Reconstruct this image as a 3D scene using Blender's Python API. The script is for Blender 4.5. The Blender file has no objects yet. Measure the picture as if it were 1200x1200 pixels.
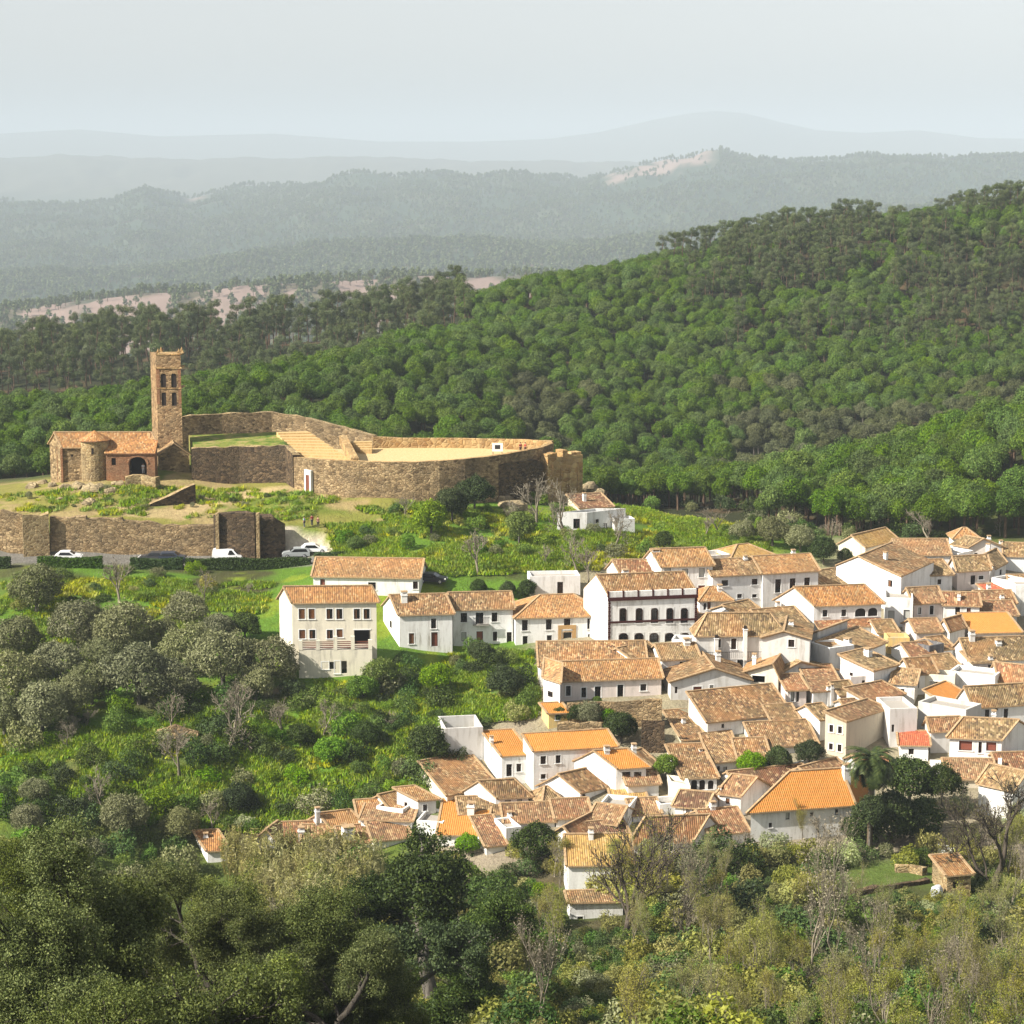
import bpy, math, random
import numpy as np
PI = math.pi
R = math.radians
rnd = random.Random(7)
sc = bpy.context.scene
COL = sc.collection
# ------------------------------------------------------------------ camera model
F, HZ = 2600.0, 170.0                      # focal length and horizon row, on a 1200 px picture
TH = math.atan((600 - HZ) / F)
CT, ST = math.cos(TH), math.sin(TH)

def ray(px, py):
    xc, yc = (px - 600) / F, (600 - py) / F
    return np.array((xc, CT + yc * ST, -ST + yc * CT))

def P(px, py, D):
    d = ray(px, py)
    return d * (D / d[1])

def on_plane(px, py, z):
    d = ray(px, py)
    return d * (z / d[2])

def pix(p):
    fw = p[1] * CT - p[2] * ST
    up = p[1] * ST + p[2] * CT
    return 600 + F * p[0] / fw, 600 - F * up / fw, F / fw

cam = bpy.data.cameras.new('camera')
camo = bpy.data.objects.new('camera', cam)
COL.objects.link(camo)
camo.rotation_euler = (PI / 2 - TH, 0, 0)
cam.sensor_width = 36
cam.lens = 36 * F / 1200
cam.clip_start, cam.clip_end = 1.0, 150000
sc.camera = camo

# ------------------------------------------------------------------ object helpers
def tag(o, label=None, cat=None, group=None, kind=None):
    if label: o['label'] = label
    if cat: o['category'] = cat
    if group: o['group'] = group
    if kind: o['kind'] = kind
    return o

def empty(name, loc, rz=0.0):
    o = bpy.data.objects.new(name, None)
    o.empty_display_size = 0.5
    COL.objects.link(o)
    o.location = [float(v) for v in loc]
    o.rotation_euler = (0, 0, rz)
    return o

def link(name, me, parent=None, loc=None, rz=0.0, col=None):
    o = bpy.data.objects.new(name, me)
    COL.objects.link(o)
    if parent is not None: o.parent = parent
    if loc is not None: o.location = [float(v) for v in loc]
    if rz: o.rotation_euler = (0, 0, rz)
    if col is not None: o.color = col
    return o

def mesh_np(name, V, faces, mats, midx=None, smooth=False, uv=None):
    """V (n,3); faces: list of int arrays (m,3)/(m,4)/(m,k); midx: one int per array or arrays"""
    me = bpy.data.meshes.new(name)
    V = np.asarray(V, dtype=np.float32)
    me.vertices.add(len(V))
    me.vertices.foreach_set('co', V.ravel())
    loops, starts, tot, mi = [], [], 0, []
    for k, fa in enumerate(faces):
        fa = np.asarray(fa, dtype=np.int32)
        if fa.size == 0: continue
        n, w = fa.shape
        loops.append(fa.ravel())
        starts.append(tot + np.arange(n) * w)
        tot += n * w
        m = 0 if midx is None else midx[k]
        mi.append(np.broadcast_to(np.asarray(m, dtype=np.int32), (n,)))
    loops = np.concatenate(loops); starts = np.concatenate(starts); mi = np.concatenate(mi)
    me.loops.add(len(loops)); me.loops.foreach_set('vertex_index', loops)
    me.polygons.add(len(starts)); me.polygons.foreach_set('loop_start', starts.astype(np.int32))
    me.polygons.foreach_set('material_index', mi.astype(np.int32))
    me.polygons.foreach_set('use_smooth', np.full(len(starts), bool(smooth)))
    if uv is not None:
        ul = me.uv_layers.new(name='UVMap')
        ul.data.foreach_set('uv', np.asarray(uv, dtype=np.float32)[loops].ravel())
    for m in mats: me.materials.append(m)
    me.update(calc_edges=True)
    return me

class MB:
    """collects boxes, prisms, polygons into one mesh"""
    def __init__(s): s.v, s.f, s.m, s.n, s.uv = [], [], [], 0, []
    def poly(s, pts, m=0, uvs=None):
        pts = [tuple(map(float, p)) for p in pts]
        s.v += pts; s.uv += list(uvs) if uvs is not None else [(0, 0)] * len(pts)
        s.f.append(tuple(range(s.n, s.n + len(pts)))); s.m.append(m); s.n += len(pts)
    def box(s, x0, x1, y0, y1, z0, z1, m=0):
        p = [(x0, y0, z0), (x1, y0, z0), (x1, y1, z0), (x0, y1, z0), (x0, y0, z1), (x1, y0, z1), (x1, y1, z1), (x0, y1, z1)]
        s.hexa(p, m)
    def hexa(s, p, m=0):
        for q in ((0, 3, 2, 1), (4, 5, 6, 7), (0, 1, 5, 4), (1, 2, 6, 5), (2, 3, 7, 6), (3, 0, 4, 7)):
            s.poly([p[i] for i in q], m)
    def bar(s, a, b, w, h, m=0, up=(0, 0, 1)):
        a, b = np.array(a, float), np.array(b, float)
        d = b - a; d /= np.linalg.norm(d) + 1e-9
        up = np.array(up, float)
        x = np.cross(d, up); x /= np.linalg.norm(x) + 1e-9
        u = np.cross(x, d)
        q = [a - x * w / 2 - u * h / 2, a + x * w / 2 - u * h / 2, b + x * w / 2 - u * h / 2, b - x * w / 2 - u * h / 2,
             a - x * w / 2 + u * h / 2, a + x * w / 2 + u * h / 2, b + x * w / 2 + u * h / 2, b - x * w / 2 + u * h / 2]
        s.hexa(q, m)
    def cyl(s, c, r0, r1, z0, z1, n=16, m=0, cap=True, a0=0, a1=2 * PI):
        full = abs(a1 - a0 - 2 * PI) < 1e-6
        k = n if full else n + 1
        A = [a0 + (a1 - a0) * i / n for i in range(k)]
        for i in range(n):
            a, b = A[i], A[(i + 1) % k]
            q = [(c[0] + r0 * math.cos(a), c[1] + r0 * math.sin(a), z0), (c[0] + r0 * math.cos(b), c[1] + r0 * math.sin(b), z0),
                 (c[0] + r1 * math.cos(b), c[1] + r1 * math.sin(b), z1), (c[0] + r1 * math.cos(a), c[1] + r1 * math.sin(a), z1)]
            s.poly(q if r1 > 1e-4 else q[:3], m)
        if cap and r1 > 1e-4:
            s.poly([(c[0] + r1 * math.cos(a), c[1] + r1 * math.sin(a), z1) for a in A], m)
    def build(s, name, mats, parent=None, loc=None, rz=0.0, col=None, data_only=False):
        me = bpy.data.meshes.new(name)
        me.from_pydata(s.v, [], s.f)
        me.polygons.foreach_set('material_index', np.array(s.m, dtype=np.int32))
        ul = me.uv_layers.new(name='UVMap')
        li = np.empty(len(me.loops), dtype=np.int32); me.loops.foreach_get('vertex_index', li)
        ul.data.foreach_set('uv', np.asarray(s.uv, dtype=np.float32)[li].ravel())
        for m in (mats if isinstance(mats, (list, tuple)) else [mats]): me.materials.append(m)
        me.update()
        if data_only: return me
        return link(name, me, parent, loc, rz, col)

# ------------------------------------------------------------------ materials
class NT:
    def __init__(s, name):
        s.mat = bpy.data.materials.new(name); s.mat.use_nodes = True
        s.t = s.mat.node_tree; s.b = s.t.nodes['Principled BSDF']; s.out = s.t.nodes['Material Output']
        s.b.inputs['Roughness'].default_value = 0.9
        s.b.inputs['Specular IOR Level'].default_value = 0.15
    def n(s, typ, **kw):
        nd = s.t.nodes.new(typ)
        for k, v in kw.items(): setattr(nd, k, v)
        return nd
    def l(s, a, b): s.t.links.new(a, b)
    def set(s, sock, v):
        if isinstance(v, bpy.types.NodeSocket): s.l(v, sock)
        else: sock.default_value = v
    def math(s, op, a, b=0.0, c=0.0):
        nd = s.n('ShaderNodeMath', operation=op)
        s.set(nd.inputs[0], a); s.set(nd.inputs[1], b); s.set(nd.inputs[2], c)
        return nd.outputs[0]
    def mix(s, f, a, b, mode='MIX'):
        nd = s.n('ShaderNodeMix', data_type='RGBA', blend_type=mode)
        s.set(nd.inputs[0], f); s.set(nd.inputs[6], a); s.set(nd.inputs[7], b)
        return nd.outputs[2]
    def noise(s, scale, vec=None, detail=3, rough=0.55, out=0):
        nd = s.n('ShaderNodeTexNoise'); nd.inputs['Scale'].default_value = scale
        nd.inputs['Detail'].default_value = detail; nd.inputs['Roughness'].default_value = rough
        if vec is not None: s.l(vec, nd.inputs['Vector'])
        return nd.outputs[out]
    def ramp(s, f, stops):
        nd = s.n('ShaderNodeValToRGB'); s.l(f, nd.inputs[0])
        el = nd.color_ramp.elements
        while len(el) < len(stops): el.new(0.5)
        for e, (p, c) in zip(el, stops):
            e.position = p; e.color = (c, c, c, 1) if isinstance(c, (int, float)) else (*c, 1)
        return nd.outputs[0]
    def coord(s, which='Object'): return s.n('ShaderNodeTexCoord').outputs[which]
    def scalev(s, vec, sv):
        nd = s.n('ShaderNodeMapping'); nd.inputs['Scale'].default_value = sv; s.l(vec, nd.inputs['Vector']); return nd.outputs[0]
    def bump(s, h, dist, strength=1.0):
        nd = s.n('ShaderNodeBump'); nd.inputs['Distance'].default_value = dist; nd.inputs['Strength'].default_value = strength
        s.l(h, nd.inputs['Height']); s.l(nd.outputs[0], s.b.inputs['Normal'])
    def color(s, c): s.set(s.b.inputs['Base Color'], c)

def plain(name, c, rough=0.7, spec=0.2, metal=0.0):
    m = NT(name); m.color((*c, 1)); m.b.inputs['Roughness'].default_value = rough
    m.b.inputs['Specular IOR Level'].default_value = spec; m.b.inputs['Metallic'].default_value = metal
    return m.mat

def mat_wash():
    m = NT('lime_wash'); oi = m.n('ShaderNodeObjectInfo')
    geo = m.n('ShaderNodeNewGeometry').outputs['Position']
    n1 = m.noise(0.35, geo, 4, 0.65)
    st = m.noise(1.0, m.scalev(geo, (1.6, 1.6, 0.22)), 5, 0.7)
    fine = m.noise(3.0, geo, 3)
    dirt = m.math('MULTIPLY', m.ramp(st, [(0.46, 0.0), (0.68, 1.0)]), m.ramp(n1, [(0.40, 0.12), (0.62, 0.85)]))
    c = m.mix(dirt, oi.outputs['Color'], (0.33, 0.30, 0.25, 1))
    c = m.mix(m.ramp(fine, [(0.35, 0.10), (0.6, 0.0)]), c, (0.5, 0.47, 0.42, 1))
    m.color(c); m.bump(fine, 0.02, 0.4)
    return m.mat

def mat_tile():
    m = NT('clay_roof_tile'); oi = m.n('ShaderNodeObjectInfo')
    gp = m.n('ShaderNodeNewGeometry').outputs['Position']
    uv = m.n('ShaderNodeUVMap').outputs[0]
    sp = m.n('ShaderNodeSeparateXYZ'); m.l(uv, sp.inputs[0])
    def cells(du, dv, k, off=0.0):
        v_ = m.math('MULTIPLY', sp.outputs[1], 1 / dv); fu = m.math('FLOOR', m.math('MULTIPLY', sp.outputs[0], 1 / du))
        fv = m.math('FLOOR', m.math('ADD', v_, m.math('MULTIPLY', m.math('MODULO', fu, 2.0), off)))
        cb = m.n('ShaderNodeCombineXYZ'); m.l(fu, cb.inputs[0]); m.l(fv, cb.inputs[1]); m.l(m.math('MULTIPLY', oi.outputs['Random'], k), cb.inputs[2])
        wn = m.n('ShaderNodeTexWhiteNoise', noise_dimensions='3D'); m.l(cb.outputs[0], wn.inputs['Vector']); return wn.outputs
    w1, w2 = cells(.24, .36, 91.0, .5), cells(.24, .36, 37.0, .5)
    r1, r2 = w1['Value'], w2['Value']
    big = m.noise(0.30, gp, 4, 0.7); mid = m.noise(1.3, gp, 4, 0.75); fin = m.noise(4.5, gp, 2, .6)
    age = oi.outputs['Alpha']; base = oi.outputs['Color']
    hs = m.n('ShaderNodeHueSaturation'); m.l(base, hs.inputs['Color'])
    m.l(m.math('ADD', 0.55, m.math('MULTIPLY', r1, 0.9)), hs.inputs['Value'])
    m.l(m.math('ADD', 0.485, m.math('MULTIPLY', r2, 0.03)), hs.inputs['Hue'])
    c = m.mix(m.math('MULTIPLY', age, 0.9), base, hs.outputs[0])
    c = m.mix(m.math('MULTIPLY', m.math('GREATER_THAN', r2, 0.86), m.math('MULTIPLY', age, 0.7)), c, (0.60, 0.43, 0.24, 1))
    c = m.mix(m.math('MULTIPLY', m.math('LESS_THAN', r2, 0.16), m.math('MULTIPLY', age, 0.75)), c, (0.075, 0.05, 0.035, 1))
    f = m.math('ADD', m.math('ADD', m.math('MULTIPLY', big, 0.55), m.math('MULTIPLY', mid, 0.35)), m.math('MULTIPLY', fin, 0.12))
    lich = m.math('MULTIPLY', m.ramp(f, [(0.44, 0.0), (0.58, 1.0)]), m.math('MULTIPLY', age, 0.8))
    c = m.mix(m.math('MULTIPLY', lich, m.math('ADD', .45, m.math('MULTIPLY', r1, .55))), c, (0.125, 0.10, 0.055, 1))
    warm = m.ramp(m.noise(.22, m.scalev(gp, (1, 1, 1)), 2), [(.5, 0.0), (.68, .5)])
    c = m.mix(m.math('MULTIPLY', warm, age), c, m.mix(.6, c, (.50, .22, .075, 1)))
    m.color(c)
    wave = m.math('ABSOLUTE', m.math('SINE', m.math('MULTIPLY', sp.outputs[0], PI / 0.24)))
    step = m.math('FRACT', m.math('MULTIPLY', sp.outputs[1], 1 / 0.36))
    m.bump(m.math('ADD', m.math('ADD', wave, m.math('MULTIPLY', step, 0.4)), m.math('MULTIPLY', r1, .5)), 0.06, 0.8)
    m.b.inputs['Roughness'].default_value = 0.85
    return m.mat

def mat_stone(name, cols, scale=1.5, mortar=(0.32, 0.26, 0.17), course=1.6, rough=0.95):
    m = NT(name); v = m.coord('Object')
    vs = m.scalev(v, (1, 1, course))
    wob = m.noise(1.2, v, 2, out=1)
    vm = m.n('ShaderNodeMix', data_type='VECTOR'); vm.inputs[0].default_value = 0.06; m.l(vs, vm.inputs[4]); m.l(wob, vm.inputs[5])
    vo = m.n('ShaderNodeTexVoronoi'); vo.inputs['Scale'].default_value = scale; m.l(vm.outputs[1], vo.inputs['Vector'])
    ve = m.n('ShaderNodeTexVoronoi', feature='DISTANCE_TO_EDGE'); ve.inputs['Scale'].default_value = scale; m.l(vm.outputs[1], ve.inputs['Vector'])
    sep = m.n('ShaderNodeSeparateColor'); m.l(vo.outputs['Color'], sep.inputs[0])
    c = m.ramp(sep.outputs[0], [(i / (len(cols) - 1), c) for i, c in enumerate(cols)])
    big = m.noise(0.22, v, 4, 0.7)
    c = m.mix(m.ramp(big, [(0.42, 0.0), (0.62, 0.75)]), c, m.mix(0.72, c, (0.075, 0.06, 0.04, 1)))
    c = m.mix(m.ramp(m.noise(0.5, v, 3), [(0.55, 0.0), (0.75, 0.4)]), c, (*mortar, 1))
    c = m.mix(m.ramp(ve.outputs[0], [(0.02, 0.75), (0.09, 0.0)]), c, (*mortar, 1))
    m.color(c); m.b.inputs['Roughness'].default_value = rough
    h = m.math('ADD', m.ramp(ve.outputs[0], [(0.0, 0.0), (0.14, 1.0)]), m.noise(4, v, 3))
    m.bump(h, 0.10, 0.9)
    return m.mat

def mat_leaf(name, c1, c2, c3=None, trans=0.25, hue=0.03):
    """leaf colour between c1 and c2 leaf by leaf, tinted tree by tree"""
    m = NT(name); oi = m.n('ShaderNodeObjectInfo')
    ri = m.n('ShaderNodeNewGeometry').outputs['Random Per Island']
    c = m.ramp(ri, [(0.0, c1), (0.6, c2), (1.0, c3 or c2)])
    hs = m.n('ShaderNodeHueSaturation'); m.l(c, hs.inputs['Color'])
    m.l(m.math('ADD', 0.5 - hue, m.math('MULTIPLY', oi.outputs['Random'], 2 * hue)), hs.inputs['Hue'])
    rv = m.math('FRACT', m.math('MULTIPLY', oi.outputs['Random'], 17.31))
    m.l(m.math('ADD', 0.72, m.math('MULTIPLY', rv, 0.56)), hs.inputs['Value'])
    m.l(m.math('ADD', 0.85, m.math('MULTIPLY', m.math('FRACT', m.math('MULTIPLY', oi.outputs['Random'], 7.7)), 0.3)), hs.inputs['Saturation'])
    m.color(hs.outputs[0])
    m.b.inputs['Roughness'].default_value = 0.6; m.b.inputs['Specular IOR Level'].default_value = 0.2
    if trans:
        tr = m.n('ShaderNodeBsdfTranslucent'); m.l(hs.outputs[0], tr.inputs[0])
        mx = m.n('ShaderNodeMixShader'); mx.inputs[0].default_value = trans
        m.l(m.b.outputs[0], mx.inputs[1]); m.l(tr.outputs[0], mx.inputs[2]); m.l(mx.outputs[0], m.out.inputs[0])
    return m.mat

def mat_bark(name, c1, c2):
    m = NT(name); v = m.coord('Object')
    n = m.noise(2.5, m.scalev(v, (1.5, 1.5, 0.4)), 4, 0.7)
    m.color(m.ramp(n, [(0.35, c1), (0.7, c2)])); m.bump(n, 0.05, 0.8)
    return m.mat

WASH, TILE = mat_wash(), mat_tile()
RIDGE = mat_bark('ridge_tile', (0.30, 0.19, 0.10), (0.50, 0.36, 0.21))
TIMBER = plain('dark_timber', (0.045, 0.022, 0.015), 0.6, 0.3)
BROWN = plain('brown_shutter', (0.20, 0.085, 0.035), 0.6, 0.3)
DOORW = plain('red_brown_door', (0.16, 0.05, 0.03), 0.55, 0.3)
GLASS = plain('dark_window_glass', (0.012, 0.012, 0.014), 0.12, 0.5)
BLIND = plain('pale_blind', (0.42, 0.42, 0.38), 0.7)
REDBL = plain('red_brown_blind', (0.22, 0.07, 0.045), 0.7)
DARK = plain('shaded_interior', (0.03, 0.022, 0.018), 0.9)  # dark sheets in open porches and arches carry their inner shade
TRIMW = plain('white_surround', (0.78, 0.77, 0.74), 0.85)
TRIMO = plain('ochre_stone_surround', (0.45, 0.28, 0.12), 0.85)
IRON = plain('black_iron', (0.02, 0.02, 0.022), 0.5, 0.4)
TRIMD = plain('oxblood_trim', (0.055, 0.012, 0.010), 0.7)
CONC = plain('grey_terrace_floor', (0.35, 0.32, 0.28), 0.9)
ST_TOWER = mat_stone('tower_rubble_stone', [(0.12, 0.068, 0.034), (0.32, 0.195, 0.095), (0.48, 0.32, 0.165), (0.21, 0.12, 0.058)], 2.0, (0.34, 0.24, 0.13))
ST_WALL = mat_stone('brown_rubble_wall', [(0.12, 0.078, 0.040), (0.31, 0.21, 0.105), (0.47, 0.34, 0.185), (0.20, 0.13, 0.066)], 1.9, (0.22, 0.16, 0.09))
ST_DARK = mat_stone('dark_rubble_wall', [(0.030, 0.021, 0.014), (0.085, 0.056, 0.034), (0.17, 0.115, 0.066), (0.05, 0.033, 0.02)], 1.8, (0.09, 0.065, 0.04))  # on the castle walls this dark tone also stands in for shade
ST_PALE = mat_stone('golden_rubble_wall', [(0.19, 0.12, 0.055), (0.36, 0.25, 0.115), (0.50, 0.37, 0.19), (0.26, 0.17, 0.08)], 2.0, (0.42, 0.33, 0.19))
BRICK = mat_stone('old_brickwork', [(0.28, 0.11, 0.05), (0.38, 0.16, 0.075), (0.46, 0.23, 0.12), (0.24, 0.10, 0.05)], 3.2, (0.40, 0.25, 0.14), 2.6)
OCHRE = mat_stone('ochre_masonry', [(0.30, 0.17, 0.065), (0.46, 0.29, 0.12), (0.54, 0.38, 0.18), (0.36, 0.21, 0.085)], 1.1, (0.40, 0.27, 0.13), 1.3)
SAND = mat_bark('arena_sand', (0.44, 0.31, 0.14), (0.66, 0.50, 0.27))
# ------------------------------------------------------------------ terrain
def sstep(a, b, x):
    t = np.clip((x - a) / (b - a), 0, 1); return t * t * (3 - 2 * t)
def pxof(X, Y): return 600 + F * X / np.maximum(Y * 1.02, 1)
def wall_step(X, Y):
    p = pxof(X, Y)
    return 3.6 * sstep(335.4, 337.6, Y) * (1 - sstep(318, 440, p)) * (1 - sstep(385, 430, Y))
_ctl = []
for x, y, d in [
    # village
    (330, 797, 285), (440, 775, 290), (540, 757, 300), (710, 757, 296), (870, 720, 309), (960, 705, 318), (1200, 655, 350), (1100, 645, 350),
    (630, 830, 272), (800, 830, 272), (1000, 800, 284), (1200, 800, 288), (560, 900, 262), (800, 930, 254), (1000, 970, 246), (1200, 930, 252),
    (400, 990, 248), (230, 1005, 250), (650, 1010, 238), (1150, 720, 318), (480, 850, 271), (450, 930, 257), (1060, 760, 300), (1060, 1040, 226), (1200, 1040, 228), (860, 1050, 224),
    # olive slope, road, hill under the castle
    (0, 900, 262), (0, 800, 285), (0, 705, 312), (0, 660, 330), (150, 900, 260), (150, 800, 284), (150, 700, 312), (150, 661, 331),
    (250, 661, 331.5), (350, 660, 332), (300, 790, 285), (300, 700, 311), (400, 820, 279), (-150, 800, 285), (-150, 661, 330), (-150, 600, 345),
    (0, 598, 345), (150, 602, 345), (60, 576, 355), (100, 564, 363), (195, 548, 368), (300, 590, 352), (360, 573, 356), (430, 580, 350), (270, 565, 366), (0, 580, 362),
    (450, 602, 344), (550, 602, 345), (560, 640, 328), (450, 640, 328), (640, 622, 339), (640, 587, 362), (700, 625, 335), (720, 592, 364),
    (480, 690, 309), (600, 690, 311), (390, 692, 311), (700, 662, 322), (760, 642, 335), (850, 642, 340), (850, 612, 368), (950, 632, 352), (1030, 632, 357), (1200, 642, 356), (1350, 645, 356),
    # valley behind the castle, wooded slopes
    (0, 572, 430), (-200, 572, 430), (200, 560, 440), (400, 548, 452), (600, 562, 470), (700, 587, 470), (850, 587, 460),
    (0, 448, 740), (-200, 450, 740), (100, 436, 740), (200, 424, 750), (300, 408, 770), (400, 398, 790), (480, 388, 830), (560, 378, 860),
    (0, 506, 560), (-200, 506, 560), (100, 506, 570),
    (480, 412, 620), (420, 434, 570), (350, 459, 530), (280, 488, 500), (220, 518, 475), (490, 432, 720), (400, 456, 660), (300, 490, 620), (200, 515, 590),
    (560, 370, 720), (740, 334, 760), (900, 292, 790), (1050, 271, 800), (1200, 253, 820), (1400, 225, 840),
    (500, 445, 570), (700, 470, 580), (700, 400, 660), (900, 500, 560), (900, 400, 660), (1100, 450, 600), (1200, 390, 670), (1400, 390, 670),
    (920, 592, 480), (1000, 580, 495), (1100, 552, 505), (1200, 524, 512), (1400, 500, 515),
    (880, 612, 402), (940, 594, 408), (1000, 576, 415), (1100, 544, 425), (1200, 504, 435), (1400, 465, 440), (940, 628, 372), (1060, 628, 368)]:
    _ctl.append(tuple(P(x, y, d)))
for x, y, z in [(0, 0, -2), (45, 0, -4), (-45, 0, -2), (0, -60, 4), (70, -60, 4), (-70, -60, 4), (0, 60, -27), (40, 60, -28), (-40, 60, -26),
                (0, 100, -44), (45, 100, -45), (-45, 100, -43), (0, 150, -63), (-60, 150, -61), (60, 150, -64), (0, 200, -76), (-70, 205, -74), (60, 200, -76.5),
                (-150, 150, -58), (150, 150, -62), (-160, 250, -72), (150, 250, -72),
                (-250, 900, -96), (0, 900, -92), (250, 930, -75), (-300, 880, -104), (-120, 890, -100)]:
    _ctl.append((x, y, z))
_ctl = np.array(_ctl)
_XY = _ctl[:, :2] / 100.0
_Z = _ctl[:, 2] - wall_step(_ctl[:, 0], _ctl[:, 1])
def _U(d2): return 0.5 * d2 * np.log(d2 + 1e-12)
_n = len(_XY)
_K = _U(((_XY[:, None, :] - _XY[None]) ** 2).sum(-1)) + np.eye(_n) * 0.004
_Pm = np.c_[np.ones(_n), _XY]
_A = np.zeros((_n + 3, _n + 3)); _A[:_n, :_n] = _K; _A[:_n, _n:] = _Pm; _A[_n:, :_n] = _Pm.T
_W = np.linalg.solve(_A, np.r_[_Z, 0, 0, 0])
def tps(X, Y):
    X, Y = np.asarray(X, float) / 100, np.asarray(Y, float) / 100
    sh = X.shape; q = np.c_[X.ravel(), Y.ravel()]; out = np.empty(len(q))
    for i in range(0, len(q), 20000):
        c = q[i:i + 20000]
        out[i:i + 20000] = _U(((c[:, None, :] - _XY[None]) ** 2).sum(-1)) @ _W[:_n] + _W[_n] + c @ _W[_n + 1:]
    return out.reshape(sh)

RIDGES = [  # distance, half width towards us, half width beyond, crest (px, py)
    (2600, 430, 380, [(-400, 400), (0, 373), (150, 352), (300, 332), (400, 321), (620, 313), (800, 332), (1000, 350), (1600, 380)]),
    (5000, 1300, 800, [(-400, 340), (0, 326), (200, 318), (380, 292), (500, 285), (620, 292), (800, 280), (900, 262), (1000, 245), (1200, 240), (1600, 250)]),
    (8500, 2400, 1400, [(-400, 245), (0, 239), (140, 236), (182, 219), (232, 235), (300, 222), (430, 208), (600, 206), (680, 211), (760, 194), (830, 183), (900, 187), (1050, 184), (1200, 185), (1600, 190)]),
    (14000, 2500, 2500, [(-400, 180), (0, 186), (110, 182), (220, 187), (400, 184), (600, 188), (900, 190), (1600, 188)]),
    (23000, 3500, 5000, [(-400, 165), (0, 158), (110, 152), (200, 160), (330, 157), (450, 166), (560, 166), (640, 163), (700, 155), (760, 141), (800, 134), (830, 131), (865, 134), (900, 143), (945, 153), (1000, 156), (1060, 153), (1130, 162), (1600, 168)])]
_rng = np.random.default_rng(5)
_NZ = _rng.random((64, 64))
def vnoise(x, y):
    xi, yi = np.floor(x).astype(int), np.floor(y).astype(int)
    fx, fy = x - xi, y - yi; fx = fx * fx * (3 - 2 * fx); fy = fy * fy * (3 - 2 * fy)
    g = lambda a, b: _NZ[a % 64, b % 64]
    return (g(xi, yi) * (1 - fx) + g(xi + 1, yi) * fx) * (1 - fy) + (g(xi, yi + 1) * (1 - fx) + g(xi + 1, yi + 1) * fx) * fy
def fbm(x, y, o=4):
    s, a, t = 0, 0.5, 0
    for k in range(o):
        s = s + a * vnoise(x * 2 ** k + 11.3 * k, y * 2 ** k + 7.1 * k); t += a; a *= 0.5
    return s / t
def z_far(X, Y):
    p = pxof(X, Y)
    base = np.interp(Y, [800, 1500, 2600, 4000, 8500, 23000, 60000], [-95, -185, -285, -350, -330, -380, -500])
    z = base
    for D, w0, w1, cr in RIDGES:
        cy = np.interp(p, [c[0] for c in cr], [c[1] for c in cr])
        cz = -(cy - HZ) / F * D * 1.0
        w = np.where(Y < D, w0, w1)
        k = np.exp(-((Y - D) / w) ** 2)
        z = np.maximum(z, base + (cz - base) * k)
    gl = (fbm(X / 150, Y / 330, 5) - 0.5) * 40 * sstep(1000, 2000, Y) * (1 + sstep(3500, 8000, Y)) * (1 - sstep(12000, 18000, Y))
    return z + gl * 0.9
def terrain(X, Y):
    X, Y = np.asarray(X, float), np.asarray(Y, float)
    n = tps(X, np.minimum(Y, 1000)) + wall_step(X, Y)
    n = n + (fbm(X / 9, Y / 9, 3) - 0.5) * 0.9 * sstep(60, 120, Y)
    t = sstep(880, 1150, Y)
    return n * (1 - t) + z_far(X, Y) * t
# the sheet: a fan of rows
rows = np.concatenate([np.arange(-60, 200, 4), np.arange(200, 400, 1.1), np.arange(400, 1000, 3), np.geomspace(1000, 60000, 330)])
NA = 440
aa = np.linspace(-0.40, 0.40, NA)
GY = np.repeat(rows[:, None], NA, 1); GX = aa[None, :] * (GY + 130)
GZ = terrain(GX, GY)
def zt(x, y):
    """height of the ground sheet, by interpolation in the fan"""
    x, y = np.asarray(x, float), np.asarray(y, float)
    i = np.clip(np.searchsorted(rows, y) - 1, 0, len(rows) - 2)
    fy = np.clip((y - rows[i]) / (rows[i + 1] - rows[i]), 0, 1)
    u = np.clip((x / (y + 130) - aa[0]) / (aa[1] - aa[0]), 0, NA - 1.001); j = u.astype(int); fx = u - j
    return (GZ[i, j] * (1 - fx) + GZ[i, j + 1] * fx) * (1 - fy) + (GZ[i + 1, j] * (1 - fx) + GZ[i + 1, j + 1] * fx) * fy
def hit(px, py, d0=185, d1=900, far=False):
    """where the line of sight through a pixel first meets the ground"""
    d = ray(px, py); D = np.arange(d0, d1, 0.5)
    t = D / d[1]
    below = (d[2] * t) < zt(d[0] * t, D)
    k = int(np.argmax(below)) if below.any() else len(D) - 1
    return d * (D[k] / d[1])
def lin(c): return np.array(c, float)
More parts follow.
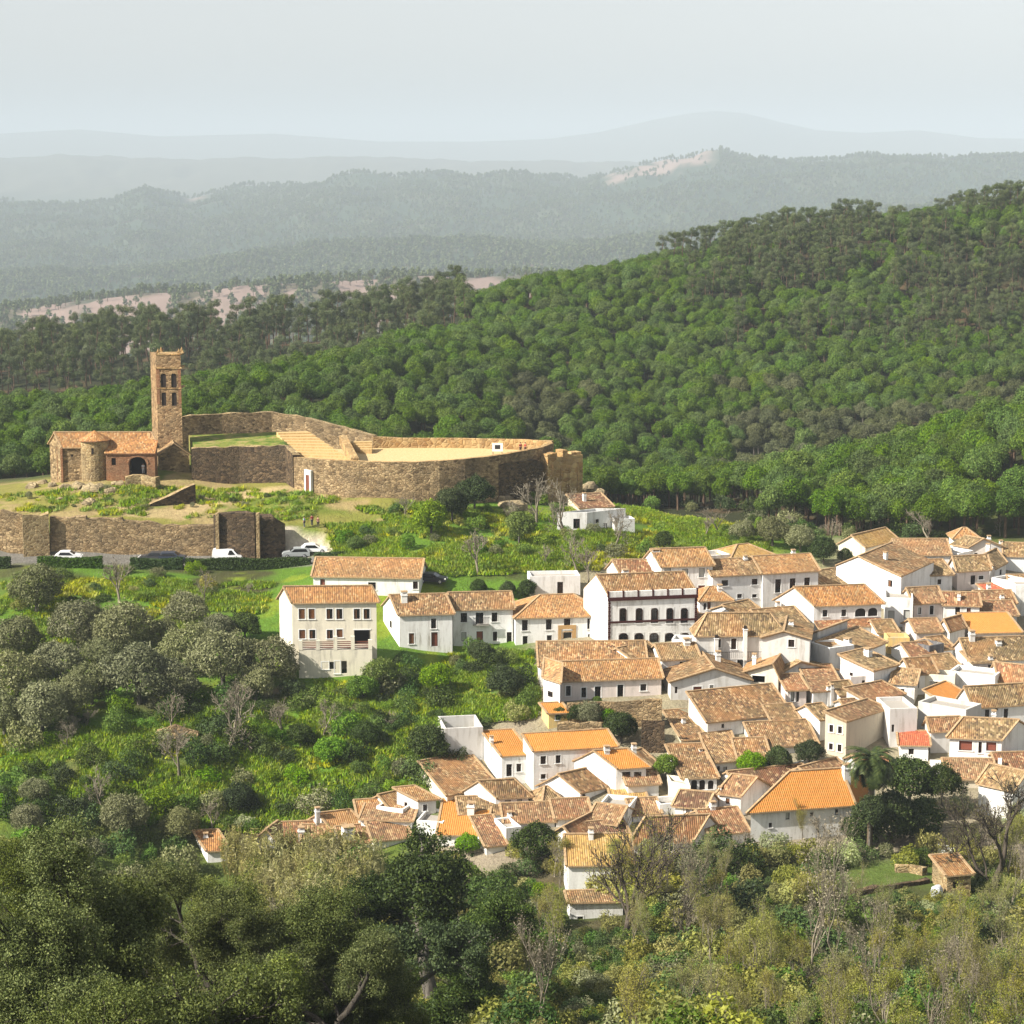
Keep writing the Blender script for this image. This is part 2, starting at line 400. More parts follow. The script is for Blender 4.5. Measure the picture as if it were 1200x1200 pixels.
def ground_colours():
    X, Y = GX, GY; p = pxof(X, Y)
    fw = Y * CT - GZ * ST; py = 600 - F * (Y * ST + GZ * CT) / np.maximum(fw, 1)
    n1 = fbm(X / 14, Y / 14, 4); n2 = fbm(X / 4 + 40, Y / 4, 3); n3 = fbm(X / 40 + 9, Y / 40, 3)
    C = np.zeros(X.shape + (3,))
    def put(mask, c): C[...] = C * (1 - mask[..., None]) + lin(c) * mask[..., None]
    put(np.ones(X.shape), (0.060, 0.062, 0.022))                                   # scrubby hillside
    put(sstep(0.45, 0.6, n1), (0.075, 0.105, 0.022))
    put(sstep(0.55, 0.7, n2) * 0.6, (0.10, 0.075, 0.04))
    # green slopes between 250 and 345 m
    g = sstep(235, 262, Y) * (1 - sstep(348, 372, Y))
    put(g * sstep(0.30, 0.45, n1), (0.085, 0.17, 0.016))
    put(g * sstep(0.52, 0.66, n2) * 0.9, (0.17, 0.23, 0.018))
    put(g * sstep(0.58, 0.7, n3) * 0.7, (0.10, 0.085, 0.04))
    # castle meadow
    md = sstep(335, 341, Y) * (1 - sstep(372, 382, Y)) * (1 - sstep(430, 520, p))
    put(md, (0.21, 0.20, 0.045)); put(md * sstep(0.5, 0.65, n1), (0.12, 0.16, 0.022)); put(md * sstep(0.48, 0.62, n2), (0.30, 0.235, 0.10))
    # worn track across the meadow
    def band(pts, w, c, k=1.0):
        q = [hit(a, b, 190 if b > 1000 else 250, 420) for a, b in pts]
        m = np.zeros(X.shape)
        for a, b in zip(q[:-1], q[1:]):
            ab = b[:2] - a[:2]; L2 = (ab ** 2).sum()
            t = np.clip(((X - a[0]) * ab[0] + (Y - a[1]) * ab[1]) / L2, 0, 1)
            d = np.hypot(X - a[0] - t * ab[0], Y - a[1] - t * ab[1])
            m = np.maximum(m, 1 - sstep(w * 0.6, w, d))
        put(m * k, c)
    band([(150, 600), (210, 603), (240, 590), (300, 578), (352, 573)], 3.0, (0.40, 0.31, 0.15), 0.9)
    band([(336, 636), (372, 642), (402, 649), (440, 662)], 1.6, (0.50, 0.44, 0.33))
    band([(-20, 655), (150, 656), (300, 657), (380, 656)], 4.0, (0.16, 0.15, 0.13))
    band([(0, 905), (50, 893), (120, 884), (170, 868)], 1.0, (0.28, 0.30, 0.06))
    band([(160, 870), (230, 840), (340, 805)], 0.8, (0.26, 0.22, 0.14))
    # village ground
    v = sstep(232, 240, Y) * (1 - sstep(352, 362, Y)) * sstep(560, 600, p - (py - 830) * -0.55) * (1 - sstep(330, 342, Y) * (1 - sstep(940, 1000, p)))
    put(v * 0.85, (0.30, 0.25, 0.18))
    band([(995, 1042), (1030, 1030), (1062, 1020)], 5.0, (0.09, 0.14, 0.025), .7); band([(1045, 1075), (1080, 1070)], 4.0, (0.10, 0.18, 0.02))
    # pine woods
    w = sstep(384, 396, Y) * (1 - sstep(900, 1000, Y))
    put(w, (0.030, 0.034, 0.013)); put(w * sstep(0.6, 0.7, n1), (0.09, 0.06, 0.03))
    # distant country
    f = sstep(930, 1100, Y)
    k1 = fbm(X / 85 + 3, Y / 260, 4); k2 = fbm(X / 300 + 5, Y / 500 + 2, 4)
    put(f, (0.035, 0.055, 0.028)); put(f * sstep(0.5, 0.62, k1), (0.06, 0.075, 0.035))
    r1 = f * sstep(1900, 2050, Y) * (1 - sstep(2620, 2760, Y)) * (1 - sstep(780, 1000, p))
    put(r1 * sstep(0.30, 0.42, k1), (0.235, 0.175, 0.145)); put(r1 * sstep(0.55, 0.62, k1), (0.11, 0.10, 0.06))
    for a, b, y0, y1 in [(700, 835, 7600, 8560), (222, 258, 7900, 8520), (100, 150, 8250, 8560), (0, 60, 8300, 8540), (440, 520, 8350, 8540), (612, 640, 4400, 4700), (845, 872, 4300, 4600), (1070, 1110, 8200, 8500), (540, 600, 8380, 8540)]:
        m = sstep(a, a + 18, p) * (1 - sstep(b - 18, b, p)) * sstep(y0, y0 + 120, Y) * (1 - sstep(y1 - 60, y1 + 60, Y))
        put(m * sstep(0.36, 0.5, k1), (0.25, 0.185, 0.15))
    put(sstep(10500, 12000, Y), (0.09, 0.09, 0.06))
    return C
GC = ground_colours()
nr = len(rows)
ii = (np.arange(nr - 1)[:, None] * NA + np.arange(NA - 1)[None]).ravel()
quads = np.c_[ii, ii + 1, ii + NA + 1, ii + NA]
gm = NT('hillside_ground')
at = gm.n('ShaderNodeAttribute', attribute_name='soil'); gp = gm.n('ShaderNodeNewGeometry').outputs['Position']
gn = gm.noise(0.55, gp, 6, 0.75); gn2 = gm.noise(2.6, gp, 4, 0.7)
gh = gm.n('ShaderNodeHueSaturation'); gm.l(at.outputs['Color'], gh.inputs['Color'])
gm.l(gm.math('ADD', 0.15, gm.math('MULTIPLY', gm.math('ADD', gn, gm.math('MULTIPLY', gn2, .6)), 1.1)), gh.inputs['Value'])
gm.l(gm.math('ADD', 0.47, gm.math('MULTIPLY', gn2, 0.05)), gh.inputs['Hue'])
gm.color(gh.outputs[0]); gm.bump(gm.math('ADD', gn, gn2), 0.35, 0.8)
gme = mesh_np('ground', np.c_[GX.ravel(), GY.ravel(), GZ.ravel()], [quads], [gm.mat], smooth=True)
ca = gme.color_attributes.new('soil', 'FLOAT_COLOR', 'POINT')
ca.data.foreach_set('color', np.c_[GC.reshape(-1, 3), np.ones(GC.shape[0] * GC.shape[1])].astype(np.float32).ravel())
ground = tag(link('ground', gme), kind='structure')
# ------------------------------------------------------------------ houses
TONES = {'new': (.55, .23, .055, .10), 'org': (.42, .20, .072, .65), 'mot': (.28, .155, .072, .95), 'moss': (.25, .165, .078, 1.0),
         'rust': (.27, .122, .062, .85), 'dark': (.16, .08, .05, .8), 'och': (.48, .30, .10, .5), 'red': (.44, .11, .055, .4)}
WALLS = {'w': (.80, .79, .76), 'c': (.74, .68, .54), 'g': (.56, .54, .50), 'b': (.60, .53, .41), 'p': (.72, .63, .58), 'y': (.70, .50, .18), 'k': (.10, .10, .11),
         'q': (.62, .60, .57)}  # q: greyed whitewash; on shaded fronts the shade is in this colour
_wcache = {}
def window_meshes(w, h, t):
    """frame mesh, pane mesh (local: x across, z up from the sill, outside is -y)"""
    key = (round(w, 1), round(h, 1), t)
    if key in _wcache: return _wcache[key]
    w, h = max(key[0], .3), max(key[1], .3)
    f, p = MB(), MB()
    fm = {'a': TIMBER, 'o': TIMBER}.get(t, TIMBER)
    x0, x1 = -w / 2, w / 2
    arch = t in 'aAB'
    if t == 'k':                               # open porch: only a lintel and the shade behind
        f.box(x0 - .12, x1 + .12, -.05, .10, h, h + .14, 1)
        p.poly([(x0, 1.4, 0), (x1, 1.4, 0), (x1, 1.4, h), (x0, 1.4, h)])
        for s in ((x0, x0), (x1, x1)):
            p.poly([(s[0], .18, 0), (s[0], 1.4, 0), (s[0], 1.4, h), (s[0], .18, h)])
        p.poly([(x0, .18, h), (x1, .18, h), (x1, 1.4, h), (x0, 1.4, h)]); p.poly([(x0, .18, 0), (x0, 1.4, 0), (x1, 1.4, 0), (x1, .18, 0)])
    else:
        fw = .07
        if t not in 'nB':
            tw = .11                             # pale band round the opening
            for b in ((x0 - tw, x0, 0, h), (x1, x1 + tw, 0, h), (x0 - tw, x1 + tw, h, h + tw)): f.box(b[0], b[1], -.025, .03, b[2], b[3], 1)
            if t not in 'oq': f.box(x0 - .16, x1 + .16, -.09, .05, -.09, 0, 1)
        yb = .13
        for b in () if t == 'B' else ((x0, x0 + fw, 0, h), (x1 - fw, x1, 0, h), (x0 + fw, x1 - fw, h - fw, h), (x0 + fw, x1 - fw, 0, fw)): f.box(b[0], b[1], yb - .03, yb + .05, b[2], b[3], 0)
        if t in 'dna': f.box(-.03, .03, yb - .02, yb + .04, fw, h - fw, 0); f.box(x0 + fw, x1 - fw, yb - .02, yb + .03, h * .66, h * .66 + .05, 0)
        if t == 's' or t == 'h':
            for k in range(int((h - .2) / .16)): f.box(x0 + fw, -.02, yb - .05, yb, .1 + k * .16, .2 + k * .16, 2)
            if t == 's':
                for k in range(int((h - .2) / .16)): f.box(.02, x1 - fw, yb - .05, yb, .1 + k * .16, .2 + k * .16, 2)
        if arch:
            n = 10; c = h - .34 * w; rr = .34 * w
            T = [(x0 + (x1 - x0) * i / n, c + rr * math.sqrt(max(0, 1 - (2 * i / n - 1) ** 2))) for i in range(n + 1)]
            for (a, za), (b, zb) in zip(T[:-1], T[1:]):
                f.poly([(a, -.004, za), (b, -.004, zb), (b, -.004, h + .02), (a, -.004, h + .02)], 1)
                f.poly([(a, -.004, za), (a, yb, za), (b, yb, zb), (b, -.004, zb)], 1)
                if t == 'a':
                    f.hexa([(a, -.05, za - .12), (b, -.05, zb - .12), (b, .02, zb - .12), (a, .02, za - .12), (a, -.05, za), (b, -.05, zb), (b, .02, zb), (a, .02, za)], 0)
            if t == 'a':
                for xa, xb in ((x0, x0 + .13), (x1 - .13, x1)): f.box(xa, xb, -.05, .02, 0, c, 0)
        p.poly([(x0, yb + .02, 0), (x1, yb + .02, 0), (x1, yb + .02, h), (x0, yb + .02, h)])
        if t == 'o':
            p = MB(); p.box(x0 + fw, x1 - fw, yb - .01, yb + .03, 0.02, h - fw)
            for k in range(2): p.box(x0 + .16 + k * (w / 2 - .08), -.06 + k * (w / 2 - .04), yb - .03, yb - .005, .25, h * .8)
    pm = {'k': DARK, 'o': DOORW, 'b': BLIND, 'r': REDBL, 's': BROWN, 'h': GLASS, 'A': DARK, 'B': DARK}.get(t, GLASS)
    fmesh = f.build('window_frame', [fm, ST_TOWER if t == 'B' else (TRIMO if t == 'q' else TRIMW), BROWN], data_only=True)
    pmesh = p.build('pane', pm, data_only=True)
    _wcache[key] = (fmesh, pmesh); return _wcache[key]

def put_window(root, x, y, z, rot, w, h, t):
    f, p = window_meshes(w, h, t)
    nm, pn = ('door', 'door_leaf') if t in 'oq' else (('porch', 'porch_recess') if t == 'k' else ('window', 'pane'))
    fo = link(nm, f, root, (x, y, z), rot)
    link(pn, p, fo)
    return fo

def wall_face(mb, a, b, z0, top, ops, m=0, depth=.17):
    """a->b (outside on the right-hand side); top: list of (t, z) along a..b; ops: (u0,u1,v0,v1) in metres from a and z"""
    a, b = np.array(a, float), np.array(b, float)
    L = np.linalg.norm(b - a); d = (b - a) / L; nin = np.array((-d[1], d[0]))
    Q = lambda u, z, k=0.0: (a[0] + d[0] * u + nin[0] * k, a[1] + d[1] * u + nin[1] * k, z)
    zt_ = lambda u: float(np.interp(u / L, [t for t, _ in top], [z for _, z in top]))
    lo = min(z for _, z in top)
    us = sorted({0.0, L, *[o[0] for o in ops], *[o[1] for o in ops], *[t * L for t, _ in top]})
    vs = sorted({z0, *[o[2] for o in ops], *[o[3] for o in ops]})
    for u0, u1 in zip(us[:-1], us[1:]):
        if u1 - u0 < 1e-5: continue
        um = (u0 + u1) / 2
        for i, v0 in enumerate(vs):
            v1 = vs[i + 1] if i + 1 < len(vs) else None
            if v1 is None: mb.poly([Q(u0, v0), Q(u1, v0), Q(u1, zt_(u1)), Q(u0, zt_(u0))], m); continue
            if any(o[0] - 1e-6 < um < o[1] + 1e-6 and o[2] - 1e-6 < (v0 + v1) / 2 < o[3] + 1e-6 for o in ops): continue
            mb.poly([Q(u0, v0), Q(u1, v0), Q(u1, v1), Q(u0, v1)], m)
    for u0, u1, v0, v1 in ops:
        for A_, B_ in (((u0, v0), (u1, v0)), ((u1, v0), (u1, v1)), ((u1, v1), (u0, v1)), ((u0, v1), (u0, v0))):
            mb.poly([Q(*A_), Q(*B_), Q(*B_, depth), Q(*A_, depth)], m)

def roof_panel(mb, c, thick=.17, seed=0, sag=.05, m=0):
    """tiled slope from its corners eave-left, eave-right, top-right, top-left"""
    c = [np.array(p, float) for p in c]
    eu = c[1] - c[0]; lu = np.linalg.norm(eu); eu = eu / lu
    up = (c[3] + c[2] - c[0] - c[1]) / 2; up = up - eu * (up @ eu); lv = np.linalg.norm(up) + 1e-6; up = up / lv
    nx, ny = max(2, int(lu / 1.1)), max(2, int(lv / 1.1))
    G = {}
    r = random.Random(seed)
    ph = r.random() * 9
    for j in range(ny + 1):
        for i in range(nx + 1):
            s, t = i / nx, j / ny
            p = (c[0] * (1 - s) + c[1] * s) * (1 - t) + (c[3] * (1 - s) + c[2] * s) * t
            w = math.sin(PI * t) * (0.6 + .4 * math.sin(s * 7 + ph)) * sag + (r.random() - .5) * .035 + math.sin(s * 5 + ph) * .02
            q = p.copy(); q[2] -= w
            G[i, j] = (q, ((p - c[0]) @ eu, (p - c[0]) @ up))
    for j in range(ny):
        for i in range(nx):
            k = [(i, j), (i + 1, j), (i + 1, j + 1), (i, j + 1)]
            mb.poly([G[a][0] for a in k], m, [G[a][1] for a in k])
    dz = np.array((0, 0, thick))
    ring = [(i, 0) for i in range(nx)] + [(nx, j) for j in range(ny)] + [(i, ny) for i in range(nx, 0, -1)] + [(0, j) for j in range(ny, 0, -1)]
    for a, b in zip(ring, ring[1:] + ring[:1]):
        mb.poly([G[a][0] - dz, G[b][0] - dz, G[b][0], G[a][0]], 1)
    mb.poly([c[3] - dz, c[2] - dz, c[1] - dz, c[0] - dz], 1)

HLOG = []
def H(A, B, base, label, dep=7.0, C=None, roof='g', rise=1.5, tone='mot', wall='w', win=(), chim=(), ap=.5, os=.28, cat='house', name='village_house', group=None, found=5.0,
      D=None, extra=None, ridge=True, wmat=None):
    g = hit(A[0], base) if D is None else P(A[0], base, D)
    D0 = g[1]
    a = P(A[0], A[1], D0); s = pix(a)[2]
    b = on_plane(B[0], B[1], a[2])
    ab = (b - a)[:2]; L = float(np.hypot(*ab)); yaw = math.atan2(ab[1], ab[0])
    if abs(yaw) > R(62):                                   # keep noisy readings sane
        yaw = math.copysign(R(62), yaw)
        L = abs(b[0] - a[0]) / math.cos(yaw) if abs(b[0] - a[0]) > 1 else L
    h = max(1.8, a[2] - g[2])
    ca_, sa_ = math.cos(yaw), math.sin(yaw)
    side = None
    if C is not None:
        c = on_plane(C[0], C[1], a[2])
        if C[0] < A[0]: side = 'l'; v = (c - a)[:2]
        else: side = 'r'; v = (c - np.array((a[0] + L * ca_, a[1] + L * sa_, a[2])))[:2]
        bx, by = float(v[0] * ca_ + v[1] * sa_), float(-v[0] * sa_ + v[1] * ca_)
        if by < 2.5: by = 2.5
        if by > 13: bx *= 13 / by; by = 13
    else: bx, by = 0.0, dep
    zb = a[2] - h
    root = tag(empty(name, (a[0], a[1], zb), yaw), label, cat, group)
    HLOG.append((label[:34], round(D0), round(L, 1), round(by, 1), round(bx, 1), round(h, 1), round(math.degrees(yaw))))
    P4 = [(0, 0), (L, 0), (L + bx, by), (bx, by)]
    # roof height over the plan in (s, t)
    def zr(s, t):
        if roof == 'g': return rise * (1 - abs(2 * t - 1))
        if roof == 'f': return rise * (s / ap if s < ap else (1 - s) / (1 - ap))
        if roof == 'sb': return rise * t
        if roof == 'sf': return rise * (1 - t)
        if roof == 'sl': return rise * (1 - s)
        if roof == 'sr': return rise * s
        return 0.0
    par = .45 if roof == 'flat' else 0.0
    tops = [[(0, 0)], [], [], []]
    edge = [lambda q: (q, 0), lambda q: (1, q), lambda q: (1 - q, 1), lambda q: (0, 1 - q)]
    for k in range(4):
        st_ = sorted({0.0, 1.0, *([ap] if (roof == 'f' and k == 0) else []), *([1 - ap] if (roof == 'f' and k == 2) else []), *([.5] if (roof == 'g' and k in (1, 3)) else [])})
        tops[k] = [(q, h + par + zr(*edge[k](q)) - (.05 if roof not in ('flat',) else 0)) for q in st_]
    ops = [[], [], [], []]
    Ls = [L, math.hypot(bx, by), L, math.hypot(bx, by)]
    wins = []
    for (cx, cy, w, hh, t) in win:
        wm, hm = max(.35, w / s), max(.4, hh / s)
        lo, hi = min(A[0], B[0]), max(A[0], B[0])
        if lo - 1 <= cx <= hi + 1:
            f = (cx - A[0]) / (B[0] - A[0]); k = 0; u = f * L
            yl = A[1] + (B[1] - A[1]) * f
            if yaw < -.3 or yaw > .3: wm = wm / max(.5, math.cos(yaw))
        elif side == 'l' and cx < A[0]:
            f = (A[0] - cx) / (A[0] - C[0]); k = 3; u = Ls[3] - f * Ls[3]; yl = A[1] + (C[1] - A[1]) * f; wm *= 1.3
        elif side == 'r' and cx > B[0]:
            f = (cx - B[0]) / (C[0] - B[0]); k = 1; u = f * Ls[1]; yl = B[1] + (C[1] - B[1]) * f; wm *= 1.3
        else: continue
        z = h - (cy - yl) / s
        u = min(max(u, wm / 2 + .15), Ls[k] - wm / 2 - .15)
        v0 = z - hm / 2
        o = (round(u - wm / 2, 3), round(u + wm / 2, 3), round(v0, 3), round(min(v0 + hm, h - .12), 3))
        if o[3] - o[2] < .3 or any(not (o[1] < q[0] - .05 or o[0] > q[1] + .05 or o[3] < q[2] - .05 or o[2] > q[3] + .05) for q in ops[k]): continue
        ops[k].append(o); wins.append((k, u, o, t))
    if not win and roof != 'flat' and L > 5 and wmat is None and rnd.random() < .75:
        for q in sorted(rnd.sample([.16, .38, .62, .84], rnd.choice((1, 2, 2, 3)))):
            u = q * L; o = (round(u - .4, 3), round(u + .4, 3), round(h - 1.75, 3), round(h - .7, 3))
            if o[0] > .2 and o[1] < L - .2 and h > 2.2: ops[0].append(o); wins.append((0, u, o, rnd.choice('dddbsh')))
    mb = MB()
    for k in range(4): wall_face(mb, P4[k], P4[(k + 1) % 4], -found, tops[k], ops[k])
    if roof == 'flat':
        fl = h - (3.6 if 'roofless' in label else .05); q = [(*p, fl) for p in P4]; mb.poly(q, 1)
        cen = np.mean(np.array(P4), 0)
        for k in range(4):                                   # parapet: coping and inner face
            p, n_ = np.array(P4[k]), np.array(P4[(k + 1) % 4])
            pi, ni = p + (cen - p) * min(.3, .35 / np.linalg.norm(cen - p)), n_ + (cen - n_) * min(.3, .35 / np.linalg.norm(cen - n_))
            mb.poly([(*p, h + par), (*n_, h + par), (*ni, h + par), (*pi, h + par)])
            mb.poly([(*ni, h + par), (*ni, fl), (*pi, fl), (*pi, h + par)])
    wc = WALLS[wall]
    jit = 1 + (rnd.random() - .5) * .07
    mb.build('wall', [wmat or WASH, CONC], root, col=(wc[0] * jit, wc[1] * jit, wc[2] * jit, 1))
    for k, u, o, t in wins:
        p, q = np.array(P4[k]), np.array(P4[(k + 1) % 4]); d = (q - p) / np.linalg.norm(q - p)
        pos = p + d * u
        put_window(root, pos[0], pos[1], o[2], math.atan2(d[1], d[0]), o[1] - o[0], o[3] - o[2], t)
    if roof != 'flat':
        oss, ost = os / L, os / by
        pt = lambda s_, t_, z: (s_ * L + t_ * bx, t_ * by, h + .12 + z)
        rb = MB(); rg = MB(); sd = len(HLOG) * 7
        sl = rise * 2 * ost if roof == 'g' else 0
        lines = []
        if roof == 'g':
            roof_panel(rb, [pt(-oss, -ost, -sl), pt(1 + oss, -ost, -sl), pt(1 + oss, .5, rise), pt(-oss, .5, rise)], seed=sd)
            roof_panel(rb, [pt(1 + oss, 1 + ost, -sl), pt(-oss, 1 + ost, -sl), pt(-oss, .5, rise), pt(1 + oss, .5, rise)], seed=sd + 1)
            lines = [(pt(-oss, .5, rise), pt(1 + oss, .5, rise))]
            lines += [(pt(e, -ost, -sl), pt(e, .5, rise)) for e in (-oss, 1 + oss)]
        elif roof == 'f':
            za, zb_ = -rise * oss / ap, -rise * oss / (1 - ap)
            roof_panel(rb, [pt(-oss, 1 + ost, za), pt(-oss, -ost, za), pt(ap, -ost, rise), pt(ap, 1 + ost, rise)], seed=sd)
            roof_panel(rb, [pt(1 + oss, -ost, zb_), pt(1 + oss, 1 + ost, zb_), pt(ap, 1 + ost, rise), pt(ap, -ost, rise)], seed=sd + 1)
            lines = [(pt(ap, -ost, rise), pt(ap, 1 + ost, rise)), (pt(-oss, -ost, za), pt(ap, -ost, rise)), (pt(1 + oss, -ost, zb_), pt(ap, -ost, rise))]
        elif roof == 'h':
            q = min(.42, .5 * by / L * .9); z0 = -rise * 2 * ost
            e = [pt(-oss, -ost, z0), pt(1 + oss, -ost, z0), pt(1 + oss, 1 + ost, z0), pt(-oss, 1 + ost, z0)]
            r0, r1 = pt(q, .5, rise), pt(1 - q, .5, rise)
            for kk, c4 in enumerate(([e[0], e[1], r1, r0], [e[1], e[2], r1, r1], [e[2], e[3], r0, r1], [e[3], e[0], r0, r0])): roof_panel(rb, c4, seed=sd + kk, sag=.02)
            lines = [(r0, r1), (e[0], r0), (e[1], r1), (e[2], r1), (e[3], r0)]
        else:
            zz = lambda s_, t_: {'sb': rise * t_, 'sf': rise * (1 - t_), 'sl': rise * (1 - s_), 'sr': rise * s_}[roof]
            cs = [(-oss, -ost), (1 + oss, -ost), (1 + oss, 1 + ost), (-oss, 1 + ost)]
            o_ = {'sb': 0, 'sr': 3, 'sf': 2, 'sl': 1}[roof]
            cs = cs[o_:] + cs[:o_]
            c4 = [pt(s_, t_, zz(s_, t_)) for s_, t_ in cs]
            roof_panel(rb, c4, seed=sd)
            lines = [(c4[3], c4[2]), (c4[0], c4[3]), (c4[1], c4[2])]
        t4 = TONES[tone]; j2 = 1 + (rnd.random() - .5) * .3
        if tone in ('mot', 'moss', 'rust', 'org'): k_ = rnd.random() * .5; t4 = tuple(a_ * (1 - k_) + b_ * k_ for a_, b_ in zip(t4[:3], (.37, .25, .13))) + (t4[3],)
        ro = rb.build('roof', [TILE, RIDGE], root, col=(t4[0] * j2, t4[1] * j2, t4[2] * j2, t4[3]))
        if ridge:
            for p, q in lines: rg.bar(np.array(p) + (0, 0, .03), np.array(q) + (0, 0, .03), .26, .13)
            rg.build('ridge_tiles', RIDGE, ro)
    for cdef in chim:
        cx, y0, cw = cdef[0], cdef[1], cdef[2]
        y1 = cdef[3] if len(cdef) > 3 else y0 + 9
        k = cdef[4] if len(cdef) > 4 else .4                     # how far back over the plan
        Dc = D0 + k * by * math.cos(yaw)
        w0, w1 = P(cx, y0, Dc), P(cx, y1, Dc)
        chimney(root, (w0[0], w0[1]), w1[2] - 1.6, w0[2], cw / s, (a[0], a[1], zb), yaw)
    if not chim and roof != 'flat' and wmat is None and L > 4.5 and by > 4 and rnd.random() < .55:
        q = (rnd.uniform(.15, .85), rnd.uniform(.3, .7)); lx, ly = q[0] * L + q[1] * bx, q[1] * by
        chimney(root, (a[0] + lx * ca_ - ly * sa_, a[1] + lx * sa_ + ly * ca_), zb + h - .2, zb + h + rise + rnd.uniform(.5, 1.1), rnd.choice((.5, .6, .8)), (a[0], a[1], zb), yaw)
    if extra: extra(root, L, by, h, s, wc)
    return root

_chc = {}
def chimney(root, xy, z0, z1, w, org, yaw):
    w = max(.4, round(w, 1)); hh = round(z1 - z0, 1)
    if (w, hh) not in _chc:
        m = MB(); m.box(-w / 2, w / 2, -w / 2, w / 2, 0, hh - .32)
        m.box(-w / 2 - .07, w / 2 + .07, -w / 2 - .07, w / 2 + .07, hh - .62, hh - .52)
        for sx in (-1, 1):
            for sy in (-1, 1): m.box(sx * w / 2 - (.12 if sx > 0 else 0), sx * w / 2 + (.12 if sx < 0 else 0), sy * w / 2 - (.12 if sy > 0 else 0), sy * w / 2 + (.12 if sy < 0 else 0), hh - .32, hh - .12)
        m.box(-w / 2 - .06, w / 2 + .06, -w / 2 - .06, w / 2 + .06, hh - .12, hh, 1)
        _chc[w, hh] = m.build('chimney', [WASH, RIDGE], data_only=True)
    dx, dy = xy[0] - org[0], xy[1] - org[1]
    return link('chimney', _chc[w, hh], root, (dx * math.cos(yaw) + dy * math.sin(yaw), -dx * math.sin(yaw) + dy * math.cos(yaw), z0 - org[2]), col=(.78, .77, .74, 1))
# ------------------------------------------------------------------ the village
def x_terrace(root, L, by, h, s, wc):                       # walled terrace with cellar in front of the big left house
    d, zt_, x0, x1 = 2.2, -.1, .9, L - .6
    m = MB()
    wall_face(m, (x0, -d), (x1, -d), -9, [(0, zt_), (1, zt_)], [(3.9, 4.8, -2.7, -1.7), (5.6, 6.3, -3.3, -1.6)])
    wall_face(m, (x0, 0), (x0, -d), -9, [(0, zt_), (1, zt_)], []); wall_face(m, (x1, -d), (x1, 0), -9, [(0, zt_), (1, zt_)], [])
    m.poly([(x0, -d, zt_), (x1, -d, zt_), (x1, 0, zt_), (x0, 0, zt_)], 1)
    m.build('terrace', [WASH, CONC], root, col=(*wc, 1))
    put_window(root, 4.35, -d, -2.7, 0, .9, 1.0, 'd'); put_window(root, 5.95, -d, -3.3, 0, .7, 1.7, 'd')
    n = 4
    for i in range(n + 1):
        x = x0 + (x1 - x0 - .5) * i / n
        q = MB(); q.box(x, x + .5, -d - .03, -d + .45, zt_ + .003, zt_ + 1.3 + (.5 if i in (2, 3) else 0)); q.build('terrace_pillar', WASH, root, col=(*wc, 1))
        if i < n:
            q = MB(); xe = x0 + (x1 - x0 - .5) * (i + 1) / n
            for z in (.25, .5, .75, 1.0): q.box(x + .5, xe, -d + .1, -d + .18, zt_ + z, zt_ + z + .12)
            q.build('balustrade', DOORW, root)
def x_balcony(u, z, w=2.2):
    def f(root, L, by, h, s, wc):
        m = MB(); m.box(u - w / 2, u + w / 2, -.75, -.005, z - .12, z, 1)
        for k in range(int(w / .16) + 1): m.box(u - w / 2 + k * .16, u - w / 2 + k * .16 + .04, -.74, -.70, z + .002, z + .95)
        for e in (-w / 2, w / 2 - .04): m.box(u + e, u + e + .04, -.70, 0, z + .91, z + .95)
        m.box(u - w / 2, u + w / 2, -.75, -.69, z + .95, z + 1.0); m.build('balcony', [IRON, CONC], root)
    return f
def x_trim(root, L, by, h, s, wc):                          # the hall with dark bands, quoins and posts
    m = MB()
    m.box(-.12, L + .12, -.22, -.004, h - .62, h - .30); m.box(-.08, L + .08, -.14, -.004, h - .30, h - .16)
    m.box(-.05, L + .05, -.10, -.004, h - 3.75, h - 3.48)
    m.build('cornice_band', TRIMD, root)
    for x in (-.04, L - .30):
        q = MB()
        for k in range(22): q.box(x + (.0 if k % 2 else -.02), x + (.30 if k % 2 else .36), -.07, -.003, h - 6.9 + k * .29, h - 6.9 + k * .29 + .26)
        q.build('quoin', TRIMD, root)
    p = MB(); p.box(-.02, L + .02, -.05, .30, h - .16, h + .62); p.build('parapet', WASH, root, col=(.80, .79, .76, 1))
    for k in range(7):
        q = MB(); x = L * k / 6; q.box(x - .12, x + .12, -.09, .33, h - .155, h + .68); q.build('parapet_post', TRIMD, root)
def x_portal(root, L, by, h, s, wc):
    u = L * .56; m = MB()
    m.box(u - 1.25, u - .78, -.07, -.004, -.3, 2.75); m.box(u + .78, u + 1.25, -.07, -.004, -.3, 2.75); m.box(u - 1.25, u + 1.25, -.09, -.004, 2.3, 2.85)
    m.build('stone_portal', TRIMO, root)
def x_leanto(z, d=2.2, rise=.7, tone='rust'):
    def f(root, L, by, h, s, wc):
        m = MB(); roof_panel(m, [(0, -d, z), (L, -d, z), (L, -.02, z + rise), (0, -.02, z + rise)])
        t = TONES[tone]; m.build('lean_to_roof', [TILE, RIDGE], root, col=t)
        q = MB(); q.box(.1, L - .1, -d + .25, -d + .5, -5, z - .2); q.build('lean_to_wall', WASH, root, col=(*wc, 1))
    return f
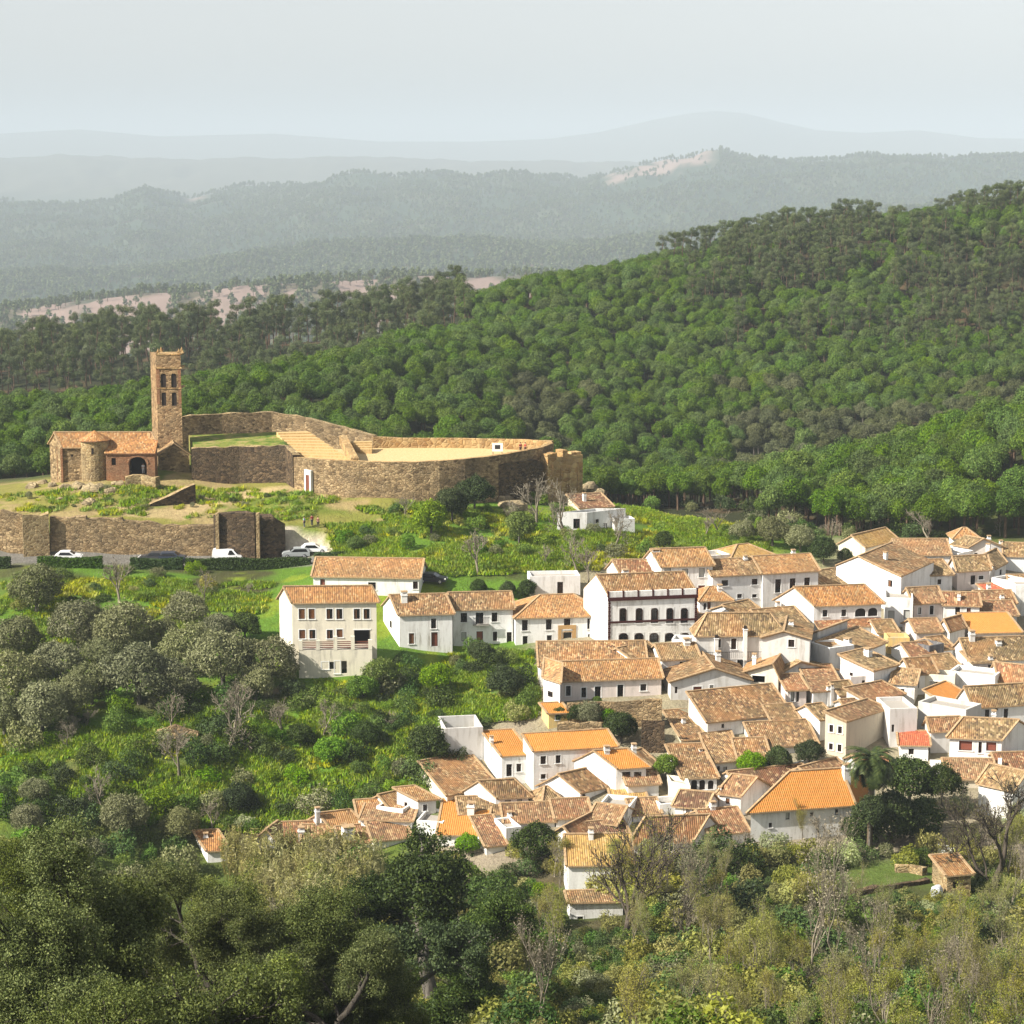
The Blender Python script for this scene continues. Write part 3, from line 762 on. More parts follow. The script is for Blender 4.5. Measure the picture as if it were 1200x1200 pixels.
def x_pipes(us, z0, z1):
    def f(root, L, by, h, s, wc):
        for u, a, b in us:
            m = MB(); m.box(u - .25, u + .25, -.62, -.1, a, b); m.box(u - .32, u + .32, -.69, -.03, b, b + .1); m.box(u - .2, u + .2, -.57, -.15, b + .1, b + .5, 1)
            m.build('flue', [WASH, DARK], root, col=(.8, .79, .76, 1))
        m = MB()
        m.box(.6, L - .6, -.55, -.52, z0, z0 + .06)
        for k in range(int((L - 1.2) / .25)): m.box(.6 + k * .25, .63 + k * .25, -.55, -.52, z0 - .8, z0)
        m.build('railing', IRON, root)
    return f
def x_front_terrace(d, z, gate=False):
    def f(root, L, by, h, s, wc):
        m = MB(); x0 = -2.3
        m.box(x0, L, -d, -.02, -5, z); m.box(x0, L - (1.8 if gate else 0), -d - .01, -d + .25, z + .003, z + .9)
        m.build('terrace', WASH, root, col=(.82, .81, .78, 1))
        if gate:
            q = MB(); q.box(L - 1.7, L - .5, -d - .06, -d - .01, z - .6, z + .8); q.build('gate', plain('rusty_gate', (.36, .10, .05), .6), root)
            q = MB(); q.box(L - .45, L, -d - .02, -d + .4, z + .004, z + 1.5); q.build('gate_pillar', WASH, root, col=(.82, .81, .78, 1))
    return f

# upper row
H((367, 675), (491, 677), 702, 'long low house with bright orange roof just below the hedge, topmost of the left houses', dep=8, rise=1.9, tone='org', win=[(378, 684, 6, 11, 'r'), (436, 687, 9, 9, 'd'), (487, 686, 6, 9, 'd')], chim=[(415, 669, 4, 678, .2), (450, 673, 4, 682, .2)])
H((342, 704), (441, 703), 757, 'tall cream house with rows of brown shutters and a walled terrace, leftmost big house', C=(327, 700), rise=1.6, tone='org', wall='c',
  win=[(x, 720, 7, 12, t) for x, t in ((353.5, 's'), (365, 's'), (386, 'h'), (397.5, 'h'), (418, 'h'), (429.5, 'h'))] + [(353.5, 744, 7, 11, 's'), (365.5, 744, 7, 11, 'h'), (386, 744, 7, 11, 'h'), (397.5, 743, 7, 10, 's'), (424, 747, 19, 16, 'k')], extra=x_terrace, found=9, D=287.5)
H((468, 720), (530, 718.5), 760, 'white house with peeling front, between the tall cream house and the balcony house', C=(449, 709), rise=2.0, tone='mot',
  win=[(508, 731, 6, 12, 'd'), (509, 750, 8, 17, 'o'), (482, 749, 6, 13, 's'), (458, 732, 6, 9, 'd')])
H((531, 713), (601, 711.5), 757, 'white house with small iron balcony, second house left of the dark-trimmed hall', C=(523, 707), rise=1.8, tone='mot',
  win=[(543.5, 724, 8, 11, 'd'), (562, 725.5, 9, 15, 'd'), (579.5, 723.5, 7, 11, 'd'), (543.5, 747, 6, 11, 'b'), (562, 746, 8, 11, 'r'), (580, 746.5, 5, 11, 'd'), (597, 748, 6, 14, 'd')], extra=x_balcony(3.8, 3.05))
H((604, 724), (712, 721), 758, 'white house with wide orange roof and stone door surround, left neighbour of the dark-trimmed hall', dep=9, rise=2.1, roof='h', tone='org',
  win=[(615, 733, 7, 13, 'd'), (643, 732, 7, 13, 'd'), (664.5, 731, 8, 13, 'd'), (691.5, 731, 7, 13, 'd'), (615.5, 751, 6, 10, 'd'), (643.7, 750.5, 6, 11, 'd'), (665, 749, 10, 15, 'q'), (692, 750, 6, 13, 'd')], extra=x_portal)
H((621, 679), (680, 678), 700, 'flat white annexe with one dark door, above the wide orange roof', dep=4, roof='flat', win=[(656.5, 689, 7, 14, 'n')])
H((713, 699), (817, 695), 759, 'stately white hall with dark red bands, quoins and two rows of arched windows', C=(684, 690), rise=2.4, tone='mot', os=-.02,
  win=[(x, 722, 9, 18, 'a') for x in (730, 749, 767, 785, 802)] + [(x, 750, 11, 15, 'a') for x in (730.7, 749, 766.7, 784.8, 803)], extra=x_trim)
H((727, 671), (773, 671), 697, 'small white house with tiny windows behind the dark-trimmed hall', C=(711, 666), rise=1.5, tone='rust', win=[(740, 675, 3, 4, 'n'), (766, 675, 3, 4, 'n')], chim=[(723, 655, 3.2, 664, .6)])
H((775, 663), (835, 661), 705, 'white house with pale blinds and stepped white gable, above the dark-trimmed hall', C=(753, 657), rise=2.0, tone='org', win=[(782.5, 671, 8, 11, 'b'), (803, 674, 7, 15, 'b'), (822.5, 671, 7, 11, 'b'), (822.5, 689, 8, 5, 'r')], chim=[(768, 643, 9, 655, .5)])
H((835, 675), (894, 672), 712, 'plain white house under a brown roof, right of the house with pale blinds', dep=7, rise=1.6, tone='mot', win=[(849.5, 683.5, 8, 7, 'd'), (884.5, 682, 7, 7, 'd'), (867, 699, 6, 5, 'd'), (884.5, 699, 6, 4, 'd')])
H((894, 672), (959, 668.7), 714, 'white house with three tall dark windows under a clean orange roof', dep=8, rise=1.7, tone='org', win=[(912, 687, 7, 16, 'd'), (929, 686, 7, 16, 'd'), (946, 685, 7, 16, 'd')])
H((853, 662), (922, 656), 685, 'sand-coloured building with hipped roof behind the upper row of houses', dep=9, rise=1.9, roof='h', tone='och', wall='b')
H((831, 655), (856, 653), 680, 'low flat white block beside the sand-coloured building', dep=4, roof='flat')
H((820, 704), (858, 703), 724, 'tiny cottage with orange hipped roof tucked right of the dark-trimmed hall', dep=6, rise=1.3, roof='h', tone='org', win=[(831, 710, 4, 9, 's'), (826, 711, 3, 8, 'n')])
H((819, 735), (846, 728), 744, 'dark low outhouse with brown roof against the dark-trimmed hall', dep=5, roof='sb', rise=1.0, tone='dark', wall='g')
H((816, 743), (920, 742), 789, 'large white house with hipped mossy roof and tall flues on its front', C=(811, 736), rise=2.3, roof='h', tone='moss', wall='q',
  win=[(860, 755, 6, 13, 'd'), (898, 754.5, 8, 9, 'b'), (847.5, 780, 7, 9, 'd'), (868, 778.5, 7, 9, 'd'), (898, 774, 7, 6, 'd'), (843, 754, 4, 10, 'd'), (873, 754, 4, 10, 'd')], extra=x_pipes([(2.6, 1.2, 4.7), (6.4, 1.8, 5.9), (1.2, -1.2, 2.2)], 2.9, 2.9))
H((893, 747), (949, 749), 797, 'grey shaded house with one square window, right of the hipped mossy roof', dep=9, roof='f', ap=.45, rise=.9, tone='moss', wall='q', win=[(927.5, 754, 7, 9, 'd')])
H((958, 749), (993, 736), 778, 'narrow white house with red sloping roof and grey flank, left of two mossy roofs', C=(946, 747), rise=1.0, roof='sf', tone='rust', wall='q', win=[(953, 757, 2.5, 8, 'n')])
H((866, 723), (894, 717), 740, 'small cottage with mossy roof behind the hipped mossy house', dep=6, rise=1.2, tone='moss')
H((898, 735), (946, 731), 748, 'mossy orange roofed house below the white gable of the arcade house', dep=9, rise=1.5, tone='moss')
H((954, 709), (1033, 706), 740, 'white house with two dark arches, bright orange roof and big white gable', C=(909, 702), rise=2.1, tone='org',
  win=[(967, 719, 6, 8, 'd'), (989, 718.5, 6, 8, 'd'), (1008.5, 718, 13, 10, 'A'), (1023, 717.5, 12, 10, 'A')], extra=x_leanto(.9))
H((968, 692), (1036, 681), 703, 'long mossy brown roof behind the two-arch house', dep=9, rise=1.9, tone='moss')
# upper right
H((980, 663), (1056, 676), 692, 'very wide white gable in full sun with a mottled roof rising behind it', C=(1102, 655), roof='f', ap=.34, rise=1.9, tone='mot', os=.1)
H((1014, 641), (1052, 632), 655, 'ochre roofed barn, highest roof left of the chimney stack', dep=5, rise=1.5, tone='och', wall='c')
H((1052, 650), (1113, 650), 668, 'long rust roofed house at the upper edge of the village', dep=8, rise=1.7, tone='rust')
H((1135, 641), (1175, 641), 660, 'grey gabled house below the small orange lookout tower', C=(1117, 638), roof='f', ap=.4, rise=1.3, tone='moss', wall='q', win=[(1144, 650, 4, 4, 'n'), (1125, 648, 4, 5, 'n')], chim=[(1159, 627, 4, 636, .5), (1173, 633, 4, 640, .6)])
H((1118, 630), (1147, 630), 650, 'small square lookout tower with pyramidal orange roof', dep=4.0, roof='h', rise=1.2, tone='org', os=.4, win=[(1124, 635, 4, 6, 'n'), (1133, 635, 6, 5, 'n')], D=352, cat='tower', name='lookout_tower')
H((1098, 648), (1123, 652), 662, 'low white flat block with two slit windows beside the chimney stack', dep=4, roof='flat', win=[(1104, 653, 2.5, 6, 'n'), (1111, 654, 2.5, 6, 'n')])
H((1122, 669), (1160, 667), 692, 'pinkish house with dark doorway under a mossy roof, upper right', C=(1112, 662), rise=1.7, tone='moss', wall='p', win=[(1140.5, 680, 6, 11, 'n'), (1150, 677, 6, 5, 'd')])
H((1166, 666), (1179, 659), 684, 'steep mossy roof right of the pinkish house', C=(1141, 655), rise=1.4, tone='moss', win=[(1173, 671, 4, 7, 'n')])
H((1091, 674), (1116, 673), 695, 'white house with one small square window left of the pinkish house', C=(1063, 664), rise=1.6, tone='moss', win=[(1101, 682, 5, 6, 'd')])
H((1177, 651), (1210, 652), 668, 'mossy roofed house at the right edge, highest in the village there', dep=6, rise=1.5, tone='moss')
H((1185, 687), (1215, 687), 700, 'brown roofed house at the right edge behind a white block', dep=5, rise=1.2, tone='mot')
H((1190, 689), (1215, 689), 722, 'tall plain white block cut by the right picture edge', dep=5, roof='flat')
H((1162, 680), (1187, 685), 697, 'low white flat block right of the pinkish house', dep=3.5, roof='flat')
H((1158, 695), (1189, 693), 706, 'red tiled terrace shelter below the pinkish house', dep=3, roof='sb', rise=.6, tone='red', wall='p')
H((1071, 707), (1105, 705), 731, 'house with an arched window and rust roof in the upper right', C=(1055, 699), rise=1.7, tone='rust', wall='p', win=[(1092, 715, 5, 11, 'd'), (1078, 716, 4, 8, 'b')])
H((1037, 704), (1070, 705), 733, 'boxy white house with grey roller blinds and a cornice, right of the two-arch house', dep=6, roof='flat', win=[(1045, 721, 7, 11, 'b'), (1063, 720, 7, 11, 'b')])
H((1028, 693), (1050, 693), 708, 'little penthouse with red tiled shed roof above the boxy house', dep=4, roof='sb', rise=.6, tone='rust', wall='p', win=[(1032, 698, 3, 5, 'n')])
H((1106, 708), (1148, 709), 730, 'white house with slim chimney and two dark openings, long brown roof', C=(1099, 702), rise=1.4, tone='rust', win=[(1122.5, 716, 6, 9, 'd'), (1135.5, 719, 5, 13, 'o')], chim=[(1124, 694, 2.5, 707, .1)])
H((1149, 708), (1190, 707), 727, 'long beige blank wall under a brown roof at upper right', dep=6, rise=1.3, tone='rust', wall='b')
# middle right
H((1040, 751), (1066, 751), 766, 'cream garden wall block below the boxy house', dep=3, roof='flat', wall='y')
H((1067, 756), (1089, 761), 776, 'dark grey shed on a roof terrace', dep=3, roof='flat', wall='k', name='shed', cat='shed')
H((1113, 739), (1131, 734), 757, 'small gabled house with rust roof beside the roof terrace', C=(1100, 733), rise=1.2, tone='rust')
H((1074, 741), (1103, 740), 755, 'low rust roof between the roof terrace and the upper houses', dep=6, rise=1.2, tone='rust', wall='p')
H((1141, 742), (1196, 741), 757, 'clean orange shed roof near the right edge', dep=7, roof='sb', rise=1.2, tone='new', wall='p')
H((1136, 774), (1210, 771), 792, 'very large mossy roof at the right edge with two white chimneys', C=(1115, 761), rise=2.2, tone='moss', chim=[(1139, 738, 6, 757, .5), (1170, 749, 6, 760, .45)])
H((1112, 790), (1166, 796), 812, 'bright white wing below the very large mossy roof', dep=4, roof='flat')
H((1140, 777), (1166, 776), 797, 'pinkish rooftop room with a slit door below the very large mossy roof', dep=4, roof='sb', rise=.5, tone='moss', wall='p', win=[(1146, 783, 3.5, 5, 'n'), (1160, 785, 4, 12, 'n')], chim=[(1161, 768, 4, 778, .3)])
H((1172, 797), (1212, 801), 822, 'rust roofed house with two pale arches at the right edge', C=(1160, 788), rise=1.8, tone='rust', win=[(1180, 812, 8, 10, 'A'), (1193, 812, 8, 10, 'A')])
H((1069, 790), (1097, 788), 815, 'white gabled house right of the twin mossy roofs', C=(1051, 781), rise=1.5, tone='mot', win=[(1076, 803, 4, 8, 'd')])
H((1097, 787), (1127, 784), 800, 'mossy roof right of the white gabled house', dep=7, rise=1.3, tone='moss')
H((1084, 794), (1119, 796), 814, 'cream pergola terrace with red lintel below the mossy roofs', dep=3, roof='flat', wall='c', win=[(1100, 803, 20, 8, 'k')])
H((992, 771), (1038, 753), 800, 'mossy roofed house seen from its corner, upper of the twin mossy roofs', C=(958, 763), roof='sb', rise=1.1, tone='moss', win=[(966, 772, 3, 5, 'n'), (978, 776, 3, 5, 'n')])
H((1024, 786), (1052, 779), 824, 'long white house with a row of dark openings, lower of the twin mossy roofs', C=(985, 777), roof='sb', rise=1.0, tone='moss', wall='w', win=[(998, 793, 4, 9, 'd'), (1013, 797, 4, 9, 'd')])
H((1141, 827), (1207, 823), 856, 'white house with two dark French windows and mossy roof near the right edge', C=(1121, 820), rise=2.0, tone='moss', win=[(1157, 839, 6, 15, 'd'), (1179, 838, 6, 15, 'd'), (1168, 831, 3, 3, 'n'), (1131, 836, 6, 8, 'd')])
H((1107, 824), (1132, 814), 842, 'small clean orange roof left of the French-window house', C=(1084, 819), roof='sb', rise=1.0, tone='new', wall='b')
H((1076, 826), (1132, 836), 856, 'long bare grey concrete building with flat roof', dep=4, roof='flat', wall='g')
H((1091, 856), (1126, 855), 884, 'grey fronted workshop with a rust roof and white side wall', C=(1083, 849), rise=1.2, tone='rust', wall='q', chim=[(1104, 840, 5, 850, .6)])
H((1113, 863), (1174, 866), 894, 'white house with open terrace, reddish awnings and mossy yellow roof', C=(1208, 854), rise=1.7, tone='moss', win=[(1132, 874, 15, 12, 'r'), (1149, 876, 4, 14, 'd'), (1162, 875, 12, 11, 'r')], extra=x_front_terrace(3.2, .2, True))
H((992, 846), (1041, 831), 889, 'tall beige house with bare stained flank and four small windows on its white end', C=(975, 845), roof='sb', rise=.9, tone='rust', wall='b', win=[(980, 855, 3, 9, 'd'), (987, 856, 3, 9, 'd'), (980, 877, 3, 8, 'd'), (987, 878, 3, 9, 'd')], os=.12)
H((1043, 835), (1075, 834), 876, 'flat roofed grey house with stained front right of the tall beige house', dep=6, roof='flat', wall='q', win=[(1047, 854, 2.5, 9, 'n')])
H((1055, 873), (1088, 874), 892, 'small red tiled shed roof in front of the grey house', dep=3.5, roof='sb', rise=.7, tone='red', win=[(1068, 881, 6, 7, 'n')])
H((1016, 821), (1058, 813), 842, 'rust roofed house with pale grey end wall above the tall beige house', C=(996, 819), roof='sb', rise=1.1, tone='rust', wall='q')
H((997, 797), (1016, 796), 822, 'narrow pinkish house with dark door above a rust roof', dep=4, roof='flat', wall='p', win=[(1012, 803, 4, 12, 'n')])
H((953, 811), (987, 808), 832, 'white house with speckled single-slope roof and a twin chimney', C=(938, 795), roof='sb', rise=1.4, tone='rust', chim=[(971, 803, 4, 813, .1), (975, 801, 4, 812, .1)])
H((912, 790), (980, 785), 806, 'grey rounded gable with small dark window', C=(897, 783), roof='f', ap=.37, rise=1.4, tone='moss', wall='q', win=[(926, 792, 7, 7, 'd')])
H((923, 809), (945, 808), 830, 'small house with tall dark doorway and tiled porch', C=(913, 801), roof='sb', rise=1.0, tone='rust', wall='p', win=[(935, 816, 3.5, 14, 'n'), (929, 816, 5, 12, 'b')])
H((868, 789), (912, 792), 810, 'cream house with open porch below the grey shaded house', roof='f', ap=.85, rise=1.5, dep=7, tone='org', wall='c', win=[(889, 796, 15, 8, 'k')])
H((786, 799), (880, 797), 822, 'wide gabled house, pale left half and grey right half, orange verge tiles', roof='f', ap=.54, rise=1.6, dep=9, tone='mot', wall='q', win=[(817.5, 809, 10, 8, 'r'), (834, 808.5, 4.5, 11, 'b'), (868.5, 809, 11, 9, 'h'), (792.5, 809, 3, 8, 'n')])
H((776, 773), (819, 771), 799, 'white house with two small windows below the dark-trimmed hall', dep=6, rise=1.3, tone='moss', win=[(800, 779, 7, 7, 'd'), (814, 779, 6, 7, 'd')])
H((787, 753), (808, 754), 770, 'tiny white block with a slit window below the dark-trimmed hall', dep=3, roof='flat', win=[(801, 760, 2.5, 8, 'n')])
H((961, 843), (977, 841), 870, 'white gabled house just left of the tall beige house', C=(929, 834), rise=1.3, tone='moss', win=[(971, 853, 5, 10, 'b')])
H((905, 845), (935, 843), 862, 'low whitewashed house between the long white house and the gabled one', dep=6, rise=1.2, tone='mot')
H((996, 838), (1024, 836), 850, 'red roofed lean-to behind the tall beige house', dep=6, rise=1.2, tone='rust')
H((690, 800), (720, 799), 806, 'low rear roof of the farmhouse yard', dep=6, rise=1.3, tone='mot')
H((1010, 905), (1046, 903), 925, 'small rust roof hidden beside the palm', dep=6, rise=1.3, tone='rust')
H((1045, 800), (1072, 802), 822, 'white house with dark door below the twin mossy roofs', dep=6, rise=1.2, tone='mot', win=[(1058, 812, 4, 9, 'd')])
H((985, 815), (1004, 813), 834, 'little whitewashed house with mossy roof above the tall beige house', dep=5, rise=1.1, tone='moss')
H((1068, 770), (1096, 768), 786, 'low white house with rust roof below the dark grey shed', dep=6, rise=1.2, tone='rust')
H((950, 756), (975, 768), 785, 'whitewashed house end under the upper twin mossy roof', dep=4, roof='flat')
H((1100, 762), (1118, 760), 778, 'narrow white house left of the very large mossy roof', dep=6, rise=1.1, tone='mot')
H((1150, 722), (1192, 721), 736, 'rust roofed house below the long beige wall', dep=7, rise=1.4, tone='rust')
H((1030, 742), (1052, 741), 756, 'small mossy roof under the boxy house', dep=6, rise=1.1, tone='moss')
H((690, 962), (722, 966), 980, 'tight rust roof between the packed lower houses', dep=6, rise=1.2, tone='rust')
H((736, 920), (772, 918), 936, 'low white house right of the garage house', dep=5, rise=1.0, tone='rust')
H((540, 955), (590, 953), 966, 'mottled low roof behind the vivid orange roof', dep=6, rise=1.2, tone='mot')
# farmhouse in the middle
H((656, 798), (775, 794), 823, 'long pinkish farmhouse with five dark openings and potted terrace', dep=7, rise=1.6, tone='org', wall='p', win=[(666, 810, 6, 12, 'd'), (684, 812, 6, 12, 'd'), (700.5, 811, 7, 13, 'd'), (727, 810, 7, 15, 'd'), (754, 806, 7, 8, 'd')])
H((637, 793), (656, 799), 828, 'angled left end of the pinkish farmhouse with one window', C=(619, 788), roof='sb', rise=1.2, tone='org', win=[(645, 814, 6, 7, 'd')])
H((633, 781), (757, 780), 806, 'broad brown roof rising behind the pinkish farmhouse', dep=9, rise=2.2, tone='mot')
H((750, 780), (783, 772), 800, 'brown roofed house right of the farmhouse ridge', dep=8, rise=1.6, tone='mot')
H((643, 836), (665, 835), 856, 'small yellow hut with orange roof below the farmhouse', C=(636, 832), roof='sb', rise=.5, tone='new', wall='y', win=[(653.5, 841, 5, 6, 'd')], name='garden_hut', cat='hut')
H((829, 846), (926, 836), 868, 'long white house with very large mottled roof in mid village', C=(807, 834), roof='sb', rise=2.3, tone='mot', win=[(847, 851, 3, 5, 'n'), (884, 846.5, 5, 6, 'd'), (845, 860, 5, 5, 'd')])
H((801, 868), (827, 866), 880, 'stone-walled cottage with speckled brown roof left of the long white house', C=(779, 848), roof='sb', rise=1.5, tone='mot', wall='b', chim=[(801, 841, 3, 850, .6)])
H((833, 894), (866, 891), 906, 'white fronted house with rust speckled roof above the arcade', C=(822, 878), roof='sb', rise=1.8, tone='mot', win=[(842, 901, 3, 6, 'n'), (850, 901, 5, 5, 'b')], chim=[(821, 877, 4, 890, .4)])
H((866, 889), (901, 888), 903, 'low speckled roof left of the two round trees', dep=7, rise=1.5, tone='mot', chim=[(870, 864, 3, 878, .6)])
H((886, 876), (957, 872), 890, 'wide speckled brown roof above the round trees', dep=9, rise=1.9, tone='mot', chim=[(895, 855, 3, 868, .6)])
H((800, 912), (840, 911), 929, 'house with dark arcade of white columns in mid village', C=(782, 892), roof='sb', rise=1.9, tone='mot', win=[(805, 920, 7, 12, 'A'), (813.5, 920, 7, 12, 'A'), (823, 920, 7, 12, 'A'), (833, 920, 7, 11, 'A')])
H((784, 920), (809, 925), 938, 'low walled yard with yellowish end left of the arcade', C=(772, 915), roof='flat', wall='c')
H((752, 903), (772, 897), 916, 'small brown roof behind the dark round tree', dep=6, rise=1.4, tone='mot')
H((791, 943), (826, 946), 962, 'white house with pale windows and dark brown roof below the arcade', C=(842, 938), rise=1.3, tone='dark', win=[(806, 951, 4, 5, 'b'), (814, 952, 6, 8, 'b')])
H((843, 929), (868, 932), 953, 'white house with green window below the two round trees', C=(902, 921), rise=1.6, tone='rust', win=[(853, 939, 5, 7, 's')], chim=[(844, 921, 4, 932, .1)])
H((866, 926), (951, 917), 938, 'long dark red roof above the orange church hall', dep=6, rise=1.4, tone='dark', chim=[(930, 903, 6, 914, .5), (956, 903, 5, 914, .4)])
H((955, 915), (996, 904), 928, 'red roof just behind the orange church hall', dep=5, rise=1.1, tone='rust')
H((951, 904), (992, 894), 912, 'low bright white wall block left of the palm', dep=3, roof='flat')
H((880, 949), (1001, 940), 988, 'large white hall with bright orange hipped roof beside the palm', C=(1026, 917), roof='h', rise=3.0, tone='new', os=.4, win=[(980.5, 952, 4, 7, 'd'), (923, 957, 5, 8, 'b'), (951, 955, 4, 5, 'd'), (903, 968, 4, 6, 'd')])
H((1147, 917), (1187, 926), 952, 'white house with mossy roof at the right edge behind the budding tree', C=(1215, 915), rise=1.6, tone='moss')
H((1110, 912), (1166, 913), 925, 'wide rust and moss roof below the terrace house', dep=7, rise=1.4, tone='rust', wall='b')
H((1172, 904), (1212, 903), 916, 'rust roof at the right edge below the terrace house', dep=6, rise=1.4, tone='rust', wall='b')
# lower left
H((521, 858), (566, 856), 896, 'roofless whitewashed walls with stained grey face beside the new orange roofs', dep=6, roof='flat', wall='q')
H((588, 887), (624, 885), 924, 'white house with plain new orange roof, left of a pair', C=(565, 869), roof='sb', rise=1.2, tone='new', os=.12, win=[(596.7, 903, 6.5, 15, 'd'), (608, 900, 5.5, 10, 'd')], chim=[(576, 862, 3, 874, .5)])
H((625, 881), (724, 875), 927, 'long white house with plain new orange roof, right of a pair', C=(613, 873), roof='sb', rise=1.2, tone='new', os=.12, win=[(636.7, 891, 6.5, 10, 'd'), (654, 890, 6, 10, 'd'), (636.7, 911, 6, 6, 'd')])
H((722, 899), (757, 897), 931, 'white gabled house with new orange roof and double garage openings', C=(673, 892), rise=1.6, tone='new', win=[(734, 909, 10, 9, 'k'), (747.5, 909, 9, 9, 'k')], chim=[(711, 873, 6, 883, .4), (743, 871, 5, 888, .6)])
H((680, 928), (711, 921), 943, 'white gabled house with speckled roof below the new orange roofs', C=(631, 920), rise=1.7, tone='mot', win=[(684, 933, 4, 6, 'd')])
H((636, 941), (659, 938), 956, 'small stone hut with speckled hipped roof', C=(620, 930), roof='h', rise=1.2, tone='moss', wall='b')
H((524, 932), (581, 920), 952, 'house with very large brown speckled roof at the left of the village', C=(493, 913), roof='sb', rise=2.0, tone='mot', wall='c', win=[(503, 918, 3, 8, 'n')])
H((581, 933), (619, 931), 953, 'white gabled house with speckled roof in front of the large brown roof', C=(544, 927), rise=1.5, tone='mot', win=[(595, 941, 7, 7, 'b'), (609, 939, 6, 5, 'b')])
H((490, 938), (511, 936), 961, 'small pale house with a tiny window left of the white gable', C=(471, 939), roof='sb', rise=.8, tone='org', wall='q', win=[(498, 947, 5, 8, 'd'), (479, 947, 2.5, 6, 'n')])
H((514, 978), (568, 979), 993, 'low house with vivid plain orange roof at the lower village edge', dep=8, roof='sb', rise=1.6, tone='new')
H((570, 992), (592, 990), 1003, 'rust roof just right of the vivid orange roof', dep=6, roof='sb', rise=1.5, tone='rust')
H((593, 975), (611, 973), 994, 'small bright white flat house at the lower village edge', dep=4, roof='flat')
H((488, 966), (519, 968), 982, 'white flat block left of the vivid orange roof', dep=5, roof='flat')
H((592, 964), (650, 962), 978, 'rust roofed terrace house right of the vivid orange roof', dep=6, rise=1.3, tone='rust', chim=[(597, 950, 5, 961, .2)])
H((652, 959), (692, 957), 970, 'small rust roof among packed roofs, below the stone hut', dep=6, rise=1.3, tone='rust')
H((651, 975), (671, 981), 998, 'white fronted house whose rust roof runs back to the right', C=(702, 965), roof='f', ap=.5, rise=.9, tone='rust', win=[(662, 984, 4, 4, 'd')])
H((690, 986), (738, 981), 998, 'dark brown roof beside the bare plane tree', dep=6, rise=1.2, tone='dark')
H((700, 949), (736, 952), 968, 'white roof terrace block in the lower village', dep=5, roof='flat', win=[(727, 957, 3, 4, 'n')], chim=[(724, 943, 3, 951, .3)])
H((742, 955), (773, 953), 966, 'small rust roof right of the white roof terrace', dep=5, rise=1.1, tone='rust', chim=[(748, 948, 2.5, 954, .3)])
H((719, 939), (757, 938), 948, 'little ochre roof above the white roof terrace', dep=4, roof='sb', rise=.6, tone='och')
H((773, 947), (801, 945), 960, 'low white wall block left of the dark brown roof', dep=3, roof='flat')
H((742, 985), (813, 982), 1000, 'very long rust roof with white gable end at the lower village edge', C=(846, 974), rise=2.2, tone='rust')
H((832, 978), (876, 974), 996, 'rust roof between the white gable end and the orange hall', dep=8, rise=1.6, tone='rust')
H((666, 1013), (740, 1012), 1058, 'house with bright ochre roof half hidden by the bare plane tree', dep=7, rise=2.1, tone='och', wall='w')
H((668, 1058), (730, 1056), 1126, 'white building low in the valley seen through plane branches', dep=2.5, roof='sb', rise=.2, tone='mot', D=219, win=[(680, 1080, 7, 10, 'd'), (708, 1079, 7, 10, 'd')])
H((243, 997), (268, 996), 1014, 'lone small house with orange roof at far lower left', C=(229, 985), roof='sb', rise=1.0, tone='org', chim=[(241, 975, 5, 985, .7)])
H((299, 984), (324, 985), 1004, 'tiny white gable in the canes at lower left', C=(336, 976), roof='f', ap=.55, rise=1.3, tone='rust')
H((326, 987), (372, 985), 998, 'low rust roof right of the tiny white gable', dep=6, rise=1.4, tone='rust', chim=[(353, 968, 7, 982, .1)])
H((389, 970), (423, 966), 981, 'white gabled house with orange roof and fat chimney at lower left', C=(360, 962), rise=1.3, tone='org', chim=[(372, 946, 5, 960, .2)])
H((355, 988), (402, 987), 1000, 'rust roof in front of the fat-chimney house', dep=6, rise=1.2, tone='rust')
H((402, 990), (442, 986), 1002, 'rust roof with big stone chimney at lower left', dep=6, rise=1.2, tone='rust', chim=[(408, 967, 13, 986, .2)])
H((423, 960), (482, 962), 981, 'long low white wall under a rust roof, lower left', dep=5, roof='sb', rise=.7, tone='rust')
H((421, 957), (450, 955), 968, 'small orange roof behind the long low white wall', dep=5, rise=1.2, tone='org')
H((441, 949), (472, 953), 964, 'low white block above the long low white wall', dep=3.5, roof='flat')
H((438, 985), (480, 981), 998, 'rust roof at the dark tree, lower left', dep=6, rise=1.3, tone='rust')
H((456, 946), (474, 942), 958, 'small ochre roof beside the scrub slope', dep=4, rise=1.0, tone='org')
# on the castle hill
H((688, 604), (733, 599), 624, 'ruined roofless white cottage below the castle end', C=(665, 607), roof='flat', wall='w', win=[(700, 611, 4, 5, 'n'), (721, 610, 5, 6, 'n'), (680, 615, 6, 12, 'n'), (709, 617, 5, 7, 'n')], name='ruined_cottage', cat='cottage')
H((720, 612), (744, 611), 626, 'low white outbuilding at the right of the ruined cottage', dep=3, roof='flat', name='outbuilding')
H((680, 596), (718, 594), 604, 'rusty red collapsed barn roof above the ruined cottage', dep=6, roof='sb', rise=1.2, tone='dark', wall='b', name='barn', cat='barn')
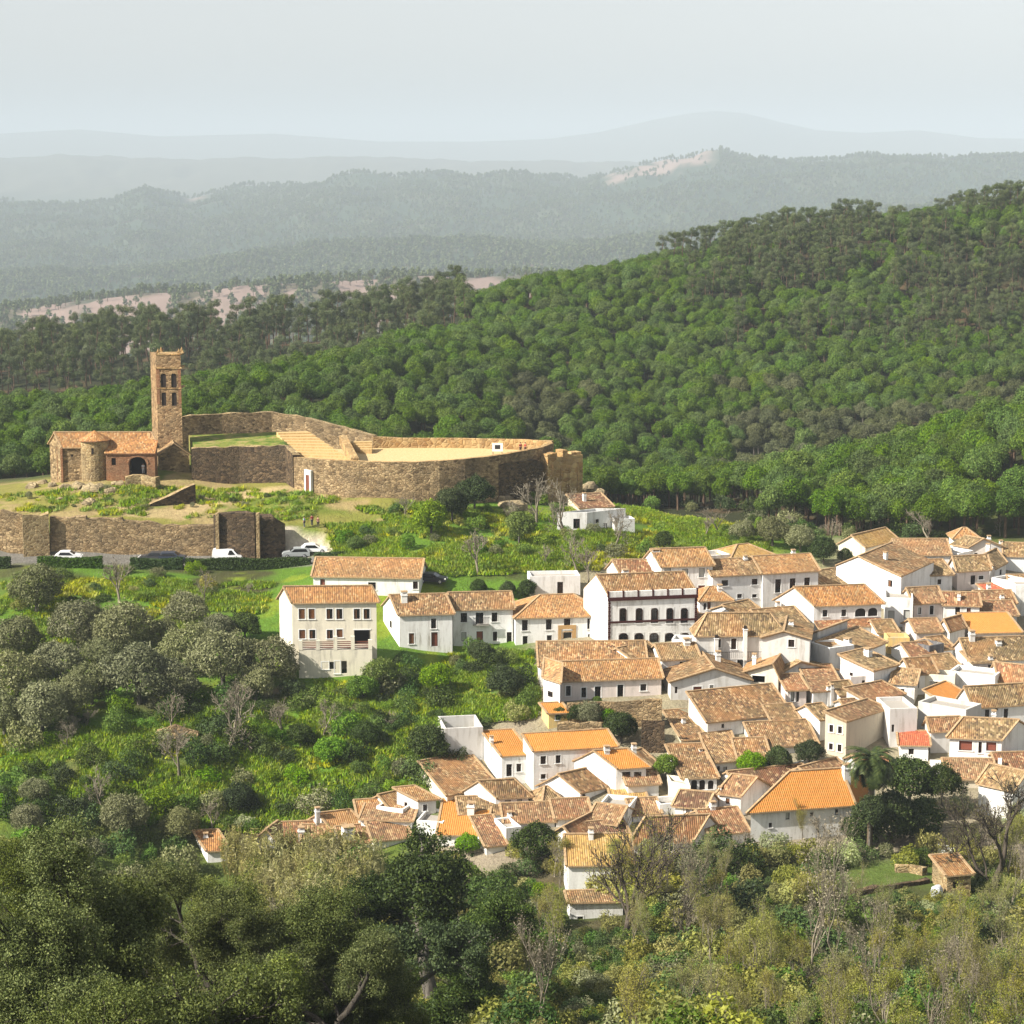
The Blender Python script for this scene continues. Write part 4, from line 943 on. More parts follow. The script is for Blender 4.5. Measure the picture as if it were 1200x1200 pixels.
# ------------------------------------------------------------------ castle hill
def wall_line(name, label, pts, th, mat, cat='wall', down=2.5, cap=None, rough=.12, seed=0, group=None):
    """pts: (px, py of the top, distance[, py of the foot]) -> one thick wall with an uneven top"""
    r = random.Random(seed)
    pts = [(q[0], q[1], hit(q[0], q[3])[1], q[3] + 12) if q[2] is None else q for q in pts]
    W = [P(q[0], q[1], q[2]) for q in pts]
    Z0 = [P(q[0], q[3], q[2])[2] if len(q) > 3 else float(zt(W[i][0], W[i][1])) - down for i, q in enumerate(pts)]
    S = []
    for i in range(len(W) - 1):
        n = max(1, int(np.linalg.norm(W[i + 1] - W[i]) / 1.2))
        for k in range(n): S.append((W[i] * (1 - k / n) + W[i + 1] * k / n, Z0[i] * (1 - k / n) + Z0[i + 1] * k / n))
    S.append((W[-1], Z0[-1]))
    org = W[0].copy(); mb = MB()
    pr = None
    for i, (p, z0) in enumerate(S):
        a, b = S[max(0, i - 1)][0], S[min(len(S) - 1, i + 1)][0]
        d = (b - a)[:2]; d = d / (np.linalg.norm(d) + 1e-9); nn = np.array((-d[1], d[0])) * th
        zt_ = p[2] + (r.random() - .6) * rough
        f, k = p[:2] - org[:2], p[:2] + nn - org[:2]
        cur = [(*f, z0 - org[2]), (*f, zt_ - org[2]), (*k, zt_ + (r.random() - .5) * rough - org[2]), (*k, z0 - org[2])]
        if pr:
            for a_, b_ in ((0, 1), (1, 2), (2, 3)): mb.poly([pr[a_], cur[a_], cur[b_], pr[b_]], 1 if (cap and a_ == 1) else 0)
        else: mb.poly(cur[::-1])
        pr = cur
    mb.poly(pr)
    return tag(mb.build(name, [mat, cap or mat], None, org), label, cat, group)

def x_church(root, L, by, h, s, wc):
    # round apse
    cx = (112 - 73) / s; r = 2.3; m = MB()
    m.cyl((cx, -.6), r, r, -4, h + 1.4, 22); m.build('apse', ST_PALE, root)
    m = MB()
    for k in range(20):
        a, b = PI * 2 * k / 20, PI * 2 * (k + 1) / 20
        m.poly([(cx + 2.65 * math.cos(a), -.6 + 2.65 * math.sin(a), h + 1.25), (cx + 2.65 * math.cos(b), -.6 + 2.65 * math.sin(b), h + 1.25), (cx, -.6, h + 2.75)], 0, [(k * .8, 0), (k * .8 + .8, 0), (k * .8 + .4, 3)])
        m.poly([(cx + 2.65 * math.cos(b), -.6 + 2.65 * math.sin(b), h + 1.25), (cx + 2.65 * math.cos(a), -.6 + 2.65 * math.sin(a), h + 1.25), (cx + 2.65 * math.cos(a), -.6 + 2.65 * math.sin(a), h + 1.1), (cx + 2.65 * math.cos(b), -.6 + 2.65 * math.sin(b), h + 1.1)], 1)
    m.build('apse_roof', [TILE, BRICK], root, col=TONES['org'])
    m = MB(); m.box(cx - .18, cx + .18, -.6 - r - .03, -.6 - r + .5, h - .9, h + .1); m.build('slit_window', DARK, root)
    # porch with the round arch
    x0, hp, d = (127 - 73) / s, h - .8, 2.6
    m = MB(); ax = (164 - 73) / s; aw, ah, az = 2.9, 3.1, h - (555 - 523) / s
    az = max(az, .3)
    wx = (136 - 73) / s
    wall_face(m, (x0, -d), (L, -d), -4, [(0, hp), (1, hp)], [(ax - aw / 2 - x0, ax + aw / 2 - x0, az, az + ah), (wx - .35 - x0, wx + .35 - x0, hp - 2.0, hp - .8)], depth=.5)
    wall_face(m, (L, -d), (L, 0), -4, [(0, hp), (1, hp + 1.4)], []); wall_face(m, (x0, 0), (x0, -d), -4, [(0, hp + 1.4), (1, hp)], [])
    m.build('porch_wall', BRICK, root)
    m = MB(); n = 14
    T = [(-aw / 2 + aw * i / n, ah - 1.25 + 1.25 * math.sqrt(max(0, 1 - (2 * i / n - 1) ** 2))) for i in range(n + 1)]
    for (a, za), (b, zb) in zip(T[:-1], T[1:]):
        m.poly([(a, -.01, za), (b, -.01, zb), (b, -.01, ah + .02), (a, -.01, ah + .02)]); m.poly([(a, -.01, za), (a, .5, za), (b, .5, zb), (b, -.01, zb)])
        m.hexa([(a * 1.13, -.09, za + .02), (b * 1.13, -.09, zb + .02), (b * 1.13, 0, zb + .02), (a * 1.13, 0, za + .02), (a * 1.25, -.09, za + .3), (b * 1.25, -.09, zb + .3), (b * 1.25, 0, zb + .3), (a * 1.25, 0, za + .3)])
    ar = m.build('porch_arch', BRICK, root, (ax, -d, az))
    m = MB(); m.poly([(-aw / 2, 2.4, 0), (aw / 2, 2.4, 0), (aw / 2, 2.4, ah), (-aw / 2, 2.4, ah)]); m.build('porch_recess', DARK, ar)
    m = MB(); m.poly([(wx - .35, -d + .4, hp - 2.0), (wx + .35, -d + .4, hp - 2.0), (wx + .35, -d + .4, hp - .8), (wx - .35, -d + .4, hp - .8)]); m.build('window', DARK, root)
    m = MB(); roof_panel(m, [(x0 - .2, -d - .25, hp + .05), (L + .15, -d - .25, hp + .05), (L + .15, .6, hp + 1.75), (x0 - .2, .6, hp + 1.75)], seed=5); m.build('porch_roof', [TILE, BRICK], root, col=TONES['org'])
    # buttress strips of brick on the sunlit end
    for k, (u, w) in enumerate(((.45, .35), (.75, .35), (-.02, .5))):
        m = MB(); p = np.array((0, 0)) + u * by * np.array((-.0, 1.0)); m.box(-.35 + (-2.2) * u, .0 + (-2.2) * u, p[1] - w / 2, p[1] + w / 2, -4, h - .3); m.build('buttress', BRICK, root)

H((73, 523), (184, 523), 562, 'brown stone hilltop church with round apse, arched brick porch and tiled roofs', C=(58, 519), D=364, rise=2.0, tone='org', wmat=ST_WALL, cat='church', name='stone_church', extra=x_church, win=[(84, 534, 1, 1, 'n')])

def x_tower(root, L, by, h, s, wc):
    m = MB()
    for z, o, t in ((h - 2.0, .14, .22), (h - 5.4, .10, .18), (h + .25, .09, .22)):
        m.box(-o, L + o, -o, by + o, z, z + t)
    m.build('cornice_band', OCHRE, root)
    for x, y in ((.3, .3), (L - .3, .3), (.3, by - .3), (L - .3, by - .3)):
        q = MB(); q.box(x - .24, x + .24, y - .24, y + .24, h + .5, h + .85); q.cyl((x, y), .22, .02, h + .85, h + 1.35, 8); q.build('finial', OCHRE, root)
    m = MB()
    m.box(-.004, .5, -.06, -.005, h - 8, h - 2.02); m.box(L - .5, L + .004, -.06, -.005, h - 8, h - 2.02); m.box(-.07, -.003, -.05, .5, h - 8, h - 2.02); m.box(-.07, -.003, by - .5, by, h - 8, h - 2.02)
    m.build('corner_pilaster', BRICK, root)
H((183, 418), (211.5, 418), 532, 'square stone bell tower with paired arched openings and corner finials', C=(176, 415.5), D=371, roof='flat', wmat=ST_TOWER, cat='tower', name='bell_tower', extra=x_tower,
  win=[(190.8, 447, 6.2, 18, 'B'), (203, 447, 6.2, 18, 'B'), (190.8, 468, 5.4, 16, 'B'), (203, 468, 5.6, 16, 'B')])
H((186, 533), (222, 532), 559, 'small stone gabled annexe at the foot of the bell tower', D=367, dep=4.5, roof='f', rise=1.9, tone='moss', wmat=ST_WALL, cat='building', name='gabled_annexe', ridge=False)

# curtain walls
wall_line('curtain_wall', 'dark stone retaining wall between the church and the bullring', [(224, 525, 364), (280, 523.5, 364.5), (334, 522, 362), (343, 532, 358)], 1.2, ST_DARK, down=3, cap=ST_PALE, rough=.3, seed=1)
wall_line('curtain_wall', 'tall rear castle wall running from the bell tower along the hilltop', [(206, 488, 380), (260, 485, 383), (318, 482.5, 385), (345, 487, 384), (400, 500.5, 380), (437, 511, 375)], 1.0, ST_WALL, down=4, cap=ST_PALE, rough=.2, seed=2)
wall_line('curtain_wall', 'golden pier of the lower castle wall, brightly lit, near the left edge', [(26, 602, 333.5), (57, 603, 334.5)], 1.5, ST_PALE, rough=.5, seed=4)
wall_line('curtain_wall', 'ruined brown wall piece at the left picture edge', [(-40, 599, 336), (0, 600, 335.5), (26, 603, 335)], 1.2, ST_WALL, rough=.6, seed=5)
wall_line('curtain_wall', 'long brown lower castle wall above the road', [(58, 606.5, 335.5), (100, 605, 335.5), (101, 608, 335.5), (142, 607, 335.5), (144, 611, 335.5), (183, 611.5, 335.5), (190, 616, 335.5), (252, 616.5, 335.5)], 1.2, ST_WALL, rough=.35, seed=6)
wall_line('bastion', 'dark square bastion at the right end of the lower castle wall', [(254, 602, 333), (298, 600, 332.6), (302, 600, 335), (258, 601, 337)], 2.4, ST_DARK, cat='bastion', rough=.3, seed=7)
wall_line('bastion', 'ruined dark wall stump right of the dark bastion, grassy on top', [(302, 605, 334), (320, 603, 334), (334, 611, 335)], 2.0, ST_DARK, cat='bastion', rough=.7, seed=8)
for xa, lab in ((252, 'pale strip standing in for sunlight left of the dark bastion'), (299.5, 'pale strip standing in for sunlight right of the dark bastion')):
    wall_line('sunlit_strip', lab, [(xa, 602, 332.4), (xa + 4, 601, 332.4)], 1.0, ST_PALE, cat='sunlit strip', rough=.1, seed=9)  # sunlight on the bastion corners, put in as pale stone strips
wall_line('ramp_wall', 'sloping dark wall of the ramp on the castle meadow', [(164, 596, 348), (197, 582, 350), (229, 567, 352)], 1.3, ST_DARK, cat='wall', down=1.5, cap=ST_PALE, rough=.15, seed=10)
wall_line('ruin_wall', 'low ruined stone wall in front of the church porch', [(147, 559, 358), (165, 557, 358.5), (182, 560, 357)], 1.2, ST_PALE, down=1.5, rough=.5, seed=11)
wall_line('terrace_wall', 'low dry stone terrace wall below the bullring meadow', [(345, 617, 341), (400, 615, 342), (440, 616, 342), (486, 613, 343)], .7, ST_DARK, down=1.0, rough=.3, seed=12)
wall_line('terrace_wall', 'low pale retaining wall along the foot of the hedge', [(60, 674, 325), (150, 675, 325), (250, 677, 325), (366, 678, 324)], .5, ST_PALE, down=1.2, rough=.2, seed=13)
wall_line('terrace_wall', 'reddish stone garden wall left below the pinkish farmhouse', [(653, 847, 264), (705, 847, 264)], .5, ST_WALL, down=2.5, rough=.3, seed=14)
wall_line('terrace_wall', 'reddish stone garden wall right below the pinkish farmhouse', [(752, 845, 262), (779, 845, 262)], .5, ST_DARK, down=2.2, rough=.3, seed=15)
wall_line('terrace_wall', 'grey retaining wall under the potted terrace of the pinkish farmhouse', [(664, 824, 268), (720, 822, 267.5), (776, 820, 267)], .5, ST_WALL, down=1.0, rough=.2, seed=16)
wall_line('terrace_wall', 'short dry stone wall beside the bare bush on the olive slope', [(183, 858, 268), (205, 852, 268), (232, 855, 268)], .8, ST_WALL, down=1.0, rough=.6, seed=17)
wall_line('terrace_wall', 'pale dry stone wall among the valley vegetable plots', [(1050, 1014, None, 1023), (1066, 1013, None, 1024), (1081, 1017, None, 1027)], .8, ST_PALE, down=2.0, rough=.4, seed=18)
wall_line('terrace_wall', 'dark dry stone wall edging the green vegetable plot', [(1000, 1046, None, 1052), (1040, 1037, None, 1045), (1090, 1029, None, 1036)], .7, ST_DARK, down=1.5, rough=.4, seed=19)
wall_line('terrace_wall', 'white plastered ruin wall above the vegetable plots', [(1099, 991, None, 1004), (1124, 999, None, 1011)], .5, WASH, down=2.5, rough=.4, seed=20)
wall_line('terrace_wall', 'short broken pale wall in the valley thicket', [(822, 1020, None, 1029), (852, 1017, None, 1027)], .6, ST_PALE, down=1.5, rough=.3, seed=21)

# bullring on the hilltop
br = tag(empty('bullring', P(484, 575, 349)), 'round stone bullring with sand floor and stepped seats on the castle hill', 'bullring')
def rel(v): return np.array(v) - np.array(br.location)
FZ = -51.0
front = [(344, 536, 358), (362, 537.5, 354.5), (385, 539, 352.5), (415, 540.4, 350.5), (450, 541.4, 349.5), (484, 541.6, 349), (515, 540, 349.3), (545, 537.7, 350.5), (572, 535, 353), (596, 531.5, 356), (618, 527.5, 359.5), (636, 524, 363), (648, 519.5, 367)]
back = [(646, 516.8, 370), (610, 515.2, 373), (560, 514.2, 375), (515, 513.6, 375.5), (472, 513.5, 375.5), (437, 511.5, 375)]
def ring_wall(pts, name, mat, th, zfoot, cap, seed, out=-1):
    r = random.Random(seed); mb = MB(); W = [P(*p) for p in pts]; S = []
    for i in range(len(W) - 1):
        n = max(1, int(np.linalg.norm(W[i + 1] - W[i]) / 1.0))
        S += [W[i] * (1 - k / n) + W[i + 1] * k / n for k in range(n)]
    S.append(W[-1]); pr = None
    for i, p in enumerate(S):
        d = (S[min(len(S) - 1, i + 1)] - S[max(0, i - 1)])[:2]; d = d / np.linalg.norm(d); nn = np.array((-d[1], d[0])) * th
        z0 = zfoot if zfoot is not None else float(zt(p[0], p[1])) - 2.5
        f, k = np.array((p[0], p[1], 0)), np.array((p[0] + nn[0], p[1] + nn[1], 0)); z1 = p[2] + (r.random() - .5) * .06
        cur = [rel(f + (0, 0, z0)), rel(f + (0, 0, z1)), rel(k + (0, 0, z1)), rel(k + (0, 0, z0))]
        if pr is not None:
            for a, b in ((0, 1), (1, 2), (2, 3)): mb.poly([pr[a], cur[a], cur[b], pr[b]], 1 if a == 1 else 0)
        else: mb.poly(cur[::-1])
        pr = cur
    mb.poly(pr)
    return mb.build(name, [mat, cap], br)
ring_wall(front, 'front_wall', ST_WALL, .9, None, OCHRE, 1)
ring_wall(back, 'back_wall', OCHRE, -.8, FZ - 5, OCHRE, 2)
ring_wall([(648, 519.5, 367), (646, 516.8, 370)], 'end_wall', OCHRE, .8, FZ - 5, OCHRE, 3)
pl = [rel((*P(*p)[:2], FZ)) for p in front] + [rel((*P(*p)[:2], FZ)) for p in back] + [rel((*P(401, 512, 374)[:2], FZ)), rel((*P(326, 505, 374)[:2], FZ))]
m = MB(); m.poly(pl); m.poly([p - (0, 0, .4) for p in pl[::-1]]); m.build('arena_floor', SAND, br)
T0, T1, B0, B1 = (np.array(on_plane(a, b, z)) for a, b, z in ((324, 506.5, -48.3), (360, 505.5, -48.3), (346, 536, -50.6), (412, 539.5, -50.75)))
NS = 10
for k in range(NS):                                           # stepped seats rising to the back wall
    a, b = k / NS, (k + 1) / NS
    z = -50.62 + 2.35 * k / (NS - 1)
    q = [B0 * (1 - a) + T0 * a, B1 * (1 - a) + T1 * a, B1 * (1 - b) + T1 * b, B0 * (1 - b) + T0 * b]
    m = MB(); m.hexa([rel((p[0], p[1], FZ - 1.5)) for p in q] + [rel((p[0], p[1], z)) for p in q]); m.build('stepped_seat', mat_bark('seat_stone', (.42, .28, .12), (.60, .43, .21)) if k == 0 else bpy.data.materials['seat_stone'], br)
for k in range(4):
    a, b = P(410 + k * 4, 516 + k * 3, 372 - k * 1.0), P(436, 519 + k * 2.4, 372.5 - k * 1.2)
    m = MB(); m.bar(rel((a[0], a[1], FZ + .75 - k * .2)), rel((b[0], b[1], FZ + .75 - k * .2)), 1.3, 1.5 - k * .1); m.build('stepped_seat', bpy.data.materials['seat_stone'], br)
m = MB(); a, b = P(402, 511.5, 373.5), P(416, 539, 351.6)
m.bar(rel((a[0], a[1], a[2] - .6)), rel((b[0], b[1], b[2] - .5)), 1.2, 1.6); m.build('stair_wall', OCHRE, br)
# door with pale surround in the front wall
a = P(353, 560, 356.4); c = P(369, 560, 353.6); d = (c - a)[:2]; yw = math.atan2(d[1], d[0]); mid = (P(361, 570, 354.5))
m = MB(); m.box(-.85, -.5, -.12, .3, -.9, 2.7); m.box(.5, .85, -.12, .3, -.9, 2.7); m.box(-.5, .5, -.12, .3, 1.9, 2.7)
dr = m.build('door_surround', TRIMW, br, rel(mid), yw)
m = MB(); m.box(-.5, .5, -.02, .2, -.9, 1.9); m.build('door_leaf', DOORW, dr)
# ruined golden masonry at its right end
def x_ruin(root, L, by, h, s, wc):
    r = random.Random(3)
    for k in range(7):
        m = MB(); x = L * k / 7; w = L / 7
        m.box(x + .02, x + w - .02, .05 + r.random() * .4, by - .4, h - .6, h + .2 + r.random() * 1.5); m.build('broken_top', OCHRE, root)
    for k in range(4):
        m = MB(); x = L * (.12 + .24 * k); m.box(x, x + .35, -.2, -.004, -2 + r.random() * 2, h - .6 - r.random()); m.build('pilaster', OCHRE, root)
H((642, 540), (683, 536), 583, 'ruined golden masonry block at the right end of the bullring', C=(634, 538), D=361, roof='flat', wmat=OCHRE, cat='ruin', name='masonry_ruin', extra=x_ruin)
wall_line('retaining_wall', 'overgrown dark retaining wall under the right part of the bullring', [(560, 548, 352.5), (590, 545, 355), (612, 541, 358), (636, 540, 361)], 1.5, ST_DARK, down=3, rough=.8, seed=22)
# grass terrace held by the dark wall
m = MB()
q = [P(229, 524.5, 365.6), P(282, 523.5, 365.8), P(334, 522.3, 364), P(343, 529, 361.5), P(330, 506, 381), P(221, 510, 380)]
m.poly(q); m.poly([p - (0, 0, 5) for p in q[::-1]])
for a, b in zip(q, q[1:] + q[:1]): m.poly([a - (0, 0, 5), b - (0, 0, 5), b, a])
gt = NT('short_turf'); gtn = gt.noise(.5, gt.n('ShaderNodeNewGeometry').outputs['Position'], 5, .7)
gt.color(gt.ramp(gtn, [(.36, (.06, .11, .012)), (.5, (.15, .18, .03)), (.62, (.27, .22, .08))])); gt.bump(gtn, .3)
tag(m.build('grass_terrace', gt.mat), kind='structure')

# ------------------------------------------------------------------ cars
PAINT = {}
def car(px, py, D, label, colr, kind='car', flip=False, yaw=0.0):
    L, W, Hh = {'van': (4.6, 1.85, 2.0), 'car': (4.1, 1.75, 1.45), 'suv': (4.2, 1.75, 1.6)}[kind]
    p = P(px, py, D); z = float(zt(p[0], p[1]))
    root = tag(empty('parked_van' if kind == 'van' else 'parked_car', (p[0], p[1], z), yaw + (PI if flip else 0)), label, 'van' if kind == 'van' else 'car', 'cars parked below the castle')
    if colr not in PAINT:
        mm = plain('car_paint', colr, .35, .5); PAINT[colr] = mm
    prof = {'van': [(-2.3, .35), (-2.3, 1.2), (-2.2, 1.9), (-1.9, 2.0), (.6, 2.0), (.95, 1.9), (1.55, 1.22), (2.15, 1.02), (2.3, .8), (2.3, .35)],
            'car': [(-2.05, .32), (-2.05, .85), (-1.85, .98), (-1.35, 1.38), (-.9, 1.45), (.2, 1.43), (.95, .98), (1.8, .82), (2.05, .62), (2.05, .32)],
            'suv': [(-2.1, .36), (-2.1, 1.0), (-1.95, 1.5), (-1.6, 1.6), (.3, 1.58), (.95, 1.08), (1.85, .95), (2.1, .72), (2.1, .36)]}[kind]
    m = MB(); zmid = prof[1][1] * .9
    def yw_(zz): return W / 2 - max(0, zz - zmid) * .16
    n = len(prof)
    for sgn in (-1, 1):
        pts = [(x, sgn * yw_(zz), zz) for x, zz in prof]; m.poly(pts if sgn < 0 else pts[::-1])
    for i in range(n):
        (x0, z0), (x1, z1) = prof[i], prof[(i + 1) % n]
        m.poly([(x0, -yw_(z0), z0), (x0, yw_(z0), z0), (x1, yw_(z1), z1), (x1, -yw_(z1), z1)])
    b = m.build('body', PAINT[colr], root)
    zt1, zb = Hh - .14, zmid + .12
    xr, xf = {'van': (.1, 1.25), 'car': (-1.45, .72), 'suv': (-1.8, .75)}[kind]
    for sgn in (-1, 1):
        m = MB(); q = [(xr, zb), (xf, zb), (xf - .55, zt1), (xr + .25, zt1)]
        pts = [(x, sgn * (yw_(zz) + .006), zz) for x, zz in q]; m.poly(pts if sgn < 0 else pts[::-1]); m.build('side_window', GLASS, b)
    for i in range(n - 1):
        (x0, z0), (x1, z1) = prof[i], prof[i + 1]
        if x1 > x0 and z0 - z1 > .3 and z0 > 1.1:
            m = MB(); d = np.array((x1 - x0, z1 - z0)); nn = np.array((-d[1], d[0])) / np.linalg.norm(d) * .008
            f = lambda t: (x0 + d[0] * t + nn[0], z0 + d[1] * t + nn[1])
            a_, b_ = f(.1), f(.95)
            m.poly([(a_[0], -yw_(a_[1]) + .1, a_[1]), (b_[0], -yw_(b_[1]) + .1, b_[1]), (b_[0], yw_(b_[1]) - .1, b_[1]), (a_[0], yw_(a_[1]) - .1, a_[1])][::-1]); m.build('windscreen', GLASS, b)
    for sx in (-L * .31, L * .31):
        for sy in (-1, 1):
            t = MB(); t.cyl((0, 0), .33, .33, -.1, .1, 18); t.poly([(.33 * math.cos(-a), .33 * math.sin(-a), -.1) for a in np.linspace(0, 2 * PI, 18, False)])
            w = t.build('wheel', IRON, root, (sx, sy * (W / 2 - .06), .33)); w.rotation_euler = (PI / 2, 0, 0)
            t = MB(); t.cyl((0, 0), .2, .18, .1, .115, 14); t.cyl((0, 0), .18, .2, -.115, -.1, 14); t.build('rim', plain('wheel_rim', (.5, .5, .52), .4, .5, .6) if 'wheel_rim' not in bpy.data.materials else bpy.data.materials['wheel_rim'], w)
    for sy in (-1, 1):
        t = MB(); t.box(L / 2 - .16, L / 2 + .012, sy * .62 - .16, sy * .62 + .16, .62, .78); t.build('headlight', TRIMW, root)
    return root
car(267, 658, 333, 'white panel van parked beneath the dark bastion', (.8, .8, .8), 'van', yaw=.03)
car(81, 660, 332.5, 'white car behind the hedge at the far left', (.75, .75, .75), 'car', yaw=.05)
car(179, 660, 333, 'dark grey car behind the hedge, left of a pair', (.05, .05, .055), 'car', flip=True)
car(203, 660, 333, 'dark blue car behind the hedge, right of a pair', (.035, .045, .07), 'suv')
car(347, 660, 333.6, 'silver estate car parked right of the ruined stump', (.32, .34, .34), 'suv', flip=True, yaw=.1)
car(368, 660, 334.2, 'white car parked right of the silver estate car', (.8, .8, .8), 'car', yaw=.1)
car(507, 684, 312, 'black car parked behind the long orange roof', (.02, .02, .025), 'car', yaw=-.2)

# ------------------------------------------------------------------ people
SKIN = plain('skin', (.45, .26, .18), .6)
def person(p, label, shirt, trous, yaw=0.0, hair=(.03, .02, .015), stride=.16):
    root = tag(empty('person', p, yaw), label, 'person', 'visitors on the castle hill')
    def skin(name, V, E, Rr, mat, par, lev=1):
        me = bpy.data.meshes.new(name); me.from_pydata(V, E, [])
        o = link(name, me, par); me.materials.append(mat)
        md = o.modifiers.new('skin', 'SKIN')
        for v, r_ in zip(me.skin_vertices[0].data, Rr): v.radius = (r_, r_)
        me.skin_vertices[0].data[0].use_root = True
        s2 = o.modifiers.new('sub', 'SUBSURF'); s2.levels = s2.render_levels = lev
        return o
    s = stride
    V = [(0, 0, .95), (0, 0, 1.2), (0, 0, 1.42), (0, .01, 1.52), (0, .02, 1.60), (0, .02, 1.70),
         (.19, 0, 1.40), (.25, .02, 1.12), (.24, .10, .86), (.24, .13, .76), (-.19, 0, 1.40), (-.25, .0, 1.12), (-.24, .06, .86), (-.24, .08, .76),
         (.10, 0, .88), (.11, s * .6, .48), (.11, s * .4, .08), (.11, s * .4 + .16, .05), (-.10, 0, .88), (-.11, -s * .2, .48), (-.11, -s, .08), (-.11, -s + .16, .05)]
    E = [(0, 1), (1, 2), (2, 3), (3, 4), (4, 5), (2, 6), (6, 7), (7, 8), (8, 9), (2, 10), (10, 11), (11, 12), (12, 13), (0, 14), (14, 15), (15, 16), (16, 17), (0, 18), (18, 19), (19, 20), (20, 21)]
    Rr = [.14, .14, .15, .06, .09, .10, .065, .05, .04, .03, .065, .05, .04, .03, .095, .065, .045, .04, .095, .065, .045, .04]
    b = skin('body', V, E, Rr, SKIN, root)
    skin('shirt', [V[i] for i in (0, 1, 2, 6, 7, 10, 11)], [(0, 1), (1, 2), (2, 3), (3, 4), (2, 5), (5, 6)], [.165, .165, .175, .085, .07, .085, .07], plain('cloth', shirt, .9), root)
    skin('trousers', [V[i] for i in (0, 14, 15, 16, 18, 19, 20)], [(0, 1), (1, 2), (2, 3), (0, 4), (4, 5), (5, 6)], [.16, .115, .085, .065, .115, .085, .065], plain('cloth', trous, .9), root)
    h = MB(); h.cyl((0, .0), .115, .09, 1.64, 1.76, 10); h.build('hair', plain('hair', hair, .8), root)
    return root
def stand(px, py, D): q = P(px, py, D); return (q[0], q[1], float(zt(q[0], q[1])))
person(stand(357, 641, 338), 'person in a pale blue jacket walking on the path right of the ruined stump', (.35, .5, .62), (.06, .07, .1), 1.2)
person(stand(366, 640, 339), 'person in a dark red top on the path beside the pale blue jacket', (.25, .04, .04), (.05, .05, .06), .4)
person(stand(373, 641, 338.5), 'person in brown clothes at the right of the path group', (.16, .08, .05), (.04, .035, .03), -.6)
q = on_plane(610, 530.5, FZ); person(q, 'person in dark red standing at the arena edge, left of two', (.2, .03, .03), (.04, .03, .03), .2)
q = on_plane(615.5, 530.5, FZ); person(q, 'person in red standing at the arena edge, right of two', (.32, .05, .03), (.07, .03, .03), -.7)
q = P(168, 555, 363); person((q[0], q[1], q[2]), 'person in white standing under the porch arch', (.75, .75, .75), (.6, .6, .6), .1)
# white board in the arena
m = MB(); m.box(-.9, .9, -.05, .05, .5, 1.9); m.box(-.8, -.7, -.04, .04, 0, .5, 1); m.box(.7, .8, -.04, .04, 0, .5, 1); m.box(-.45, .45, -.07, -.052, .9, 1.6, 1)
q = on_plane(583, 532.5, FZ); tag(m.build('notice_board', [TRIMW, IRON], None, q), 'small white notice board standing on the arena sand', 'notice board')

# ------------------------------------------------------------------ valley plots
H((1110, 1026), (1138, 1024), 1050, 'small stone shed with orange tile roof among the vegetable plots', dep=4, roof='sb', rise=.7, tone='org', wmat=ST_PALE, name='garden_shed', cat='shed', win=[(1120, 1038, 6, 8, 'n')])
def lump(name, p, sx, sy, sz, mat, label, cat, seed=0, group=None, sub=3):
    bm_v, bm_f = ICO[sub]
    r = np.random.default_rng(seed); v = bm_v.copy()
    k = 1 + .28 * (np.sin(v @ r.normal(0, 2.2, 3) + r.random() * 6) + np.sin(v @ r.normal(0, 3.4, 3))) * .5 + .05 * r.normal(size=len(v))
    v = v * k[:, None] * np.array((sx, sy, sz))
    return tag(link(name, mesh_np(name, v, [bm_f], [mat]), None, p, r.random() * 6), label, cat, group)
import bmesh
ICO = {}
for k in (1, 2, 3):
    b = bmesh.new(); bmesh.ops.create_icosphere(b, subdivisions=k, radius=1)
    ICO[k] = (np.array([v.co[:] for v in b.verts]), np.array([[v.index for v in f.verts] for f in b.faces])); b.free()
q = hit(1098, 1050); lump('covered_pile', (q[0], q[1], float(zt(q[0], q[1])) + .4), 1.0, .7, .7, plain('grey_white_sheet', (.55, .57, .6), .6), 'pile under a pale grey sheet beside the garden shed', 'covered pile', 5)
ROCK = mat_stone('lichen_rock', [(.22, .17, .10), (.36, .28, .16), (.45, .37, .22)], .9, (.2, .16, .09))
for k, (x, y, s_) in enumerate([(38, 572, 1.5), (50, 567, 1.2), (62, 570, 1.0), (78, 573, 1.3), (92, 572, 1.6), (106, 575, 1.8), (118, 573, 1.4), (130, 577, 1.2), (70, 588, 1.0), (105, 590, 1.3), (138, 568, 1.1), (600, 596, 2.6), (615, 588, 2.2), (590, 588, 2.0), (635, 585, 1.8), (700, 578, 1.6), (562, 588, 1.5), (690, 572, 1.8)]):
    q = hit(x, y, 330, 400); lump('rock', (q[0], q[1], q[2] + .1), s_, s_ * .8, s_ * .55, ROCK, 'lichened rock outcrop on the castle hill slope' if x > 500 else 'pale rock in the grass below the church', 'rock', 30 + k, 'rocks under the bullring end' if x > 500 else 'rocks below the church', 2)
